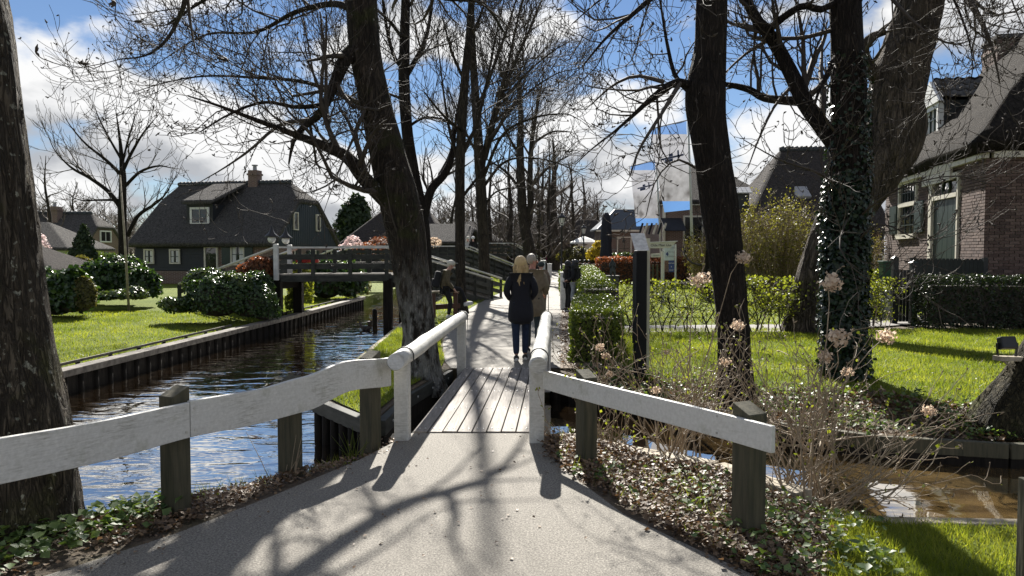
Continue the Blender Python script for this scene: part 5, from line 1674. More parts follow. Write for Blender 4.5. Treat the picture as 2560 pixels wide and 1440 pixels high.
# the trees between the bridges
MIDP = dict(wander=0.16, up=0.26, ratio=0.58, gap=(0.27, 0.22, 0.2), minr=0.0082, maxlvl=3, angle=(0.4, 1.0), maxlen=(3.0, 1.5, 0.7), buds=0.25, bud=0.02, rise=0.25)
tree('dark straight trunk directly behind the leaning ash', 'ash_tree', 24.5,
     [(1066, 655, .22), (1062, 600, .19), (1052, 520, .18), (1034, 430, .18), (1018, 330, .18), (1010, 200, .175), (1012, 90, .16), (1014, 0, .14), (1018, -150, .11), (1020, -330, .07)],
     [[(1060, 540, .15), (1078, 475, .135), (1112, 435, .12), (1130, 388, .09), (1136, 330, .06), (1150, 240, .035)],
      [(1012, 195, .10), (1040, 148, .08), (1066, 90, .06), (1080, 10, .045), (1092, -90, .02)],
      [(1016, 320, .05), (1060, 295, .04), (1110, 300, .03), (1150, 330, .015)],
      [(1014, 180, .08), (985, 140, .06), (965, 60, .05), (950, -60, .03)],
      [(1020, 360, .05), (960, 330, .035, 1), (860, 330, .025, 1), (760, 400, .012, 1)],
      [(1010, 100, .06), (960, 40, .04, -1), (880, -10, .03, -1.5), (780, 0, .015, -2)],
      [(1012, 250, .05), (930, 215, .035, 1), (800, 140, .025, 2), (680, 130, .015, 2)],
      [(1014, 30, .05), (1050, -30, .035), (1090, -120, .02)]],
     M['bark_dark'], M['twig'], 31, MIDP, 60, 18, None, None, 1)
tree('slim tall ash behind the bench near the footbridge ramp', 'ash_tree', 22.8,
     [(1157, 800, .22), (1154, 760, .165), (1151, 680, .15), (1150, 560, .145), (1150, 430, .145), (1155, 310, .135), (1162, 200, .125), (1172, 100, .11), (1179, 0, .10), (1184, -150, .08), (1186, -380, .05)],
     [[(1152, 420, .06), (1125, 330, .045), (1110, 240, .03), (1098, 140, .02), (1085, 60, .01)],
      [(1160, 380, .06), (1195, 300, .05), (1222, 180, .036), (1240, 90, .025), (1260, 0, .015)],
      [(1158, 330, .05), (1110, 290, .035, -1), (1060, 230, .02, -1.2)],
      [(1164, 210, .05), (1130, 130, .035), (1105, 40, .02)],
      [(1150, 500, .05), (1185, 455, .04), (1212, 420, .03), (1260, 395, .018)],
      [(1170, 110, .05), (1200, 40, .035), (1235, -60, .02)]],
     M['bark_mid'], M['twig'], 32, MIDP, 70, 18, (-0.1, 0.7, 0.3), None, 1)
BIGP = dict(MIDP, gap=(0.29, 0.26, 0.23), minr=0.0098, maxlen=(3.0, 1.5, 0.7))
tree('tall ash with upswept limbs between the first two footbridges', 'ash_tree', 32.0,
     [(1213, 700, .27), (1210, 640, .23), (1207, 560, .225), (1201, 450, .22), (1196, 360, .2), (1189, 250, .17), (1182, 130, .14), (1178, 20, .12), (1175, -150, .08)],
     [[(1203, 440, .11), (1220, 340, .10), (1246, 260, .09), (1290, 150, .065), (1330, 60, .045), (1370, -40, .025)],
      [(1212, 400, .10), (1232, 320, .085), (1262, 200, .06), (1285, 90, .045), (1310, -20, .03)],
      [(1192, 280, .09), (1222, 200, .07), (1262, 90, .05), (1290, 0, .035)],
      [(1206, 450, .075), (1255, 340, .055, -1), (1330, 296, .04, -1.5), (1410, 285, .025, -2), (1450, 300, .012, -2)],
      [(1206, 470, .07), (1262, 405, .05), (1330, 395, .035), (1400, 410, .025), (1460, 440, .012)],
      [(1240, 280, .06), (1310, 190, .045), (1380, 130, .03), (1430, 100, .015)],
      [(1222, 360, .06), (1290, 260, .045, 1), (1380, 190, .03, 1), (1450, 170, .014, 1)],
      [(1200, 400, .06), (1160, 320, .04), (1120, 220, .025)],
      [(1206, 520, .05), (1240, 480, .035), (1290, 470, .025), (1340, 480, .012)]],
     M['bark_mid'], M['twig'], 33, BIGP, 60, 18, (-0.1, 0.8, 0.25), None, 3)
FARP = dict(wander=0.15, up=0.22, ratio=0.52, gap=(0.6, 0.5, 0.42), minr=0.016, maxlvl=3, angle=(0.4, 1.0), maxlen=(3.2, 1.7, 0.8), buds=0.0, rise=0.25)
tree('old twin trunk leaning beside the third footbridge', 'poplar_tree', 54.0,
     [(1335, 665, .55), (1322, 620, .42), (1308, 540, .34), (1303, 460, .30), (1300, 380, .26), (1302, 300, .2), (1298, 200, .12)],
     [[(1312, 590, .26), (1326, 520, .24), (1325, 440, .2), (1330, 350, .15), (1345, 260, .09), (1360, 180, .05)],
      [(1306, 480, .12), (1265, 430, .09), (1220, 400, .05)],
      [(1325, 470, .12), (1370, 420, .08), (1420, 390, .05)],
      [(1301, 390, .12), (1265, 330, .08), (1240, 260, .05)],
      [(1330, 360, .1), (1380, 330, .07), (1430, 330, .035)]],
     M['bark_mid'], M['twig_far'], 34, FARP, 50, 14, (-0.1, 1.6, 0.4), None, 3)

# right-hand trees
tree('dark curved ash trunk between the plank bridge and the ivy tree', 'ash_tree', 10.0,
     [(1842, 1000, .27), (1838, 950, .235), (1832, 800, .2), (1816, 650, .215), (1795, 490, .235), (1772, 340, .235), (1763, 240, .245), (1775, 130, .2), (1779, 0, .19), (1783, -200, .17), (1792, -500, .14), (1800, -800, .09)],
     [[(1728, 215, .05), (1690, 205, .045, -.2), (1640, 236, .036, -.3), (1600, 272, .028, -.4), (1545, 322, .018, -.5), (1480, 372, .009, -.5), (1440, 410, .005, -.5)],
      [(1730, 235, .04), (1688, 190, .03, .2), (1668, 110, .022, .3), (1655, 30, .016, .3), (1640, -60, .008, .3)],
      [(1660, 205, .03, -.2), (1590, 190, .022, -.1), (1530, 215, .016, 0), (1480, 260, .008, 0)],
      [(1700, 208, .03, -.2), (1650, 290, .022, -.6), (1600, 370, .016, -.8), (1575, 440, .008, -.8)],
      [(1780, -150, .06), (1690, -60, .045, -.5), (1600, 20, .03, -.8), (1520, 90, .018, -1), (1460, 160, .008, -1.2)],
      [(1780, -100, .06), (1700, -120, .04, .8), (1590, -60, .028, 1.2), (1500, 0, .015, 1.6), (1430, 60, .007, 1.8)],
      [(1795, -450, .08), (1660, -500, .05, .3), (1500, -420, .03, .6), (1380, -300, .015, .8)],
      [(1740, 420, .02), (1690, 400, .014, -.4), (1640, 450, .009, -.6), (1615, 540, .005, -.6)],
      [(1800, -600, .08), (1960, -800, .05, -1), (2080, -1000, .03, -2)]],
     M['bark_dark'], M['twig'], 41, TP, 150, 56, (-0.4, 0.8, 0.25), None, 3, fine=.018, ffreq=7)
ivy_tr = [(2116, 1020, .30), (2112, 950, .265), (2110, 800, .245), (2112, 650, .26), (2116, 480, .255), (2121, 320, .24), (2119, 150, .225), (2112, 0, .205), (2108, -200, .18), (2098, -500, .13), (2090, -800, .08)]
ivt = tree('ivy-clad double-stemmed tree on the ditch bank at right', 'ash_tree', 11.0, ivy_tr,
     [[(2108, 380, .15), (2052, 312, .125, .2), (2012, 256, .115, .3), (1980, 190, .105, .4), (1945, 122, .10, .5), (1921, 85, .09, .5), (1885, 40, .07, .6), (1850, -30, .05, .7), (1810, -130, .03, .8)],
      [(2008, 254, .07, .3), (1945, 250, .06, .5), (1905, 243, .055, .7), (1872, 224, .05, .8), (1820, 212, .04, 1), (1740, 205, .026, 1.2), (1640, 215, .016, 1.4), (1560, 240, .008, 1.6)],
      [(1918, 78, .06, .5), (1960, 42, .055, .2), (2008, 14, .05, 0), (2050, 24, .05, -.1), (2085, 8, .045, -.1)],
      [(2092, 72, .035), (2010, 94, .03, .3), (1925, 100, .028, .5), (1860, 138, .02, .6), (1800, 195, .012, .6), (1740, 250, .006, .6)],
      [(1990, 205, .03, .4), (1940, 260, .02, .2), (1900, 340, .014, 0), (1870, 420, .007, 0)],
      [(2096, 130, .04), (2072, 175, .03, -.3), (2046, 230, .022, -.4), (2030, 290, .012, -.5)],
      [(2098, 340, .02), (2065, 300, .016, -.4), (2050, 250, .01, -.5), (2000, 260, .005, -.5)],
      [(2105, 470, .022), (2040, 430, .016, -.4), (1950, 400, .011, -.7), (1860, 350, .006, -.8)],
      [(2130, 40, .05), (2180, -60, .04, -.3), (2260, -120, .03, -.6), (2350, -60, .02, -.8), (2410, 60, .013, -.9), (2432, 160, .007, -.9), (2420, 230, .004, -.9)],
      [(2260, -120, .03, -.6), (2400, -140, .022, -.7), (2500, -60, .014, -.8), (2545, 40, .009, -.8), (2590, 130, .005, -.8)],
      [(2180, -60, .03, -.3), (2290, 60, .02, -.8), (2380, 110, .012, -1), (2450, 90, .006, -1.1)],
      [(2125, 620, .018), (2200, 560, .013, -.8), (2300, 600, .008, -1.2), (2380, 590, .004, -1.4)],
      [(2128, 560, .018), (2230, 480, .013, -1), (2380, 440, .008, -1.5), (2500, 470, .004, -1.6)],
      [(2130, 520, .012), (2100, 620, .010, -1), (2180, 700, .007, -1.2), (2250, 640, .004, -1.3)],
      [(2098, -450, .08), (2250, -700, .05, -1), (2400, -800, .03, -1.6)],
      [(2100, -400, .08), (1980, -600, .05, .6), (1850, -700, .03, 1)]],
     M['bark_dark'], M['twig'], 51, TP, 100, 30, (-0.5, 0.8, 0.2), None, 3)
# ivy on its trunk
rng = np.random.default_rng(9)
R_ = catmull(px3(ivy_tr, 11.0), 120)
P, Nn = [], []
for k in range(15000):
    i = int(rng.integers(0, 84))
    x, y, z, r = R_[i]
    if z > 4.6: continue
    th = rng.uniform(0, 2 * math.pi)
    dens = 1.0 if z < 2.9 else 0.42 - 0.12 * (z - 2.9)
    if z > 3 and math.cos(th) < 0.2: dens *= 0.35
    if rng.random() > dens: continue
    g = 1 + 0.24 * abs(mnoise.noise(Vector((math.cos(th) * 2, math.sin(th) * 2, z * 1.5)))) * (1.6 if z < 2.6 else 0.6)
    rr = r * g + rng.uniform(0, 0.06)
    P.append((x + math.cos(th) * rr, y + math.sin(th) * rr, z)); Nn.append((math.cos(th), math.sin(th), 0.45))
P = np.array(P); Nn = np.array(Nn) + rng.normal(0, 0.4, (len(P), 3))
o = leaves('ivy', P, Nn, 0.066, M['ivy'], ivt, rng, 0.4); o['kind'] = 'stuff'

TPO = dict(MIDP, minr=0.007)
tree('massive furrowed old trunk leaning right behind the ivy tree', 'poplar_tree', 17.5,
     [(2020, 835, .60), (2028, 770, .50), (2062, 640, .46), (2118, 520, .52), (2190, 420, .60), (2233, 335, .66), (2236, 250, .60), (2262, 150, .54), (2292, 40, .50), (2318, -80, .46), (2345, -300, .38), (2370, -600, .25)],
     [[(2200, 205, .17), (2168, 160, .14, -.3), (2160, 120, .11, -.5), (2180, 92, .09, -.6), (2215, 80, .06, -.7)],
      [(2310, 0, .14), (2380, -40, .10, -1), (2440, 30, .06, -1.6), (2480, 120, .03, -2), (2500, 210, .012, -2)],
      [(2330, -200, .16), (2450, -240, .1, -.5), (2560, -120, .06, -1), (2620, 40, .03, -1.2)],
      [(2350, -400, .14), (2200, -500, .09, 1), (2050, -420, .05, 2)]],
     M['bark_old'], M['twig'], 61, TPO, 200, 90, (-0.1, 1.2, 0.2), None, 2, fine=.06, ffreq=8)
# mossy leaning bole at the right edge
t = thing('mossy_trunk', 'mossy leaning tree foot at the right edge carrying a floodlight', 'tree', (5.75, 8.7, 0))
trunkmesh('trunk', [(5.75, 8.75, -.35, .60), (5.86, 8.75, 0.0, .47), (6.02, 8.75, .4, .34), (6.25, 8.8, .85, .30), (6.75, 8.9, 1.7, .28), (7.5, 9.0, 3.2, .24), (8.3, 9.1, 6, .14)], M['bark_moss'], t, 110, 60, 71, 0.12, 0.06, None, .06, 7)

# across the canal
OPENP = dict(wander=0.14, up=0.16, ratio=0.6, gap=(0.42, 0.36, 0.32), minr=0.0115, maxlvl=3, angle=(0.35, 0.9), maxlen=(2.6, 1.3, 0.6), buds=0.1, bud=0.025, rise=0.2)
tree('round-crowned bare tree in the garden across the canal', 'walnut_tree', 39.0,
     [(310, 660, .26), (308, 600, .22), (306, 520, .2), (307, 450, .17), (306, 420, .14), (302, 370, .09), (296, 320, .05), (290, 280, .02)],
     [[(303, 520, .13), (272, 480, .11), (225, 445, .085), (180, 420, .055), (140, 380, .03), (120, 340, .015)],
      [(306, 440, .10), (265, 400, .08), (215, 360, .05), (180, 320, .03), (160, 290, .012)],
      [(306, 430, .09), (330, 380, .07), (360, 330, .045), (385, 300, .02)],
      [(308, 470, .09), (350, 430, .07), (395, 415, .045), (430, 420, .02)],
      [(318, 590, .10), (345, 540, .09), (380, 515, .07), (410, 490, .04), (440, 440, .02)],
      [(304, 400, .07), (270, 340, .05), (245, 290, .03), (235, 260, .012)],
      [(306, 410, .06), (320, 350, .045), (335, 300, .025), (345, 268, .01)],
      [(300, 500, .07), (250, 500, .05), (200, 500, .03), (160, 480, .012)]],
     M['bark_dark'], M['twig'], 71, OPENP, 40, 12, None, None, 2)

def wild_tree(label, name, px, pyb, y, h, r, seed, P, lean=0.0, mat='bark_mid', tw='twig_far', group=None, nl=9, spread=0.5, bole=0.35, updir=0.7):
    b = at(px, pyb, y); b.z = 0
    t = thing(name, label, 'tree', b, group)
    g = random.Random(seed)
    top = (b.x + lean * h, y, h)
    C = [(b.x, y, -0.2, r * 1.25), (b.x + lean * h * .1 + g.gauss(0, .05), y, h * .14, r), (b.x + lean * h * .45 + g.gauss(0, .15), y, h * .45, r * .72), (b.x + lean * h * .75 + g.gauss(0, .2), y, h * .72, r * .42), (top[0], y, h * 0.95, r * .12)]
    trunkmesh('trunk', C, M[mat], t, 24, 10, seed)
    tb = Tubes()
    RS = catmull(C, 24)
    for i in range(nl):
        f = bole + (0.97 - bole) * (i + g.random()) / nl
        k = int(f * 23)
        q = RS[k]
        a = g.uniform(0, 2 * math.pi)
        el = g.uniform(0.25, 0.9) * updir + 0.5 * f * updir
        d = (math.cos(a) * math.cos(el), math.sin(a) * math.cos(el), math.sin(el))
        grow(tb, g, q[:3], d, h * spread * (1.15 - f) * g.uniform(.75, 1.2), q[3] * .6, 0, P)
    tb.build('crown', M[tw], t)
    return t
BG = dict(wander=0.16, up=0.16, ratio=0.46, gap=(0.5, 0.42, 0.4), minr=0.016, maxlvl=3, angle=(0.4, 1.0), maxlen=(3.4, 1.8, 0.8), buds=0.0, rise=0.2)
GRP = 'bare trees beyond the canal houses'
for k, (px, y, h, r, lab, lean) in enumerate([
        (122, 58, 9.5, .17, 'thin birch left of the round-crowned tree across the canal', 0.0),
        (75, 62, 8.0, .15, 'fine-twigged birch half hidden by the lichened trunk', 0.02),
        (200, 66, 8.2, .14, 'slender birch directly above the distant thatched roof', 0.0),
        (430, 68, 7.0, .14, 'small bare tree between the round crown and the big thatched roof', 0.0)]):
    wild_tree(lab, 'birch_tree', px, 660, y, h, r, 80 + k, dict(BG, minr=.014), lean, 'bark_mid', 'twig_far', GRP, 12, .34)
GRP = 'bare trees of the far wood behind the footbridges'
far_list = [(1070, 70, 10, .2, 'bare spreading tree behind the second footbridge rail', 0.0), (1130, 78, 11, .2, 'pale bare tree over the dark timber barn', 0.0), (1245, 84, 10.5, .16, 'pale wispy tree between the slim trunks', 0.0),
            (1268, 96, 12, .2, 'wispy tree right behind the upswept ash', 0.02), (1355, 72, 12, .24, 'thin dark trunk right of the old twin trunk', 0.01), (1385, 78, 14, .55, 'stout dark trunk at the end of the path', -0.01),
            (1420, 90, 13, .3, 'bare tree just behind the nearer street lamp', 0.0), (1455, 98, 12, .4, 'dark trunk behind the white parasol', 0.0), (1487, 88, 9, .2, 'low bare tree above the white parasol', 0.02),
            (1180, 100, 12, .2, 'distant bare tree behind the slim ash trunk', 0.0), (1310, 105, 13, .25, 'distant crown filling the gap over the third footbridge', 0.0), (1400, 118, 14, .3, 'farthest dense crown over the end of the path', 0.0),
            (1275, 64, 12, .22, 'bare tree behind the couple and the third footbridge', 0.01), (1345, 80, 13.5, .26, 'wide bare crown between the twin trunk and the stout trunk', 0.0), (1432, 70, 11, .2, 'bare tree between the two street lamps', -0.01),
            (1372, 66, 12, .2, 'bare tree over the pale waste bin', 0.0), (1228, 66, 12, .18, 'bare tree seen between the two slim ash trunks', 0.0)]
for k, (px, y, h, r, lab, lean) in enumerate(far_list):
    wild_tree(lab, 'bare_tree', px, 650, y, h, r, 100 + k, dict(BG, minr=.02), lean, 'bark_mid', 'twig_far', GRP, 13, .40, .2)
wild_tree('slim pale sapling on the ramp of the third footbridge', 'birch_tree', 1288, 700, 44, 4.2, .055, 140, dict(BG, minr=.009, gap=(.4, .35, .3), maxlen=(1, .5, .3)), 0, 'bark_left', 'twig_far', None, 12, .3, .3)
wild_tree('young lime tree beside the far waste bin', 'lime_tree', 1348, 690, 58, 6.2, .09, 141, dict(BG, minr=.012, gap=(.5, .4, .3), maxlen=(1.6, .8, .4)), 0, 'bark_mid', 'twig_far', None, 14, .34, .3)
wild_tree('small crooked bare tree before the dark farmhouse', 'apple_tree', 1770, 640, 33, 5.2, .12, 142, dict(BG, minr=.011, gap=(.5, .4, .3), maxlen=(1.6, .8, .4), wander=.25), 0.05, 'bark_dark', 'twig', None, 12, .42, .3)

# far-off wood: one mass of thin stems and twigs at the horizon
tb = Tubes(); g = random.Random(6)
for i in range(620):
    y = g.uniform(120, 190)
    px = g.choice((g.uniform(850, 1560), g.uniform(1000, 1520), g.uniform(40, 480)))
    x = (px - 1280) / F * y
    if i % 9 == 0: x = g.uniform(-140, 150)
    h = g.uniform(4.5, 12.5)
    tb.add([(x, y, -.2), (x + g.gauss(0, .3), y, h * .5), (x + g.gauss(0, .5), y, h)], [.12, .08, .02], 4)
    for k in range(16):
        z = h * g.uniform(.15, .95)
        a = g.uniform(0, 6.28); l = g.uniform(.8, 2.6)
        p1 = (x + math.cos(a) * l * .5, y + math.sin(a) * l * .5, z + l * .35); p2 = (x + math.cos(a) * l, y + math.sin(a) * l, z + l * .9)
        tb.add([(x, y, z), p1, p2], [.05, .04, .025], 3)
        for j in range(3):
            b = g.uniform(0, 6.28); m = g.uniform(.5, 1.2)
            tb.add([p1, (p1[0] + math.cos(b) * m * .6, p1[1] + math.sin(b) * m * .6, p1[2] + m * .3), (p1[0] + math.cos(b) * m, p1[1] + math.sin(b) * m, p1[2] + m * .8)], [.03, .028, .02], 3)
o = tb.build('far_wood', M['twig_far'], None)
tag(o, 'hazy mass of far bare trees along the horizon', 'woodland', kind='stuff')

# ------------------------------------------------------------------ hedges and shrubs
def hedge(label, name, foot, z0, z1, leaf, n, mat, seed, jit=0.06, corem='twig', cat='hedge', core_in=0.13, group=None, sidefill=1.0, wav=0.05, stems=0):
    """clipped hedge over a quadrilateral plan foot = [a, b, c, d] (counter-clockwise)"""
    rng = np.random.default_rng(seed)
    ft = [Vector((p[0], p[1], 0)) for p in foot]
    cen = sum(ft, Vector()) / 4
    t = thing(name, label, cat, (cen.x, cen.y, z0), group)
    inner = []
    for i in range(4):
        p = ft[i]
        d = (cen - p)
        inner.append(p + Vector((math.copysign(min(core_in, abs(d.x) * .6), d.x), math.copysign(min(core_in, abs(d.y) * .6), d.y), 0)))
    mb = MB()
    mb.prism([p + Vector((0, 0, z0 + (0.12 if stems else 0))) for p in inner], (0, 0, z1 - z0 - core_in - (0.12 if stems else 0)))
    mb.build('dark_core', M[corem], t)  # solid twig-brown core, stands in for the shaded inside of the hedge
    Ps, Ns = [], []
    quads = []
    for i in range(4):
        a, b = ft[i], ft[(i + 1) % 4]
        nr = Vector(((b - a).y, -(b - a).x, 0)).normalized()
        if nr.dot(a - cen) < 0: nr = -nr
        quads.append((a, b - a, None, nr, (b - a).length * (z1 - z0) * sidefill))
    top_area = 0.5 * abs((ft[2] - ft[0]).cross(ft[3] - ft[1]).z)
    quads.append((None, None, None, Vector((0, 0, 1)), top_area * 1.3))
    tot = sum(q[4] for q in quads)
    for q in quads:
        k = int(n * q[4] / tot)
        if k == 0: continue
        u, v = rng.random(k), rng.random(k)
        if q[0] is not None:
            P = np.array(q[0])[None] + u[:, None] * np.array(q[1])[None]
            P[:, 2] = z0 + v * (z1 - z0)
        else:
            A, B, C, D = [np.array(p) for p in ft]
            P = (A[None] * (1 - u)[:, None] + B[None] * u[:, None]) * (1 - v)[:, None] + (D[None] * (1 - u)[:, None] + C[None] * u[:, None]) * v[:, None]
            P[:, 2] = z1
        nn = np.array(q[3])
        wob = np.array([mnoise.noise(Vector(p * 1.6)) + 0.5 * mnoise.noise(Vector(p * 5.0)) for p in P]) * wav
        P = P + nn[None] * (wob - np.abs(rng.normal(0, jit, k)) + jit * .5)[:, None]
        Ps.append(P); Ns.append(nn[None] + rng.normal(0, 0.75, (k, 3)))
    P = np.concatenate(Ps); N = np.concatenate(Ns)
    leaves('foliage', P, N, leaf, M[mat], t, rng, 0.45)
    if stems:
        tb = Tubes(); g = random.Random(seed)
        for i in range(stems):
            u, v = g.random(), g.random()
            p = (ft[0] * (1 - u) + ft[1] * u) * (1 - v) + (ft[3] * (1 - u) + ft[2] * u) * v
            grow(tb, g, (p.x, p.y, z0 - .03), (g.gauss(0, .2), g.gauss(0, .2), 1), (z1 - z0) * .9, 0.016, 1, dict(wander=.18, up=.1, ratio=.5, gap=(.2, .16, .2), minr=.005, maxlvl=3, angle=(.4, 1.0), buds=0))
        tb.build('stems', M['twig_pale'] if stems < 0 else M['twig'], t)
    return t
hedge('near boxwood hedge block beside the path at the bridge end', 'boxwood_hedge', [(0.98, 12.6), (1.80, 12.6), (2.2, 17.3), (1.42, 17.3)], 0, 0.84, 0.042, 30000, 'box', 201, jit=0.05, group='clipped boxwood hedges')
hedge('long wide boxwood hedge running along the path behind the two girls', 'boxwood_hedge', [(1.75, 19.6), (2.6, 19.6), (5.3, 50), (3.3, 50)], 0, 0.98, 0.055, 44000, 'box', 202, jit=0.06, group='clipped boxwood hedges')
hedge('short boxwood hedge end standing free on the path side under the lamp', 'boxwood_hedge', [(2.0, 31), (2.45, 31), (2.75, 38), (2.35, 38)], 0, 0.95, 0.07, 7000, 'box', 203, group='clipped boxwood hedges')
def thin_hedge(label, a, b, wid, z0, z1, seed, nst, nl, group, mat='spring', leaf=0.05):
    """young see-through hedge: many upright stems with scattered small leaves"""
    A, B = Vector((a[0], a[1], 0)), Vector((b[0], b[1], 0))
    t = thing('thin_hedge', label, 'hedge', A, group)
    g = random.Random(seed); tb = Tubes(); tips = []
    d = (B - A); L = d.length; nr = Vector((-d.y, d.x, 0)).normalized()
    for i in range(nst):
        p = A + d * ((i + g.random()) / nst) + nr * g.uniform(-.5, .5) * wid
        h = (z1 - z0) * g.uniform(.7, 1.0)
        main = [tuple(p + Vector((g.gauss(0, .05) * k, g.gauss(0, .05) * k, z0 - .05 + h * k / 4))) for k in range(5)]
        tb.add(main, [.018, .015, .012, .009, .006], 5)
        for k in range(9):
            q = Vector(main[g.choice((1, 2, 2, 3, 3, 4))])
            dd = Vector((g.gauss(0, .8), g.gauss(0, .5), g.gauss(.5, .4))).normalized()
            l = g.uniform(.2, .5)
            e = q + dd * l + Vector((0, 0, .08)); e.z = min(e.z, z1 + g.uniform(-.05, .04))
            m = q + dd * l * .5
            tb.add([tuple(q), tuple(m), tuple(e)], [.008, .006, .004], 3)
            for j in range(3):
                e2 = m.lerp(e, g.random()) + Vector((g.gauss(0, .14), g.gauss(0, .1), g.gauss(.05, .1))); e2.z = min(e2.z, z1)
                tb.add([tuple(m), tuple(e2)], [.005, .0035], 3); tips.append(e2)
            tips += [m, e, e]
    tb.build('stems', M['twig'], t)
    rng = np.random.default_rng(seed)
    T = np.array([tuple(x) for x in tips])
    w = 0.35 + 0.65 * ((T[:, 2] - z0) / (z1 - z0)).clip(0, 1) ** 1.5
    P = T[rng.choice(len(T), nl, p=w / w.sum())] + rng.normal(0, .06, (nl, 3))
    P[:, 2] = P[:, 2].clip(z0 + .1, z1 + .03)
    leaves('foliage', P, rng.normal(0, 1, P.shape) + np.array([0, -.2, .6]), leaf, M[mat], t, rng, .5)
    return t
thin_hedge('thin budding hedge left of the dark curved trunk along the garden path', (2.35, 17.2), (4.6, 17.3), .5, 0, 1.15, 211, 17, 1300, 'thin budding garden hedges')
thin_hedge('thin budding hedge between the dark curved trunk and the massive trunk', (5.0, 17.3), (6.6, 17.2), .5, 0, 1.22, 212, 13, 2200, 'thin budding garden hedges')
thin_hedge('thin budding hedge right of the ivy tree beside the garden gate', (7.6, 18.4), (9.2, 18.9), .6, 0, 1.15, 213, 12, 3000, 'thin budding garden hedges')
hedge('leafy green hedge top behind the massive trunk near the bin', 'green_hedge', [(8.9, 22.0), (10.6, 22.0), (10.8, 23.0), (9.1, 23.0)], 0, 1.25, 0.07, 5000, 'spring', 214)
hedge('dark glossy privet hedge in front of the brick house', 'privet_hedge', [(9.85, 19.0), (14.2, 18.4), (14.4, 17.5), (9.75, 18.1)][::-1], 0.02, 1.22, 0.05, 17000, 'dark_hedge', 204, jit=0.08, core_in=0.2, stems=60)
hedge('russet beech hedge along the terrace behind the statue', 'beech_hedge', [(4.9, 44.6), (12.5, 43.6), (12.6, 44.6), (5.0, 45.6)], 0, 1.5, 0.10, 12000, 'beech', 205, jit=0.1, core_in=0.25)
hedge('clipped dark green hedge behind the closed parasol', 'green_hedge', [(7.2, 57), (11.5, 57), (11.5, 58), (7.2, 58)], 0, 1.7, 0.11, 3500, 'laurel', 206, jit=0.1)
hedge('russet clipped beech hedge in the garden across the canal', 'beech_hedge', [(-19.0, 31.0), (-15.9, 31.0), (-15.6, 32.2), (-19.0, 32.2)], -0.1, 1.35, 0.09, 6500, 'beech', 207, jit=0.1, core_in=0.25)
hedge('glossy laurel hedge before the white cottage', 'laurel_hedge', [(-25.0, 39), (-20.1, 38.6), (-20.1, 39.8), (-25.0, 40.2)], -0.1, 1.7, 0.12, 5200, 'laurel_light', 208, jit=0.14, core_in=0.3)
def shrub(label, name, balls, leaf, n, mat, seed, z0=-0.1, rough=0.35, cat='shrub', group=None, corem='twig', core=0.78, upn=0.35, gaps=0.0):
    """leafy shrub: foliage spread through the outer shell of overlapping lobes [(x, y, z, rx, ry, rz)]"""
    rng = np.random.default_rng(seed)
    b0 = balls[0]
    t = thing(name, label, cat, (b0[0], b0[1], z0), group)
    area = np.array([(b[3] * b[5] + b[4] * b[5] + b[3] * b[4]) for b in balls]); area /= area.sum()
    Ps, Ns = [], []
    cm = MB()
    for b, w in zip(balls, area):
        k = int(n * w)
        d = rng.normal(size=(k, 3)); d /= np.linalg.norm(d, axis=1, keepdims=True)
        d[:, 2] = np.where(d[:, 2] < -0.55, -d[:, 2], d[:, 2])
        c = np.array(b[:3]); r = np.array(b[3:6])
        wob = np.array([mnoise.noise(Vector(c * 1.7 + x * 2.2)) * .6 + mnoise.noise(Vector(c + x * 5.5)) * .4 for x in d])
        keep = wob > (-1.0 + gaps)
        rad = 1 + rough * wob - np.abs(rng.normal(0, 0.09, k))
        P = c + d * rad[:, None] * r * (1 - .0)
        Ps.append(P[keep]); Ns.append((d / r * r.mean() + np.array([0, 0, upn]) + rng.normal(0, .6, d.shape))[keep])
        cm.ball(b[:3], 1.0, 10, 7, (b[3] * core, b[4] * core, b[5] * core))
    cm.build('dark_core', M[corem], t)  # solid dark lobes in place of branches, painted shade behind the leaves
    P, N = np.concatenate(Ps), np.concatenate(Ns)
    k = P[:, 2] > z0
    leaves('foliage', P[k], N[k], leaf, M[mat], t, rng, .45)
    return t
def bl(px, py, y, rx, rz, ry=None):
    p = at(px, py, y)
    return (p.x, p.y, p.z, rx, ry or rx * .8, rz)
shrub('round dark rhododendron at the lawn edge beside the lichened trunk', 'rhododendron', [bl(140, 745, 21.5, .85, .62), bl(180, 735, 21.2, .62, .66), bl(110, 722, 22, .7, .55)], 0.13, 6500, 'laurel', 221)
shrub('pale feathery bush hugging the right of the round rhododendron', 'spiraea_bush', [bl(212, 742, 21.0, .30, .52)], 0.07, 2200, 'olive', 222)
shrub('large glossy rhododendron around the flagpole in the far garden', 'rhododendron', [bl(285, 700, 26, .95, .72), bl(352, 716, 25.5, .62, .56), bl(240, 700, 27, .62, .62), bl(318, 682, 27, .7, .55)], 0.12, 9500, 'laurel', 223)
shrub('variegated low plants at the foot of the flagpole', 'low_shrub', [bl(300, 738, 24.0, .6, .16), bl(335, 735, 24.2, .4, .22), bl(255, 742, 24, .45, .15)], 0.09, 1600, 'laurel_light', 224)
shrub('big silvery-topped shrub on the canal bank before the footbridge', 'cotoneaster_shrub', [bl(545, 748, 20.5, .85, .60), bl(510, 708, 21.5, .55, .42), bl(620, 752, 20.8, .72, .56), bl(452, 768, 20.6, .42, .2), bl(640, 718, 21.6, .5, .46), bl(572, 716, 21.6, .62, .42), bl(660, 776, 20.9, .45, .34)], 0.07, 17000, 'laurel', 225)
shrub('russet-leaved bush at the left foot of the footbridge', 'beech_bush', [bl(650, 672, 22.6, .42, .35), bl(625, 690, 22.8, .4, .4)], 0.08, 2600, 'beech', 226)
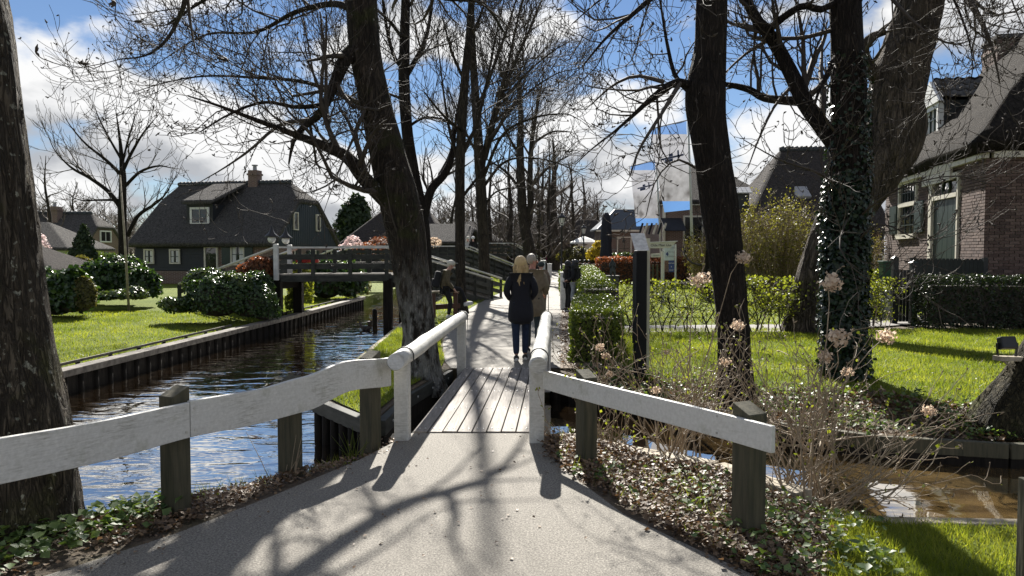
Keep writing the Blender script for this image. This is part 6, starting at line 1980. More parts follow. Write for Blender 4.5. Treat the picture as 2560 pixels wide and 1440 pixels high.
shrub('light green sprigs of silver foliage topping the bank shrub', 'silver_shrub', [bl(520, 692, 21.2, .5, .22), bl(590, 708, 20.6, .42, .26), bl(432, 760, 20.3, .36, .17)], 0.075, 2600, 'laurel_light', 227, core=.5)
shrub('yellow-green bush between the piles under the footbridge', 'spring_bush', [bl(752, 720, 25, .42, .75), bl(735, 760, 24, .25, .4)], 0.08, 2400, 'spring', 228, gaps=.5, core=.4)
shrub('dark laurel seen under the deck of the footbridge', 'laurel_shrub', [bl(815, 705, 31, 1.0, .85), bl(870, 705, 32, .8, .8), bl(780, 690, 33, .9, .9)], 0.16, 4200, 'laurel', 229)
shrub('brown twiggy bush at the far corner of the canal bank', 'twiggy_bush', [bl(898, 715, 34, .5, .65)], 0.09, 1200, 'olive', 230, core=.4)
shrub('straw-coloured grass clump between beech hedge and rhododendron', 'grass_clump', [bl(205, 690, 29, .55, .7)], 0.12, 1600, 'olive', 231)
shrub('small dark cone-shaped conifer before the distant brick house', 'conifer', [bl(208, 640, 36, .62, .55), bl(209, 610, 36, .42, .55), bl(210, 590, 36, .2, .5)], 0.11, 3600, 'conifer', 232, rough=.25)
shrub('tall dark conifer behind the big thatched house', 'conifer', [bl(890, 590, 72, 1.9, 1.9), bl(888, 545, 72, 1.5, 1.6), bl(892, 515, 72, .8, 1.0)], 0.35, 4200, 'conifer', 233, rough=.5, core=.6, gaps=.35)
shrub('pink magnolia in blossom behind the footbridge rail', 'magnolia', [bl(882, 608, 40, .42, .36), bl(862, 620, 40, .32, .22)], 0.10, 480, 'blossom', 234, core=.25, gaps=.5)
shrub('russet flowering bush beside the second footbridge', 'flowering_bush', [bl(1086, 608, 41, .35, .3)], 0.09, 300, 'petal', 235, core=.3)
shrub('reddish bushes along the far bank behind the footbridges', 'heather_bush', [bl(955, 620, 52, 1.2, .7), bl(1030, 620, 54, 1.2, .9), bl(910, 625, 50, .9, .5)], 0.12, 2600, 'beech', 236, core=.55)
shrub('yellow forsythia in flower at the terrace corner', 'forsythia', [bl(1498, 625, 56, .55, .7), bl(1483, 640, 56, .5, .5)], 0.12, 1500, 'yellow', 237, core=.4)
shrub('olive-brown hedge mass beyond the terrace guests', 'hedge_mass', [bl(1440, 640, 66, 1.2, .8), bl(1470, 642, 64, 1.4, .8), bl(1415, 645, 70, 1.0, .7)], 0.15, 3000, 'olive', 238)
shrub('pale green plants in front of the dark green hedge', 'border_plants', [bl(1565, 648, 53, .6, .45), bl(1535, 655, 52, .5, .3)], 0.13, 1300, 'laurel_light', 239)
shrub('bright white-flecked shrub by the white cottage at far left', 'magnolia', [bl(100, 608, 33, .32, .42), bl(108, 622, 32.5, .3, .3)], 0.08, 450, 'blossom', 240, core=.3, gaps=.6)
# tall budding shrub in front of the dark farmhouse
def twiggy_shrub(label, name, cen, h, w, nst, nl, leaf, mat, seed, stemmat='twig_pale', rad=.014):
    t = thing(name, label, 'shrub', (cen[0], cen[1], 0))
    g = random.Random(seed); tb = Tubes(); tips = []
    for i in range(nst):
        a = g.uniform(0, 2 * math.pi); rr = math.sqrt(g.random())
        p = (cen[0] + math.cos(a) * rr * w * .35, cen[1] + math.sin(a) * rr * w * .3, -.05)
        e = (cen[0] + math.cos(a) * rr * w, cen[1] + math.sin(a) * rr * w * .8, h * (1 - .35 * rr ** 2) * g.uniform(.75, 1.0))
        pts = [tuple(p[k] + (e[k] - p[k]) * (f if k == 2 else f ** 1.5) + g.gauss(0, .03) for k in range(3)) for f in (0, .25, .5, .75, 1)]
        tb.add(pts, [rad, rad * .85, rad * .7, rad * .5, rad * .35], 4)
        for k in range(12):
            f = g.uniform(.3, 1); j = min(3, int(f * 4))
            q = Vector(pts[j]).lerp(Vector(pts[j + 1]), f * 4 - j if f < 1 else 1)
            d = Vector((g.gauss(0, .6), g.gauss(0, .6), g.gauss(.7, .4))).normalized() * g.uniform(.25, .6)
            tb.add([tuple(q), tuple(q + d * .5 + Vector((0, 0, -.02))), tuple(q + d)], [rad * .45, rad * .38, rad * .3], 3)
            tips += [q + d * x for x in (.35, .6, .8, 1.0)]
    tb.build('stems', M[stemmat], t)
    rng = np.random.default_rng(seed)
    T = np.array([tuple(x) for x in tips])
    P = T[rng.choice(len(T), nl)] + rng.normal(0, leaf * 1.1, (nl, 3))
    leaves('foliage', P, rng.normal(0, 1, P.shape), leaf, M[mat], t, rng, .5)
    return t
c = at(1940, 640, 27); twiggy_shrub('tall yellow-green budding shrub in front of the dark farmhouse', 'budding_shrub', (c.x, c.y), 4.0, 1.95, 190, 11000, 0.06, 'olive_spring', 251)
c = at(1765, 640, 34); twiggy_shrub('grey-olive thicket beside the brick museum window', 'budding_shrub', (c.x, c.y), 3.0, 1.1, 60, 2600, 0.07, 'olive', 252)
c = at(2150, 640, 30); twiggy_shrub('olive shrub behind the ivy trunk beside the brick house', 'budding_shrub', (c.x, c.y), 3.4, 0.9, 50, 2600, 0.075, 'olive', 253)
c = at(985, 560, 52); twiggy_shrub('pale weeping twigs in front of the dark thatched house', 'weeping_shrub', (c.x, c.y), 3.6, 1.4, 60, 200, 0.06, 'olive', 254, 'twig_pale', .014)

# hydrangeas in the foreground, with dried flower heads
def flowerhead(t, p, r, seed, g):
    rng = np.random.default_rng(seed)
    k = 130
    d = rng.normal(size=(k, 3)); d /= np.linalg.norm(d, axis=1, keepdims=True)
    P = np.array(p)[None] + d * r * np.array([1, 1, .75]) * rng.uniform(.5, 1.15, (k, 1))
    return leaves('flower_head', P, d + rng.normal(0, .45, d.shape), r * .42, M['petal'], t, rng, .35)
def hydrangea(label, base, nst, reach, h, seed, heads=(), lean=(0, 0)):
    t = thing('hydrangea', label, 'shrub', base, 'bare hydrangea bushes by the ditch')
    g = random.Random(seed); tb = Tubes(); bl_ = []
    PP = dict(wander=.16, up=.10, ratio=.5, gap=(.28, .22, .18), minr=.0034, maxlvl=2, angle=(.5, 1.1), buds=.8, bud=.010, rise=.1, maxlen=(.5, .25, .12))
    for i in range(nst):
        a = g.uniform(0, 2 * math.pi); el = g.uniform(.25, 1.35)
        d = (math.cos(a) * math.cos(el) + lean[0], math.sin(a) * math.cos(el) * .8 + lean[1], math.sin(el))
        l = math.sqrt(sum(x * x for x in d)); d = tuple(x / l for x in d)
        st = (base[0] + g.gauss(0, .12), base[1] + g.gauss(0, .1), base[2] - .03)
        grow(tb, g, st, d, reach * g.uniform(.5, 1.0) * (h if el > .8 else 1), g.uniform(.006, .0105), 0, PP)
    for k, (hp, r) in enumerate(heads):
        st = Vector((base[0] + g.gauss(0, .12), base[1] + g.gauss(0, .1), base[2])); e = Vector(hp)
        pts = []
        for f in (0, .2, .4, .6, .8, 1):
            q = st.lerp(e, f); q.z = st.z + (e.z - st.z) * (1 - (1 - f) ** 1.5)
            pts.append((q.x + g.gauss(0, .015), q.y + g.gauss(0, .015), q.z))
        tb.add(pts, [.008, .007, .006, .005, .0042, .0034], 5)
        spawn(tb, g, pts, [.008, .007, .006, .005, .0042, .0034], .7, 0, PP, .3)
        flowerhead(t, hp, r, seed * 7 + k, g)
        bl_ += pts[3:]
    tb.build('stems', M['twig_pale'], t)
    rng = np.random.default_rng(seed)
    allp = np.array([p[:3] for L in tb.g.values() for br in L for p in br[-1:]])
    n = min(len(allp), 170)
    P = allp[rng.choice(len(allp), n)] + rng.normal(0, .012, (n, 3))
    o = leaves('bud_leaves', P, rng.normal(0, 1, P.shape), .028, M['spring'], t, rng, .5); o['kind'] = 'stuff'
    return t
A_ = lambda px, py, y: tuple(at(px, py, y))
hydrangea('bare hydrangea spreading behind the middle of the straight fence', (1.55, 7.15, -.15), 26, 1.35, 1.0, 301, [(A_(1750, 698, 7.4), .085), (A_(1500, 868, 7.5), .045), (A_(1845, 812, 7.2), .06), (A_(1812, 905, 7.2), .05)])
hydrangea('largest bare hydrangea right of the end fence post, hanging over the ditch', (2.35, 6.1, -.25), 44, 1.55, .95, 302, [(A_(2080, 706, 6.4), .085), (A_(2097, 843, 6.2), .085), (A_(2216, 840, 6.4), .075), (A_(2322, 1028, 6.3), .055), (A_(2062, 890, 6.3), .06)], (.25, .1))
hydrangea('bare hydrangea on the far ditch bank left of the dark curved trunk', (1.25, 10.9, -.12), 17, 1.05, 1.0, 303, [(A_(1515, 890, 10.8), .06), (A_(1525, 935, 10.9), .05), (A_(1668, 880, 10.7), .05)])
hydrangea('bare hydrangea just before the dark curved trunk', (2.2, 8.8, -.25), 24, 1.3, 1.0, 304, [(A_(1858, 645, 8.6), .085), (A_(1640, 975, 8.6), .05)])
hydrangea('low tangle of hydrangea stems at the foot of the ivy tree', (3.25, 8.3, -.28), 26, 1.3, .8, 305, [(A_(2120, 930, 8.2), .06)], (-.1, -.1))
hydrangea('small hydrangea close behind the first straight-fence post', (0.85, 7.35, -.12), 18, .75, .9, 306, [(A_(1445, 985, 7.4), .03)])

# near-bank weeds beside the canal posts
for k, (px, py, lab) in enumerate(((720, 1195, 'dry weed stems beside the middle post of the wavy fence'), (885, 1135, 'grass tuft at the foot of the last wavy-fence post'))):
    b = gp(px, py); t = thing('weed', lab, 'plant', b)
    tb = Tubes(); g = random.Random(400 + k)
    for i in range(16 if k else 9):
        l = g.uniform(.1, .24) if k else g.uniform(.15, .42)
        e = (b.x + g.gauss(0, .09), b.y + g.gauss(0, .08), l)
        s = (b.x + g.gauss(0, .03), b.y + g.gauss(0, .03), -.12)
        tb.add([s, tuple((s[j] * .45 + e[j] * .55) + (0.02 if j == 2 else 0) for j in range(3)), e], [.004, .003, .0015], 3)
    tb.build('stems', M['blade'] if k else M['twig_pale'], t)

# ------------------------------------------------------------------ people
def skinobj(name, verts, edges, mat, parent, root=0, sub=1, wob=0.0):
    """one continuous surface grown round a skeleton; verts = [(x, y, z, rx[, ry])]"""
    me = bpy.data.meshes.new(name)
    me.from_pydata([v[:3] for v in verts], edges, [])
    o = newobj(name, me, M[mat], None)
    o.parent = parent
    m = o.modifiers.new('skin', 'SKIN')
    m.use_smooth_shade = True
    if not me.skin_vertices:
        pass
    sv = me.skin_vertices[0].data
    for i, v in enumerate(verts):
        sv[i].radius = (v[3], v[4] if len(v) > 4 else v[3])
        sv[i].use_root = i == root
    s = o.modifiers.new('sub', 'SUBSURF')
    s.levels = sub; s.render_levels = sub
    return o
def lerp3(a, b, f):
    return tuple(a[i] + (b[i] - a[i]) * f for i in range(3))
def person(label, pos, rz, H, J=None, top='navy', legs='jeans', hair='blond', hairstyle='short', shoes='shoe_dark', skin='skin', coat=0.0, cap=None, group=None, detail=True, slim=1.0, headturn=0.0, bag=None, hood=False, flare=1.0):
    """pose J overrides joint places (local metres for a 1.72 m figure facing +Y)"""
    k = H / 1.72
    t = thing('person', label, 'person', pos, group)
    t.rotation_euler = (0, 0, rz)
    t.scale = (k, k, k)
    j = dict(pelvis=(0, 0, .94), waist=(0, -.01, 1.08), chest=(0, -.015, 1.28), neckb=(0, -.01, 1.43), head=(0, .02, 1.60),
             sl=(-.17, -.01, 1.40), sr=(.17, -.01, 1.40), el=(-.235, -.04, 1.14), er=(.235, -.04, 1.14), wl=(-.23, .06, .92), wr=(.23, .06, .92),
             hl=(-.09, 0, .90), hr=(.09, 0, .90), kl=(-.10, .03, .50), kr=(.10, .03, .50), al=(-.10, -.02, .09), ar=(.10, -.02, .09), fl=(-.12, .0, 0), fr=(.12, .0, 0))
    if J: j.update(J)
    w = slim
    V, E = [], []
    def v(p, r, r2=None):
        V.append((p[0], p[1], p[2], r, r2 or r)); return len(V) - 1
    def e(*ids):
        for a, b in zip(ids, ids[1:]): E.append((a, b))
    hd = Vector(j['head']); ct, st_ = math.cos(headturn), math.sin(headturn)
    fwd = Vector((st_, ct, 0)); sdw = Vector((ct, -st_, 0))
    # body: one continuous skin surface, hands included
    pel = v(j['pelvis'], .12 * w, .10); wa = v(j['waist'], .115 * w, .09); ch = v(j['chest'], .14 * w, .10); nb = v(j['neckb'], .06, .06)
    ne = v(lerp3(j['neckb'], j['head'], .45), .052, .055); h1 = v(hd + Vector((0, 0, -.045)) + fwd * .012, .066, .078); h2 = v(hd + Vector((0, 0, .045)), .074, .09); h3 = v(hd + Vector((0, 0, .105)) - fwd * .01, .045, .055)
    e(pel, wa, ch, nb, ne, h1, h2, h3)
    for s in 'lr':
        a = v(j['s' + s], .062 * w); b = v(j['e' + s], .042); c = v(j['w' + s], .028)
        e(ch, a, b, c)
        if detail:
            d = (Vector(j['w' + s]) - Vector(j['e' + s])).normalized()
            sd = d.cross(Vector((0, 1, 0.2))).normalized()
            W0 = Vector(j['w' + s])
            pm = v(W0 + d * .055, .034, .018); e(c, pm)
            bend = Vector((0, .3, 0))
            for q, ln in ((-.027, .060), (-.009, .075), (.009, .07), (.027, .052)):
                p1 = v(W0 + d * .10 + sd * q, .0095); p2 = v(W0 + (d + bend * .5).normalized() * (.10 + ln * .5) + sd * q, .0085); p3 = v(W0 + (d + bend).normalized() * (.10 + ln) + sd * q, .007)
                e(pm, p1, p2, p3)
            tw = -1 if s == 'l' else 1
            p1 = v(W0 + d * .045 - sd * .034 * tw + Vector((0, .014, 0)), .011); p2 = v(W0 + d * .085 - sd * .046 * tw + Vector((0, .026, 0)), .008)
            e(pm, p1, p2)
        a = v(j['h' + s], .085 * w); b = v(j['k' + s], .055); c = v(j['a' + s], .04)
        e(pel, a, b, c)
    body = skinobj('body', V, E, skin, t)
    if detail:              # face: nose, eyes, mouth, ears
        f = MB()
        f.ball(hd + fwd * .092 + Vector((0, 0, -.012)), .016, 8, 6, (1, 1.1, 1.3))
        for s in (-1, 1):
            f.ball(hd + sdw * (.076 * s) - fwd * .008 + Vector((0, 0, -.005)), .027, 8, 6, (.5, .8, 1.2))
        f.build('nose_and_ears', M[skin], body, True)
        g = MB()
        for s in (-1, 1):
            g.ball(hd + sdw * (.031 * s) + fwd * .077 + Vector((0, 0, .018)), .010, 7, 5)
        g.box(hd + fwd * .086 + Vector((0, 0, -.055)), (.042, .008, .008), rz=-headturn)
        g.build('eyes_and_mouth', M['dark_hair'], body, True)
    # trousers
    V, E = [], []
    pel = v(j['pelvis'], (.10 if coat else .135) * w, .09 if coat else .115)
    for s in 'lr':
        a = v(j['h' + s], (.075 if coat else .09) * w, .08 if coat else .095); m1 = v(lerp3(j['h' + s], j['k' + s], .5), .085 * w); b = v(j['k' + s], .068 * flare); m2 = v(lerp3(j['k' + s], j['a' + s], .5), .062 * flare); c = v(lerp3(j['k' + s], j['a' + s], .97), .052 * flare)
        e(pel, a, m1, b, m2, c)
    skinobj('trousers', V, E, legs, t)
    # upper garment with sleeves
    V, E = [], []
    ch = v(j['chest'], .175 * w, .125)
    n1 = v(lerp3(j['chest'], j['neckb'], .75), .10 * w, .085); n2 = v(lerp3(j['neckb'], j['head'], .2), .062, .066)
    wa = v(j['waist'], .155 * w, .118); pe = v(lerp3(j['pelvis'], j['waist'], .1), (.205 if coat else .175) * w, .15)
    e(ch, n1, n2); e(ch, wa, pe)
    if coat:
        x, y, z = j['pelvis']
        c1 = v((x, y - .01, z - coat * .5), .215 * w, .17); c2 = v((x, y - .01, z - coat), .225 * w, .18)
        e(pe, c1, c2)
    for s in 'lr':
        a = v(j['s' + s], .085 * w); m1 = v(lerp3(j['s' + s], j['e' + s], .5), .066 * w); b = v(j['e' + s], .06 * w); c = v(lerp3(j['e' + s], j['w' + s], .95), .045)
        e(n1, a, m1, b, c)
    skinobj('coat' if coat else 'jacket', V, E, top, t)
    # hair or cap
    hm = MB()
    if hairstyle == 'short':
        hm.ball(hd + Vector((0, 0, .04)) - fwd * .022, .097, 14, 10, (.88, 1.02, 1.0))
    elif hairstyle == 'long' or hairstyle == 'shoulder':
        ln = .40 if hairstyle == 'long' else .24
        hm.ball(hd + Vector((0, 0, .03)) - fwd * .022, .112, 14, 10, (.9, 1.02, 1.03))
        g = random.Random(int(H * 1000) + len(label))
        for i in range(90):
            a = math.pi + (g.random() - .5) * math.pi * 1.3
            d = (fwd * math.cos(a) + sdw * math.sin(a))
            p0 = hd + d * .072 + Vector((0, 0, .06)); p1 = hd + d * (.102 + g.uniform(0, .012)) + Vector((0, 0, -.06)); l = ln * g.uniform(.75, 1.1)
            p2 = hd + d * (.095 + g.uniform(-.05, .03)) + Vector((g.gauss(0, .012), 0, -.06 - l * .55)); p3 = hd + d * (.085 + g.uniform(-.06, .04)) + Vector((g.gauss(0, .02), 0, -.06 - l))
            hm.tube([p0, p1, p2, p3], [.020, .024, .021, .006], 5)
    if hairstyle and hairstyle != 'none':
        hm.build('hair', M[hair + '_strands'] if hair + '_strands' in M else M[hair], t, False)
        o = [c for c in t.children if c.name.startswith('hair')][-1]
        o.location = (0, 0, 0)
    if cap:
        c = MB(); c.ball(hd + Vector((0, 0, .055)) - fwd * .006, .108, 14, 10, (.9, 1.02, .85))
        c.prism([hd + fwd * .06 + sdw * .075 + Vector((0, 0, .06)), hd + fwd * .17 + sdw * .05 + Vector((0, 0, .045)), hd + fwd * .19 + Vector((0, 0, .045)), hd + fwd * .17 - sdw * .05 + Vector((0, 0, .045)), hd + fwd * .06 - sdw * .075 + Vector((0, 0, .06))], (0, 0, .014))
        c.build('cap', M[cap], t, True)
    if hood:
        MB().ball(hd + Vector((0, 0, .01)) - fwd * .02, .125, 12, 9, (.95, 1.05, 1.15)).build('hood', M[top if hood is True else hood], t, True)
    # shoes
    for s in 'lr':
        a = Vector(j['a' + s]); d = Vector(j.get('toe' + s, (0.02 if s == 'r' else -.02, 1, -.12))).normalized()
        sh = MB()
        sh.tube([a - d * .06 + Vector((0, 0, -.03)), a - d * .02 + Vector((0, 0, -.03)), a + d * .08 + Vector((0, 0, -.035)), a + d * .165 + Vector((0, 0, -.042)), a + d * .20 + Vector((0, 0, -.05))], [.034, .046, .043, .036, .018], 10)
        so_ = sh.build('shoe', M[shoes], t, True)
        MB().tube([a - d * .065 + Vector((0, 0, -.062)), a + d * .06 + Vector((0, 0, -.066)), a + d * .19 + Vector((0, 0, -.07))], [.03, .042, .03], 8).build('sole', M['shoe_white'], so_, True)
    if bag:
        b = MB().box((0, -.2, 1.18), (.30, .17, .44)).build('backpack', M[bag], t, bevel=.05)
    return t
# MB.build shifts meshes by the thing's location; people are built in local metres, so undo that shift
_newobj = newobj
def newobj(name, me, mat=None, parent=None, smooth=False):
    if parent is not None:
        r = parent
        while r.parent is not None: r = r.parent
        if r.name.startswith('person') or r.get('category') == 'bird':
            keep = LOC.get(r.name); LOC[r.name] = Vector((0, 0, 0))
            o = _newobj(name, me, mat, parent, smooth)
            LOC[r.name] = keep
            return o
    return _newobj(name, me, mat, parent, smooth)
def foot(px, py, h=0.012):
    p = gp(px, py); return (p.x, p.y, h)
person('woman with long blond hair in a long navy coat walking away on the path', foot(1302, 903), .06, 1.72,
       dict(hl=(-.085, 0, .90), kl=(-.085, -.02, .50), al=(-.08, -.10, .09), kr=(.085, .06, .50), ar=(.07, .02, .09), el=(-.245, -.05, 1.15), er=(.245, -.05, 1.15), wl=(-.17, .13, 1.0), wr=(.17, .13, 1.0)),
       'navy', 'jeans', 'blond', 'long', 'shoe_dark', coat=.36, headturn=.25, slim=1.08)
person('grey-haired man in a taupe coat beside the woman, head turned right', foot(1331, 886), -.10, 1.76,
       dict(wr=(.20, .16, 1.02), er=(.25, -.06, 1.16), kl=(-.09, .05, .5), al=(-.08, .03, .09), kr=(.10, .0, .5), ar=(.10, -.06, .09)),
       'taupe', 'jeans_grey', 'grey_hair', 'short', 'shoe_dark', 'skin_red', coat=.32, headturn=1.15, slim=1.12)
cw = person('stooped person in a tan coat and dark hat walking with a cane', foot(1352, 797), 0.0, 1.58,
       dict(chest=(0, .03, 1.26), neckb=(0, .06, 1.40), head=(.01, .11, 1.55), sl=(-.17, .03, 1.38), sr=(.17, .03, 1.38), er=(.25, .02, 1.12), wr=(.22, .14, .93)),
       'tan', 'khaki', 'grey_hair', 'none', 'shoe_dark', coat=.3, cap='teal_cloth', slim=1.1)
p = Vector(foot(1352, 797))
st = thing('cane', 'thin dark walking cane held by the stooped person in the tan coat', 'cane', (p.x + .205, p.y + .17, 0))
MB().tube([(p.x + .225, p.y + .28, .012), (p.x + .205, p.y + .17, .83), (p.x + .2, p.y + .14, .86), (p.x + .2, p.y + .08, .86)], .011, 7).build('shaft', M['black_metal'], st, True)
person('girl with long dark hair in black top and pale wide jeans by the hedge', foot(1438, 781), .95, 1.57, dict(wl=(-.12, .24, 1.05), wr=(.12, .24, 1.05)), 'black_cloth', 'pale_denim', 'dark_hair', 'long', 'shoe_white', headturn=.1, slim=.95, flare=1.35)
person('second dark-clad girl half hidden behind the girl in pale jeans', (foot(1421, 781)[0], foot(1421, 781)[1] + .25, .012), -1.2, 1.54, dict(wl=(-.10, .26, 1.1), wr=(.10, .26, 1.1)), 'black_cloth', 'black_cloth', 'dark_hair', 'long', 'shoe_dark', slim=.92)
# man resting on the low rail, one leg lifted
sm_p = gp(1120, 797)
person('man in pale cap and brown sweater half sitting on the low rail', (sm_p.x, sm_p.y, .012), -1.35, 1.72,
       dict(pelvis=(0, -.10, .80), waist=(0, -.10, .94), chest=(0, -.05, 1.14), neckb=(0, .0, 1.29), head=(0, .09, 1.45), sl=(-.17, -.03, 1.26), sr=(.17, -.03, 1.26), el=(-.23, -.03, 1.0), er=(.23, -.03, 1.0), wl=(-.16, .12, .80), wr=(.20, .14, .80),
            hl=(-.09, -.08, .78), hr=(.09, -.06, .78), kl=(-.10, .36, .80), al=(-.11, .52, .42), kr=(.10, .06, .45), ar=(.10, .0, .09), toel=(0, 1, .25)),
       'olive_cloth', 'black_cloth', 'dark_hair', 'none', 'shoe_white', cap='cap', bag=None)
bp = thing('backpack', 'black backpack on the back of the man in the pale cap', 'backpack', (sm_p.x - .30, sm_p.y, .98))
MB().box((sm_p.x - .29, sm_p.y - .06, 1.08), (.19, .32, .46), rz=.2, ry=.2, taper=.8).build('bag', M['black_cloth'], bp, bevel=.05)
MB().box((sm_p.x - .40, sm_p.y - .06, 1.0), (.07, .22, .2), rz=.2, ry=.2).build('front_pocket', M['black_cloth'], bp, bevel=.02)
for s in (-.1, .1):
    MB().tube([(sm_p.x - .2, sm_p.y + s, 1.28), (sm_p.x - .02, sm_p.y + s, 1.30), (sm_p.x + .06, sm_p.y + s, 1.12), (sm_p.x - .1, sm_p.y + s, .92)], .014, 5).build('strap', M['black_cloth'], bp, True)
# far walkers and bridge people
person('person in a magenta jacket and beige trousers walking on the far path', foot(1366, 676), .2, 1.74, None, 'magenta', 'khaki', 'dark_hair', 'short', 'shoe_dark', detail=False)
person('person in a red coat with a pale hood at the end of the path', foot(1395, 672, 0), .1, 1.72, None, 'red_cloth', 'jeans', 'grey_hair', 'short', 'shoe_white', detail=False, coat=.3, hood='white_cloth')
for px, lab, tp, cp in ((1170, 'person in a white top and white cap on the second footbridge', 'white_cloth', 'cap'), (1183, 'person in a black top and white cap on the second footbridge', 'black_cloth', 'white_cloth')):
    y = 40.5 if px < 1175 else 40.2
    person(lab, ((px - 1280) / F * y, y, .98), .4, 1.66, dict(wr=(.16, .2, 1.2)), tp, 'black_cloth', 'dark_hair', 'none', 'shoe_white', cap=cp, detail=False)
seatJ = dict(pelvis=(0, 0, .50), waist=(0, -.02, .64), chest=(0, -.01, .84), neckb=(0, .02, .99), head=(0, .06, 1.15), sl=(-.17, 0, .96), sr=(.17, 0, .96), el=(-.22, .08, .72), er=(.22, .08, .72), wl=(-.14, .28, .74), wr=(.14, .28, .74),
             hl=(-.09, .04, .50), hr=(.09, .04, .50), kl=(-.1, .44, .50), kr=(.1, .44, .50), al=(-.1, .44, .09), ar=(.1, .44, .09))
for k, (px, tp, lab) in enumerate(((1432, 'navy', 'dark-clad seated terrace guest nearest the path'), (1450, 'black_cloth', 'black-clad seated terrace guest second from the path'), (1461, 'white_cloth', 'seated terrace guest in a pale top'), (1471, 'black_cloth', 'black-clad seated terrace guest beside the pale top'))):
    y = 52 + k * .4
    person(lab, ((px - 1280) / F * y, y, .02), .5 - k * .5, 1.75, dict(seatJ), tp, 'black_cloth', 'dark_hair', 'short', 'shoe_dark', detail=False, group='guests seated on the terrace')
    ch = thing('terrace_chair', ('dark terrace chair under the ' + lab)[:80], 'chair', ((px - 1280) / F * y, y, 0), 'terrace chairs')
    cx = (px - 1280) / F * y
    MB().box((cx, y, .43), (.44, .44, .05)).build('seat', M['fence_black'], ch)
    for a in (-.19, .19):
        for b in (-.19, .19):
            MB().box((cx + a, y + b, .2), (.04, .04, .42)).build('leg', M['fence_black'], ch)
for k, (px, tp, sk) in enumerate(((1309, 'tan', 0), (1322, 'black_cloth', .6), (1336, 'black_cloth', -.5))):
    y = 43 + k
    person(('brown', 'black', 'dark')[k] + '-clad ' + ('visitor resting by the ramp of the second footbridge', 'visitor crouching beside the third footbridge ramp', 'visitor leaning on the low bench rail further up')[k], ((px - 1280) / F * y, y, 0.02), sk, 1.7, dict(seatJ), tp, 'black_cloth', 'dark_hair', 'short', 'shoe_dark', detail=False, group='visitors sitting by the footbridge ramps')

# low rail where the man sits
rb = thing('low_rail', 'low pale-topped brown rail on the grass under the leaning ash', 'fence', gp(1095, 800))
a_, b_ = at(1078, 745, 21.2), at(1145, 735, 21.9)
a_.z = b_.z = .72
MB().beam(a_, b_, .16, .06).build('top_plank', M['pale_beam'], rb, bevel=.01)
MB().beam((a_.x - .2, a_.y, .30), (b_.x + .05, b_.y, .30), .05, .14).build('lower_plank', M['red_wood'], rb)
for f in (0.08, .9):
    q = a_.lerp(b_, f); MB().box((q.x, q.y, .33), (.12, .12, .72)).build('post', M['red_wood'], rb)
# ducks
def duck(label, px, py, rz):
    p = gp(px, py, WZ); p.z = WZ
    t = thing('duck', label, 'bird', p, 'ducks on the canal'); t.rotation_euler = (0, 0, rz)
    V = [(0, 0, .05, .085, .075), (0, .11, .06, .075, .065), (0, .2, .10, .04), (0, .225, .18, .032), (0, .25, .235, .042, .048), (0, -.13, .07, .05, .05), (0, -.23, .10, .018)]
    skinobj('body', V, [(0, 1), (1, 2), (2, 3), (3, 4), (0, 5), (5, 6)], 'duck', t)
    MB().box((0, .32, .225), (.03, .07, .014), taper=.7).build('bill', M['yellow'], t)
duck('dark duck swimming alone left of the mooring post', 915, 826, 1.0)
duck('second duck swimming close behind the mooring post', 929, 811, -.5)

# ------------------------------------------------------------------ street furniture, banners, signs
def fontobj(name, txt, size, mat, parent, p, ex, ez, mirror=False, align='CENTER'):
    """flat lettering in the plane spanned by ex (reading direction) and ez (up)"""
    cu = bpy.data.curves.new(name, 'FONT')
    cu.body = txt; cu.size = size; cu.align_x = align; cu.align_y = 'CENTER'; cu.extrude = 0.002
    cu.materials.append(M[mat])
    tmp = link(bpy.data.objects.new('tmp_text', cu))
    bpy.context.view_layer.update()
    me = bpy.data.meshes.new_from_object(tmp.evaluated_get(bpy.context.evaluated_depsgraph_get()))
    bpy.data.objects.remove(tmp)
    o = link(bpy.data.objects.new(name, me))
    o.parent = parent
    ex = Vector(ex).normalized(); ez = Vector(ez).normalized(); n = ex.cross(ez)
    if mirror: ex = -ex
    Mx = Matrix(((ex.x, ez.x, n.x, 0), (ex.y, ez.y, n.y, 0), (ex.z, ez.z, n.z, 0), (0, 0, 0, 1)))
    o.matrix_local = Matrix.Translation(Vector(p) - origin(parent)) @ Mx
    return o
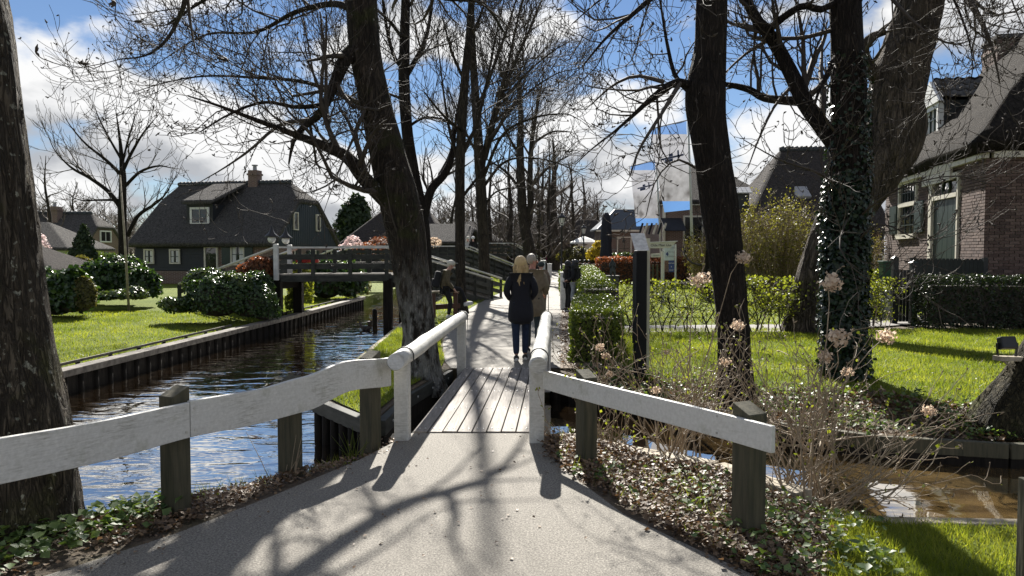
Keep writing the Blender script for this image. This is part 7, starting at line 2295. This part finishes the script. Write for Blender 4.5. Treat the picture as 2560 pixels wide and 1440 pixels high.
# translucent banner cloth
def bannermat(name, z0, z1):
    m, t, b = newmat(name)
    v = coords(t)
    sp = N_(t, 'ShaderNodeSeparateXYZ'); t.links.new(v, sp.inputs[0])
    mr = N_(t, 'ShaderNodeMapRange'); t.links.new(sp.outputs['Z'], mr.inputs[0]); mr.inputs[1].default_value = z0; mr.inputs[2].default_value = z1
    n = noise_(t, coords(t, (1.3, 1.3, 1.0)), 2.2, 3.0); vo = N_(t, 'ShaderNodeTexVoronoi'); vo.inputs['Scale'].default_value = 1.6; vo.distance = 'MANHATTAN'
    t.links.new(coords(t, (1.2, 1.2, .9)), vo.inputs['Vector'])
    pic = mixc(t, .55, ramp(t, n, [(.35, (.10, .09, .085)), (.65, (.42, .41, .42))]), ramp(t, vo.outputs['Distance'], [(.2, (.12, .11, .105)), (.6, (.46, .46, .47))]))
    f = ramp(t, mr.outputs[0], [(.44, (1, 1, 1)), (.54, (0, 0, 0))])
    col = mixc(t, f, (.52, .52, .55), pic)
    top = ramp(t, mr.outputs[0], [(.855, (0, 0, 0)), (.858, (1, 1, 1))])
    bot = ramp(t, mr.outputs[0], [(.123, (1, 1, 1)), (.125, (0, 0, 0))])
    col = mixc(t, top, col, (.20, .36, .70)); col = mixc(t, bot, col, (.17, .36, .74))
    col = mixc(t, 1.0, col, (.60, .61, .63), 'MULTIPLY')
    t.links.new(col, b.inputs['Base Color']); b.inputs['Roughness'].default_value = .8
    tr = N_(t, 'ShaderNodeBsdfTranslucent'); t.links.new(col, tr.inputs[0])
    ms = N_(t, 'ShaderNodeMixShader'); ms.inputs[0].default_value = .45
    t.links.new(b.outputs[0], ms.inputs[1]); t.links.new(tr.outputs[0], ms.inputs[2]); t.links.new(ms.outputs[0], t.nodes['Material Output'].inputs[0])
    return m
def banner(label, polelabel, y, pole_px, tl, trr, brr, bll, emblem, seed):
    pt_, pb = at(pole_px[0][0], pole_px[0][1], y), at(pole_px[1][0], pole_px[1][1], y)
    pb2 = Vector((pb.x, y, 0))
    tp = thing('flag_pole', polelabel, 'flagpole', pb2, 'banner poles in the museum garden')
    MB().tube([pb2, pb.lerp(pt_, .5), pt_], [.075, .06, .045], 10).build('pole', M['pole'], tp, True)
    MB().ball(pt_ + Vector((0, 0, .05)), .07, 8, 6).build('finial', M['pole'], tp, True)
    T0, T1, B1, B0 = [at(q[0], q[1], y) for q in (tl, trr, brr, bll)]
    MB().tube([T0 + Vector((0, 0, .02)), Vector((pt_.x, y, T1.z + .05))], .025, 6).build('boom', M['ink_grey'], tp, True)
    t = thing('banner', label, 'banner', Vector((T1.x, y, B1.z)), 'museum banners')
    V, Fs = [], []
    nu, nv = 10, 24
    for j in range(nv + 1):
        for i in range(nu + 1):
            u, w = i / nu, j / nv
            p = (B0 * (1 - u) + B1 * u) * (1 - w) + (T0 * (1 - u) + T1 * u) * w
            p = p + Vector((0, .10 * math.sin(u * 5 + seed) * math.sin(w * 3) + .08 * mnoise.noise(Vector((u * 3, w * 5, seed))), 0))
            V.append(p)
    for j in range(nv):
        for i in range(nu):
            a = j * (nu + 1) + i
            Fs.append((a, a + 1, a + nu + 2, a + nu + 1))
    z0, z1 = min(B0.z, B1.z) - B1.z, max(T0.z, T1.z) - B1.z
    o = MB().add(V, Fs).build('cloth', bannermat('banner_cloth', z0, z1), t, True)
    def P(u, w, off=-.16):
        return (B0 * (1 - u) + B1 * u) * (1 - w) + (T0 * (1 - u) + T1 * u) * w + Vector((0, off, 0))
    ex = (T1 - T0).normalized(); ez = (T1 - B1).normalized()
    wd = (T1 - T0).length
    fontobj('lettering', 'MUSEUM', wd * .095, 'print_grey', t, P(.55, .825), ex, ez, True)
    fontobj('lettering', 'GIETHOORN', wd * .115, 'print_grey', t, P(.52, .765), ex, ez, True)
    em = MB()
    c = P(.5, .625)
    def eb(x, z, w, h):
        q = c + ex * (x * wd) + ez * (z * wd)
        em.prism([q - ex * w * wd / 2 - ez * h * wd / 2, q + ex * w * wd / 2 - ez * h * wd / 2, q + ex * w * wd / 2 + ez * h * wd / 2, q - ex * w * wd / 2 + ez * h * wd / 2], (0, .006, 0))
    eb(0, 0, .62, .05); eb(.16, .02, .045, .26); eb(-.10, -.075, .22, .09); eb(-.04, .065, .11, .07)
    em.build('emblem', M['print_blue'], t)
    return t
banner('larger translucent museum banner hanging beside the curved trunk', 'taller pale pole carrying the larger museum banner', 36, ((1720, 292), (1734, 705)), (1625, 324), (1716, 303), (1727, 524), (1661, 531), 0, 1.0)
banner('smaller translucent museum banner left of the larger one', 'shorter pale pole carrying the smaller museum banner', 47, ((1640, 385), (1656, 704)), (1576, 417), (1637, 402), (1649, 561), (1591, 566), 0, 2.4)
# dark info pillar with white slanted plate
ip = gp(1606, 935); ip.z = 0
ip = Vector(((1606 - 1280) / F * 11.9, 11.9, 0))
t = thing('info_pillar', 'dark square pillar with a slanted white plate on top', 'pillar', ip)
MB().box((ip.x - .03, ip.y, .86), (.165, .165, 1.95), rz=.12).build('post', M['pillar'], t, bevel=.008)
MB().prism([Vector((ip.x - .14, ip.y - .15, 1.835)), Vector((ip.x + .08, ip.y - .12, 1.835)), Vector((ip.x + .05, ip.y + .14, 2.09)), Vector((ip.x - .17, ip.y + .11, 2.09))], (0, .012, .016)).build('plate', M['zinc'], t)
MB().box((ip.x + .105, ip.y + .13, 1.0), (.055, .06, 2.05), rz=.12).build('side_post', M['sign_cream'], t)
MB().box((ip.x - .115, ip.y - .02, 1.1), (.02, .2, 1.4), rz=.12).build('side_panel', M['pillar'], t)
# white name sign with pointing arm
y = 24.0
def sgn(px, py, dy=0): return at(px, py, y + dy)
sp_ = Vector(((1656 - 1280) / F * y, y, 0))
t = thing('name_sign', 'cream wooden name sign with a pointed arm and black lettering', 'sign', sp_)
p0, p1 = sgn(1617, 612), sgn(1675, 607)
zb = sgn(1617, 617).z - .005
MB().prism([(p0.x, y, p0.z - .11), (p1.x + .02, y, p0.z - .10), (p1.x + .2, y, p0.z + .10), (p0.x, y, p0.z + .06)], (0, .04, 0)).build('arm_board', M['sign_cream'], t, bevel=.004)
MB().prism([(p0.x - .02, y - .03, p0.z + .06), (p1.x + .22, y - .03, p0.z + .10), (p1.x + .24, y - .03, p0.z + .125), (p0.x - .02, y - .03, p0.z + .085)], (0, .1, 0)).build('cap_strip', M['white_paint'], t)
fontobj('lettering', "'t Olde Maat Uus", .105, 'ink', t, (p0.x + .40, y - .006, p0.z - .015), (1, 0, .02), (0, 0, 1))
MB().box((sp_.x, y + .06, .9), (.06, .06, 1.9)).build('post', M['sign_cream'], t)
MB().prism([(sgn(1634, 0).x, y, 1.66), (sgn(1657, 0).x, y, 1.66), (sgn(1657, 0).x, y, 1.79), (sgn(1634, 0).x, y, 1.77)], (0, .03, 0)).build('small_board', M['sign_cream'], t)
fontobj('lettering', 'Museum', .055, 'ink_grey', t, (sgn(1646, 0).x, y - .006, 1.72), (1, 0, 0), (0, 0, 1))
# information board on two thin posts
y = 27.0
c0, c1 = at(1661, 612, y), at(1685, 612, y)
t = thing('info_board', 'white and blue information board between thin pale posts', 'sign', (c0.x, y, 0))
for x in (c0.x - .02, c1.x + .06):
    MB().box((x, y, 1.05), (.05, .05, 2.1)).build('post', M['pole'], t)
zt, zm, zl = at(1661, 612, y).z, at(1661, 651, y).z, at(1661, 680, y).z
MB().box(((c0.x + c1.x) / 2, y - .05, (zt + zm) / 2), (c1.x - c0.x, .02, zt - zm)).build('panel', M['board_white'], t)
MB().box(((c0.x + c1.x) / 2 + .07, y - .05, (zm + zl) / 2), ((c1.x - c0.x) * .58, .02, zm - zl - .004)).build('panel', M['board_blue'], t)
MB().box((c0.x + .075, y - .05, (zm + zl) / 2), ((c1.x - c0.x) * .40, .022, zm - zl - .004)).build('panel', M['board_brown'], t)
MB().box((c0.x + .09, y - .064, zm + .22), (.09, .006, .05)).box((c0.x + .09, y - .064, zm + .22), (.03, .006, .15)).build('emblem', M['board_blue'], t)
for k, s in enumerate(('Museum', 'Het Olde', 'Giethoorn')):
    fontobj('lettering', s, .062, 'ink_grey', t, (c0.x + .24, y - .066, zt - .1 - k * .15), (1, 0, 0), (0, 0, 1))
for k, s in enumerate(('ENTREE', '&', 'SHOP')):
    fontobj('lettering', s, .06, 'ink_white', t, ((c0.x + c1.x) / 2 + .07, y - .066, zm - .10 - k * .12), (1, 0, 0), (0, 0, 1))
# statue on plinth
y = 31.0
sx = (1531 - 1280) / F * y
t = thing('statue', 'small dark bronze seated figure on a grey brick plinth', 'statue', (sx, y, 0))
MB().box((sx, y, .38), (.46, .46, .95), taper=.98).build('plinth', M['stone'], t, bevel=.01)
MB().box((sx, y, .87), (.52, .52, .05)).build('plinth_cap', M['stone'], t)
base = t
V = [(0, 0, .18, .13), (0, 0, .36, .10), (.0, .0, .50, .09), (0, 0, .60, .035), (.0, -.02, .68, .065), (-.10, -.03, .45, .04), (-.12, -.14, .30, .03), (.10, -.03, .45, .04), (.08, -.16, .32, .03), (-.07, -.12, .12, .06), (-.07, -.16, -.02, .045), (.07, -.12, .12, .06), (.07, -.16, -.02, .045)]
o = skinobj('figure', [(a + 0, b, c + .90) + tuple(r) for a, b, c, *r in V], [(0, 1), (1, 2), (2, 3), (3, 4), (2, 5), (5, 6), (2, 7), (7, 8), (0, 9), (9, 10), (0, 11), (11, 12)], 'bronze', t)
# parasols
y = 50.0; ux = (1515 - 1280) / F * y
t = thing('closed_parasol', 'tall closed dark parasol on the terrace', 'parasol', (ux, y, 0))
MB().tube([(ux, y, 0), (ux, y, 4.35)], .035, 8).build('pole', M['black_metal'], t)
V, Fs = [], []
prof = [(.10, 4.38), (.20, 4.2), (.27, 3.6), (.32, 2.8), (.30, 2.3), (.34, 1.9), (.38, 1.35), (.36, 1.28)]
mb = MB(); sd = 18
for r, z in prof:
    for k in range(sd):
        a = 2 * math.pi * k / sd; rr = r * (1 + .22 * math.cos(6 * a + z * .6))
        V.append((ux + math.cos(a) * rr, y + math.sin(a) * rr, z))
for i in range(len(prof) - 1):
    for k in range(sd): Fs.append((i * sd + k, i * sd + (k + 1) % sd, (i + 1) * sd + (k + 1) % sd, (i + 1) * sd + k))
Fs.append(tuple(range(sd))); 
mb.add(V, Fs).build('canopy', M['canvas_dark'], t, True)
MB().box((ux, y, .06), (.7, .7, .12)).build('foot', M['stone'], t)
y = 68.0; ux = (1460 - 1280) / F * y
t = thing('open_parasol', 'open white parasol on the far terrace', 'parasol', (ux, y, 0))
MB().tube([(ux, y, 0), (ux, y, 3.2)], .03, 8).build('pole', M['black_metal'], t)
MB().lathe((ux, y, 0), [(1.25, 2.58), (1.25, 2.72), (.7, 3.0), (.06, 3.25)], 8).build('canopy', M['canvas_white'], t)
# street lamps
def streetlamp(label, px, ytop, y):
    x = (px - 1280) / F * y
    zt = CAMH + (632 - ytop) / F * y
    t = thing('street_lamp', label, 'street lamp', (x, y, 0), 'black street lamps along the path')
    MB().lathe((x, y, 0), [(.13, 0), (.12, .5), (.06, .6), (.05, zt - .95), (.075, zt - .9), (.04, zt - .85), (.1, zt - .76)], 10).build('post', M['black_metal'], t, True)
    MB().lathe((x, y, 0), [(.11, zt - .76), (.2, zt - .34)], 6).build('glass', M['opal'], t)
    MB().lathe((x, y, 0), [(.25, zt - .34), (.24, zt - .28), (.14, zt - .16), (.06, zt - .12), (.07, zt - .06), (.01, zt)], 10).build('hood', M['black_metal'], t, True)
    for a in range(6):
        MB().beam((x + .105 * math.cos(a * math.pi / 3), y + .105 * math.sin(a * math.pi / 3), zt - .76), (x + .205 * math.cos(a * math.pi / 3), y + .205 * math.sin(a * math.pi / 3), zt - .34), .018, .018, (0.1, .2, 1)).build('glazing_bar', M['black_metal'], t)
streetlamp('nearer black street lamp with a white lantern beside the path', 1404, 531, 45)
streetlamp('farther black street lamp in front of the white parasol', 1459, 561, 62)
# pale flagpole across the canal
p = at(321, 715, 23.6); q = at(300, 440, 23.6)
t = thing('garden_flagpole', 'slim pale flagpole in the garden across the canal', 'flagpole', (p.x, p.y, 0))
MB().tube([(p.x, p.y, 0), p.lerp(q, .5), q], [.04, .034, .024], 8).build('pole', M['pale_beam'], t, True)
MB().ball(q, .035, 8, 6).build('finial', M['pale_beam'], t, True)
# small distant flag
y = 74.0; x = (1474 - 1280) / F * y
t = thing('far_flag', 'small red white and blue flag on a pole beyond the terrace', 'flag', (x, y, 0))
MB().tube([(x, y, 0), (x, y, 4.0)], .03, 6).build('pole', M['pole'], t)
for k, mt in enumerate(('red_cloth', 'white_cloth', 'board_blue')):
    MB().prism([(x, y, 3.95 - k * .2), (x - .45, y, 3.6 - k * .2), (x - .45, y, 3.4 - k * .2), (x, y, 3.75 - k * .2)], (0, .01, 0)).build('stripe', M[mt], t)
# low grey boxes by the path
for px, py0, py1, y, w, nm, lab, mt in ((1411, 683, 735, 24.6, .26, 'utility_box', 'grey utility box between the hedge and the two girls', 'zinc'), (1349, 652, 681, 62, .9, 'waste_bin', 'pale waste bin beside the magenta walker', 'board_white'), (1374, 660, 684, 57, .32, 'white_post', 'short white post right of the magenta walker', 'white_paint')):
    x = (px - 1280) / F * y; z = CAMH + (632 - py0) / F * y
    t = thing(nm, lab, nm.split('_')[-1], (x, y, 0))
    MB().box((x, y, z / 2), (w, w * .8, z), taper=.97).build('casing', M[mt], t, bevel=.02)
    MB().box((x, y, z + .015), (w * 1.1, w * .9, .05)).build('lid', M['zinc'], t, bevel=.01)
# picket fence and gate in front of the brick house
pf = thing('picket_fence', 'low black picket fence in front of the brick house', 'fence', (10.2, 20.5, 0))
a_, b_ = Vector(((2288 - 1280) / F * 20.6, 20.6, 0)), Vector(((2455 - 1280) / F * 19.2, 19.2, 0))
pd = (b_ - a_); pl_ = pd.length; pd.normalize(); pang = math.atan2(pd.y, pd.x)
zt0 = CAMH - 14 / F * 20
n = 17
pk = None
for i in range(n):
    q = a_ + pd * (pl_ * (i + .5) / n)
    if pk is None:
        o = MB().prism([(-.046, -.011, .25), (.046, -.011, .25), (.046, -.011, zt0 - .05), (.025, -.011, zt0), (-.025, -.011, zt0), (-.046, -.011, zt0 - .05)], (0, .022, 0)).build('picket', M['fence_black'], None)
        pk = o.data; o.parent = pf
    else:
        o = link(bpy.data.objects.new('picket', pk)); o.parent = pf
    o.matrix_local = Matrix.Translation(Vector((q.x, q.y, 0)) - Vector((10.2, 20.5, 0))) @ Matrix.Rotation(pang, 4, 'Z')
for z in (.6, zt0 - .3):
    MB().beam(a_ + Vector((0, .03, z)), b_ + Vector((0, .03, z)), .04, .07).build('rail', M['fence_black'], pf)
for q in (a_ - pd * .08, b_ + pd * .06):
    MB().box((q.x, q.y, (zt0 + .02) / 2), (.1, .1, zt0 + .02)).build('post', M['fence_black'], pf)
gt_ = thing('garden_gate', 'dark garden gate with a pointed post beside the privet hedge', 'gate', at(2255, 700, 19.5) * 1)
gy = 19.4
def gx(px): return (px - 1280) / F * gy
for px, w, top in ((2237, .13, CAMH - 14 / F * gy), (2284, .15, CAMH - 25 / F * gy)):
    x = gx(px)
    MB().box((x, gy, (top + .0) / 2), (w, w, top)).build('post', M['fence_black'], gt_)
    MB().add([(x - w * .6, gy - w * .6, top), (x + w * .6, gy - w * .6, top), (x + w * .6, gy + w * .6, top), (x - w * .6, gy + w * .6, top), (x, gy, top + .07)], [(0, 1, 4), (1, 2, 4), (2, 3, 4), (3, 0, 4), (3, 2, 1, 0)]).build('post_cap', M['green_paint'], gt_)
for i in range(4):
    x = gx(2246) + i * .085
    MB().box((x, gy + .02, .72), (.07, .022, 1.3)).build('gate_board', M['fence_black'], gt_)
gs = MB().box((gx(2271), gy - .35, .48), (.09, .09, .98)).build('stake', M['bin']); tag(gs, 'short green stake in front of the gate post', 'stake')
y = 21.5; x = (2216 - 1280) / F * y
t = thing('post_box', 'green lidded box on a pale post beside the garden gate', 'mailbox', (x, y, 0))
MB().box((x, y, 1.22), (.28, .26, .62), taper=1.12).build('box', M['bin'], t, bevel=.015)
MB().box((x, y, 1.55), (.36, .33, .05)).build('lid', M['bin'], t, bevel=.01)
MB().box((x, y, .45), (.18, .18, .92)).build('pedestal', M['pole'], t)
# white rail by the brick house corner, seen behind the gate
y = 33; t = thing('balcony_rail', 'pale rail beside the far corner of the brick house', 'railing', ((2185 - 1280) / F * y, y, 0))
x0, x1 = (2165 - 1280) / F * y, (2208 - 1280) / F * y
MB().beam((x0, y, 1.72), (x1, y, 1.72), .06, .06).build('rail', M['pole'], t)
for f in (0, .5, 1): MB().box((x0 + (x1 - x0) * f, y, .86), (.06, .06, 1.68)).build('post', M['pole'], t)
MB().box(((x0 + x1) / 2, y + 1.2, .8), (x1 - x0 + .4, .1, 2.6)).build('back_panel', M['dark_board'], t)
# tree stakes by the signs
for px, lab in ((1632, 'left of the two thin dark tree stakes in the museum lawn'), (1643, 'right of the two thin dark tree stakes in the museum lawn')):
    y = 30; x = (px - 1280) / F * y
    o = MB().tube([(x, y, 0), (x, y, 1.35)], .04, 7).build('tree_stake', M['post']); tag(o, lab, 'stake', 'tree stakes')
# pale terrace tables seen through the beech hedge
for px, py in ((1600, 684), (1672, 686), (1750, 690)):
    y = 47.5; x = (px - 1280) / F * y
    t = thing('terrace_table', ('left' if px < 1650 else 'middle' if px < 1700 else 'right') + ' white terrace table behind the russet beech hedge', 'table', (x, y, 0), 'white terrace tables')
    MB().lathe((x, y, 0), [(.7, .70), (.72, .72), (.72, .74), (.0, .75)], 14).build('top', M['white_paint'], t)
    MB().lathe((x, y, 0), [(.3, 0), (.04, .06), (.04, .7)], 8).build('stand', M['pole'], t)
# floodlight on a wooden bracket
y = 8.7
fx = (2523 - 1280) / F * y
t = thing('floodlight', 'black garden floodlight on a plank bracket against the mossy trunk', 'floodlight', (fx, y, .6))
zc = CAMH - (858 - 632) / F * y
MB().box((fx, y, zc), (.20, .09, .14), rz=.15, rx=-.35, taper=.92).build('housing', M['black_metal'], t, bevel=.012)
MB().box((fx + .01, y + .05, zc), (.17, .012, .11), rz=.15, rx=-.35).build('lens', M['glass'], t)
for s in (-1, 1): MB().beam((fx + s * .115, y, zc), (fx + s * .1, y, zc - .16), .012, .03, (0, 1, 0)).build('bracket_arm', M['black_metal'], t)
MB().beam((fx - .13, y - .02, zc - .17), (fx + .42, y + .04, zc - .19), .12, .05).build('plank', M['pale_beam'], t)
MB().beam((fx + .30, y, zc - .46), (fx - .04, y, zc - .2), .02, .02).build('brace', M['pale_beam'], t)
# dark post at the very right edge
x = 2563; y = 3.9
p = Vector(((x - 1280) / F * y, y, 0))
o = MB().box((p.x + .045, y, .15), (.06, .06, 1.0)).build('edge_post', M['post'], None, bevel=.004); tag(o, 'slim dark post cut off by the right picture edge', 'post')
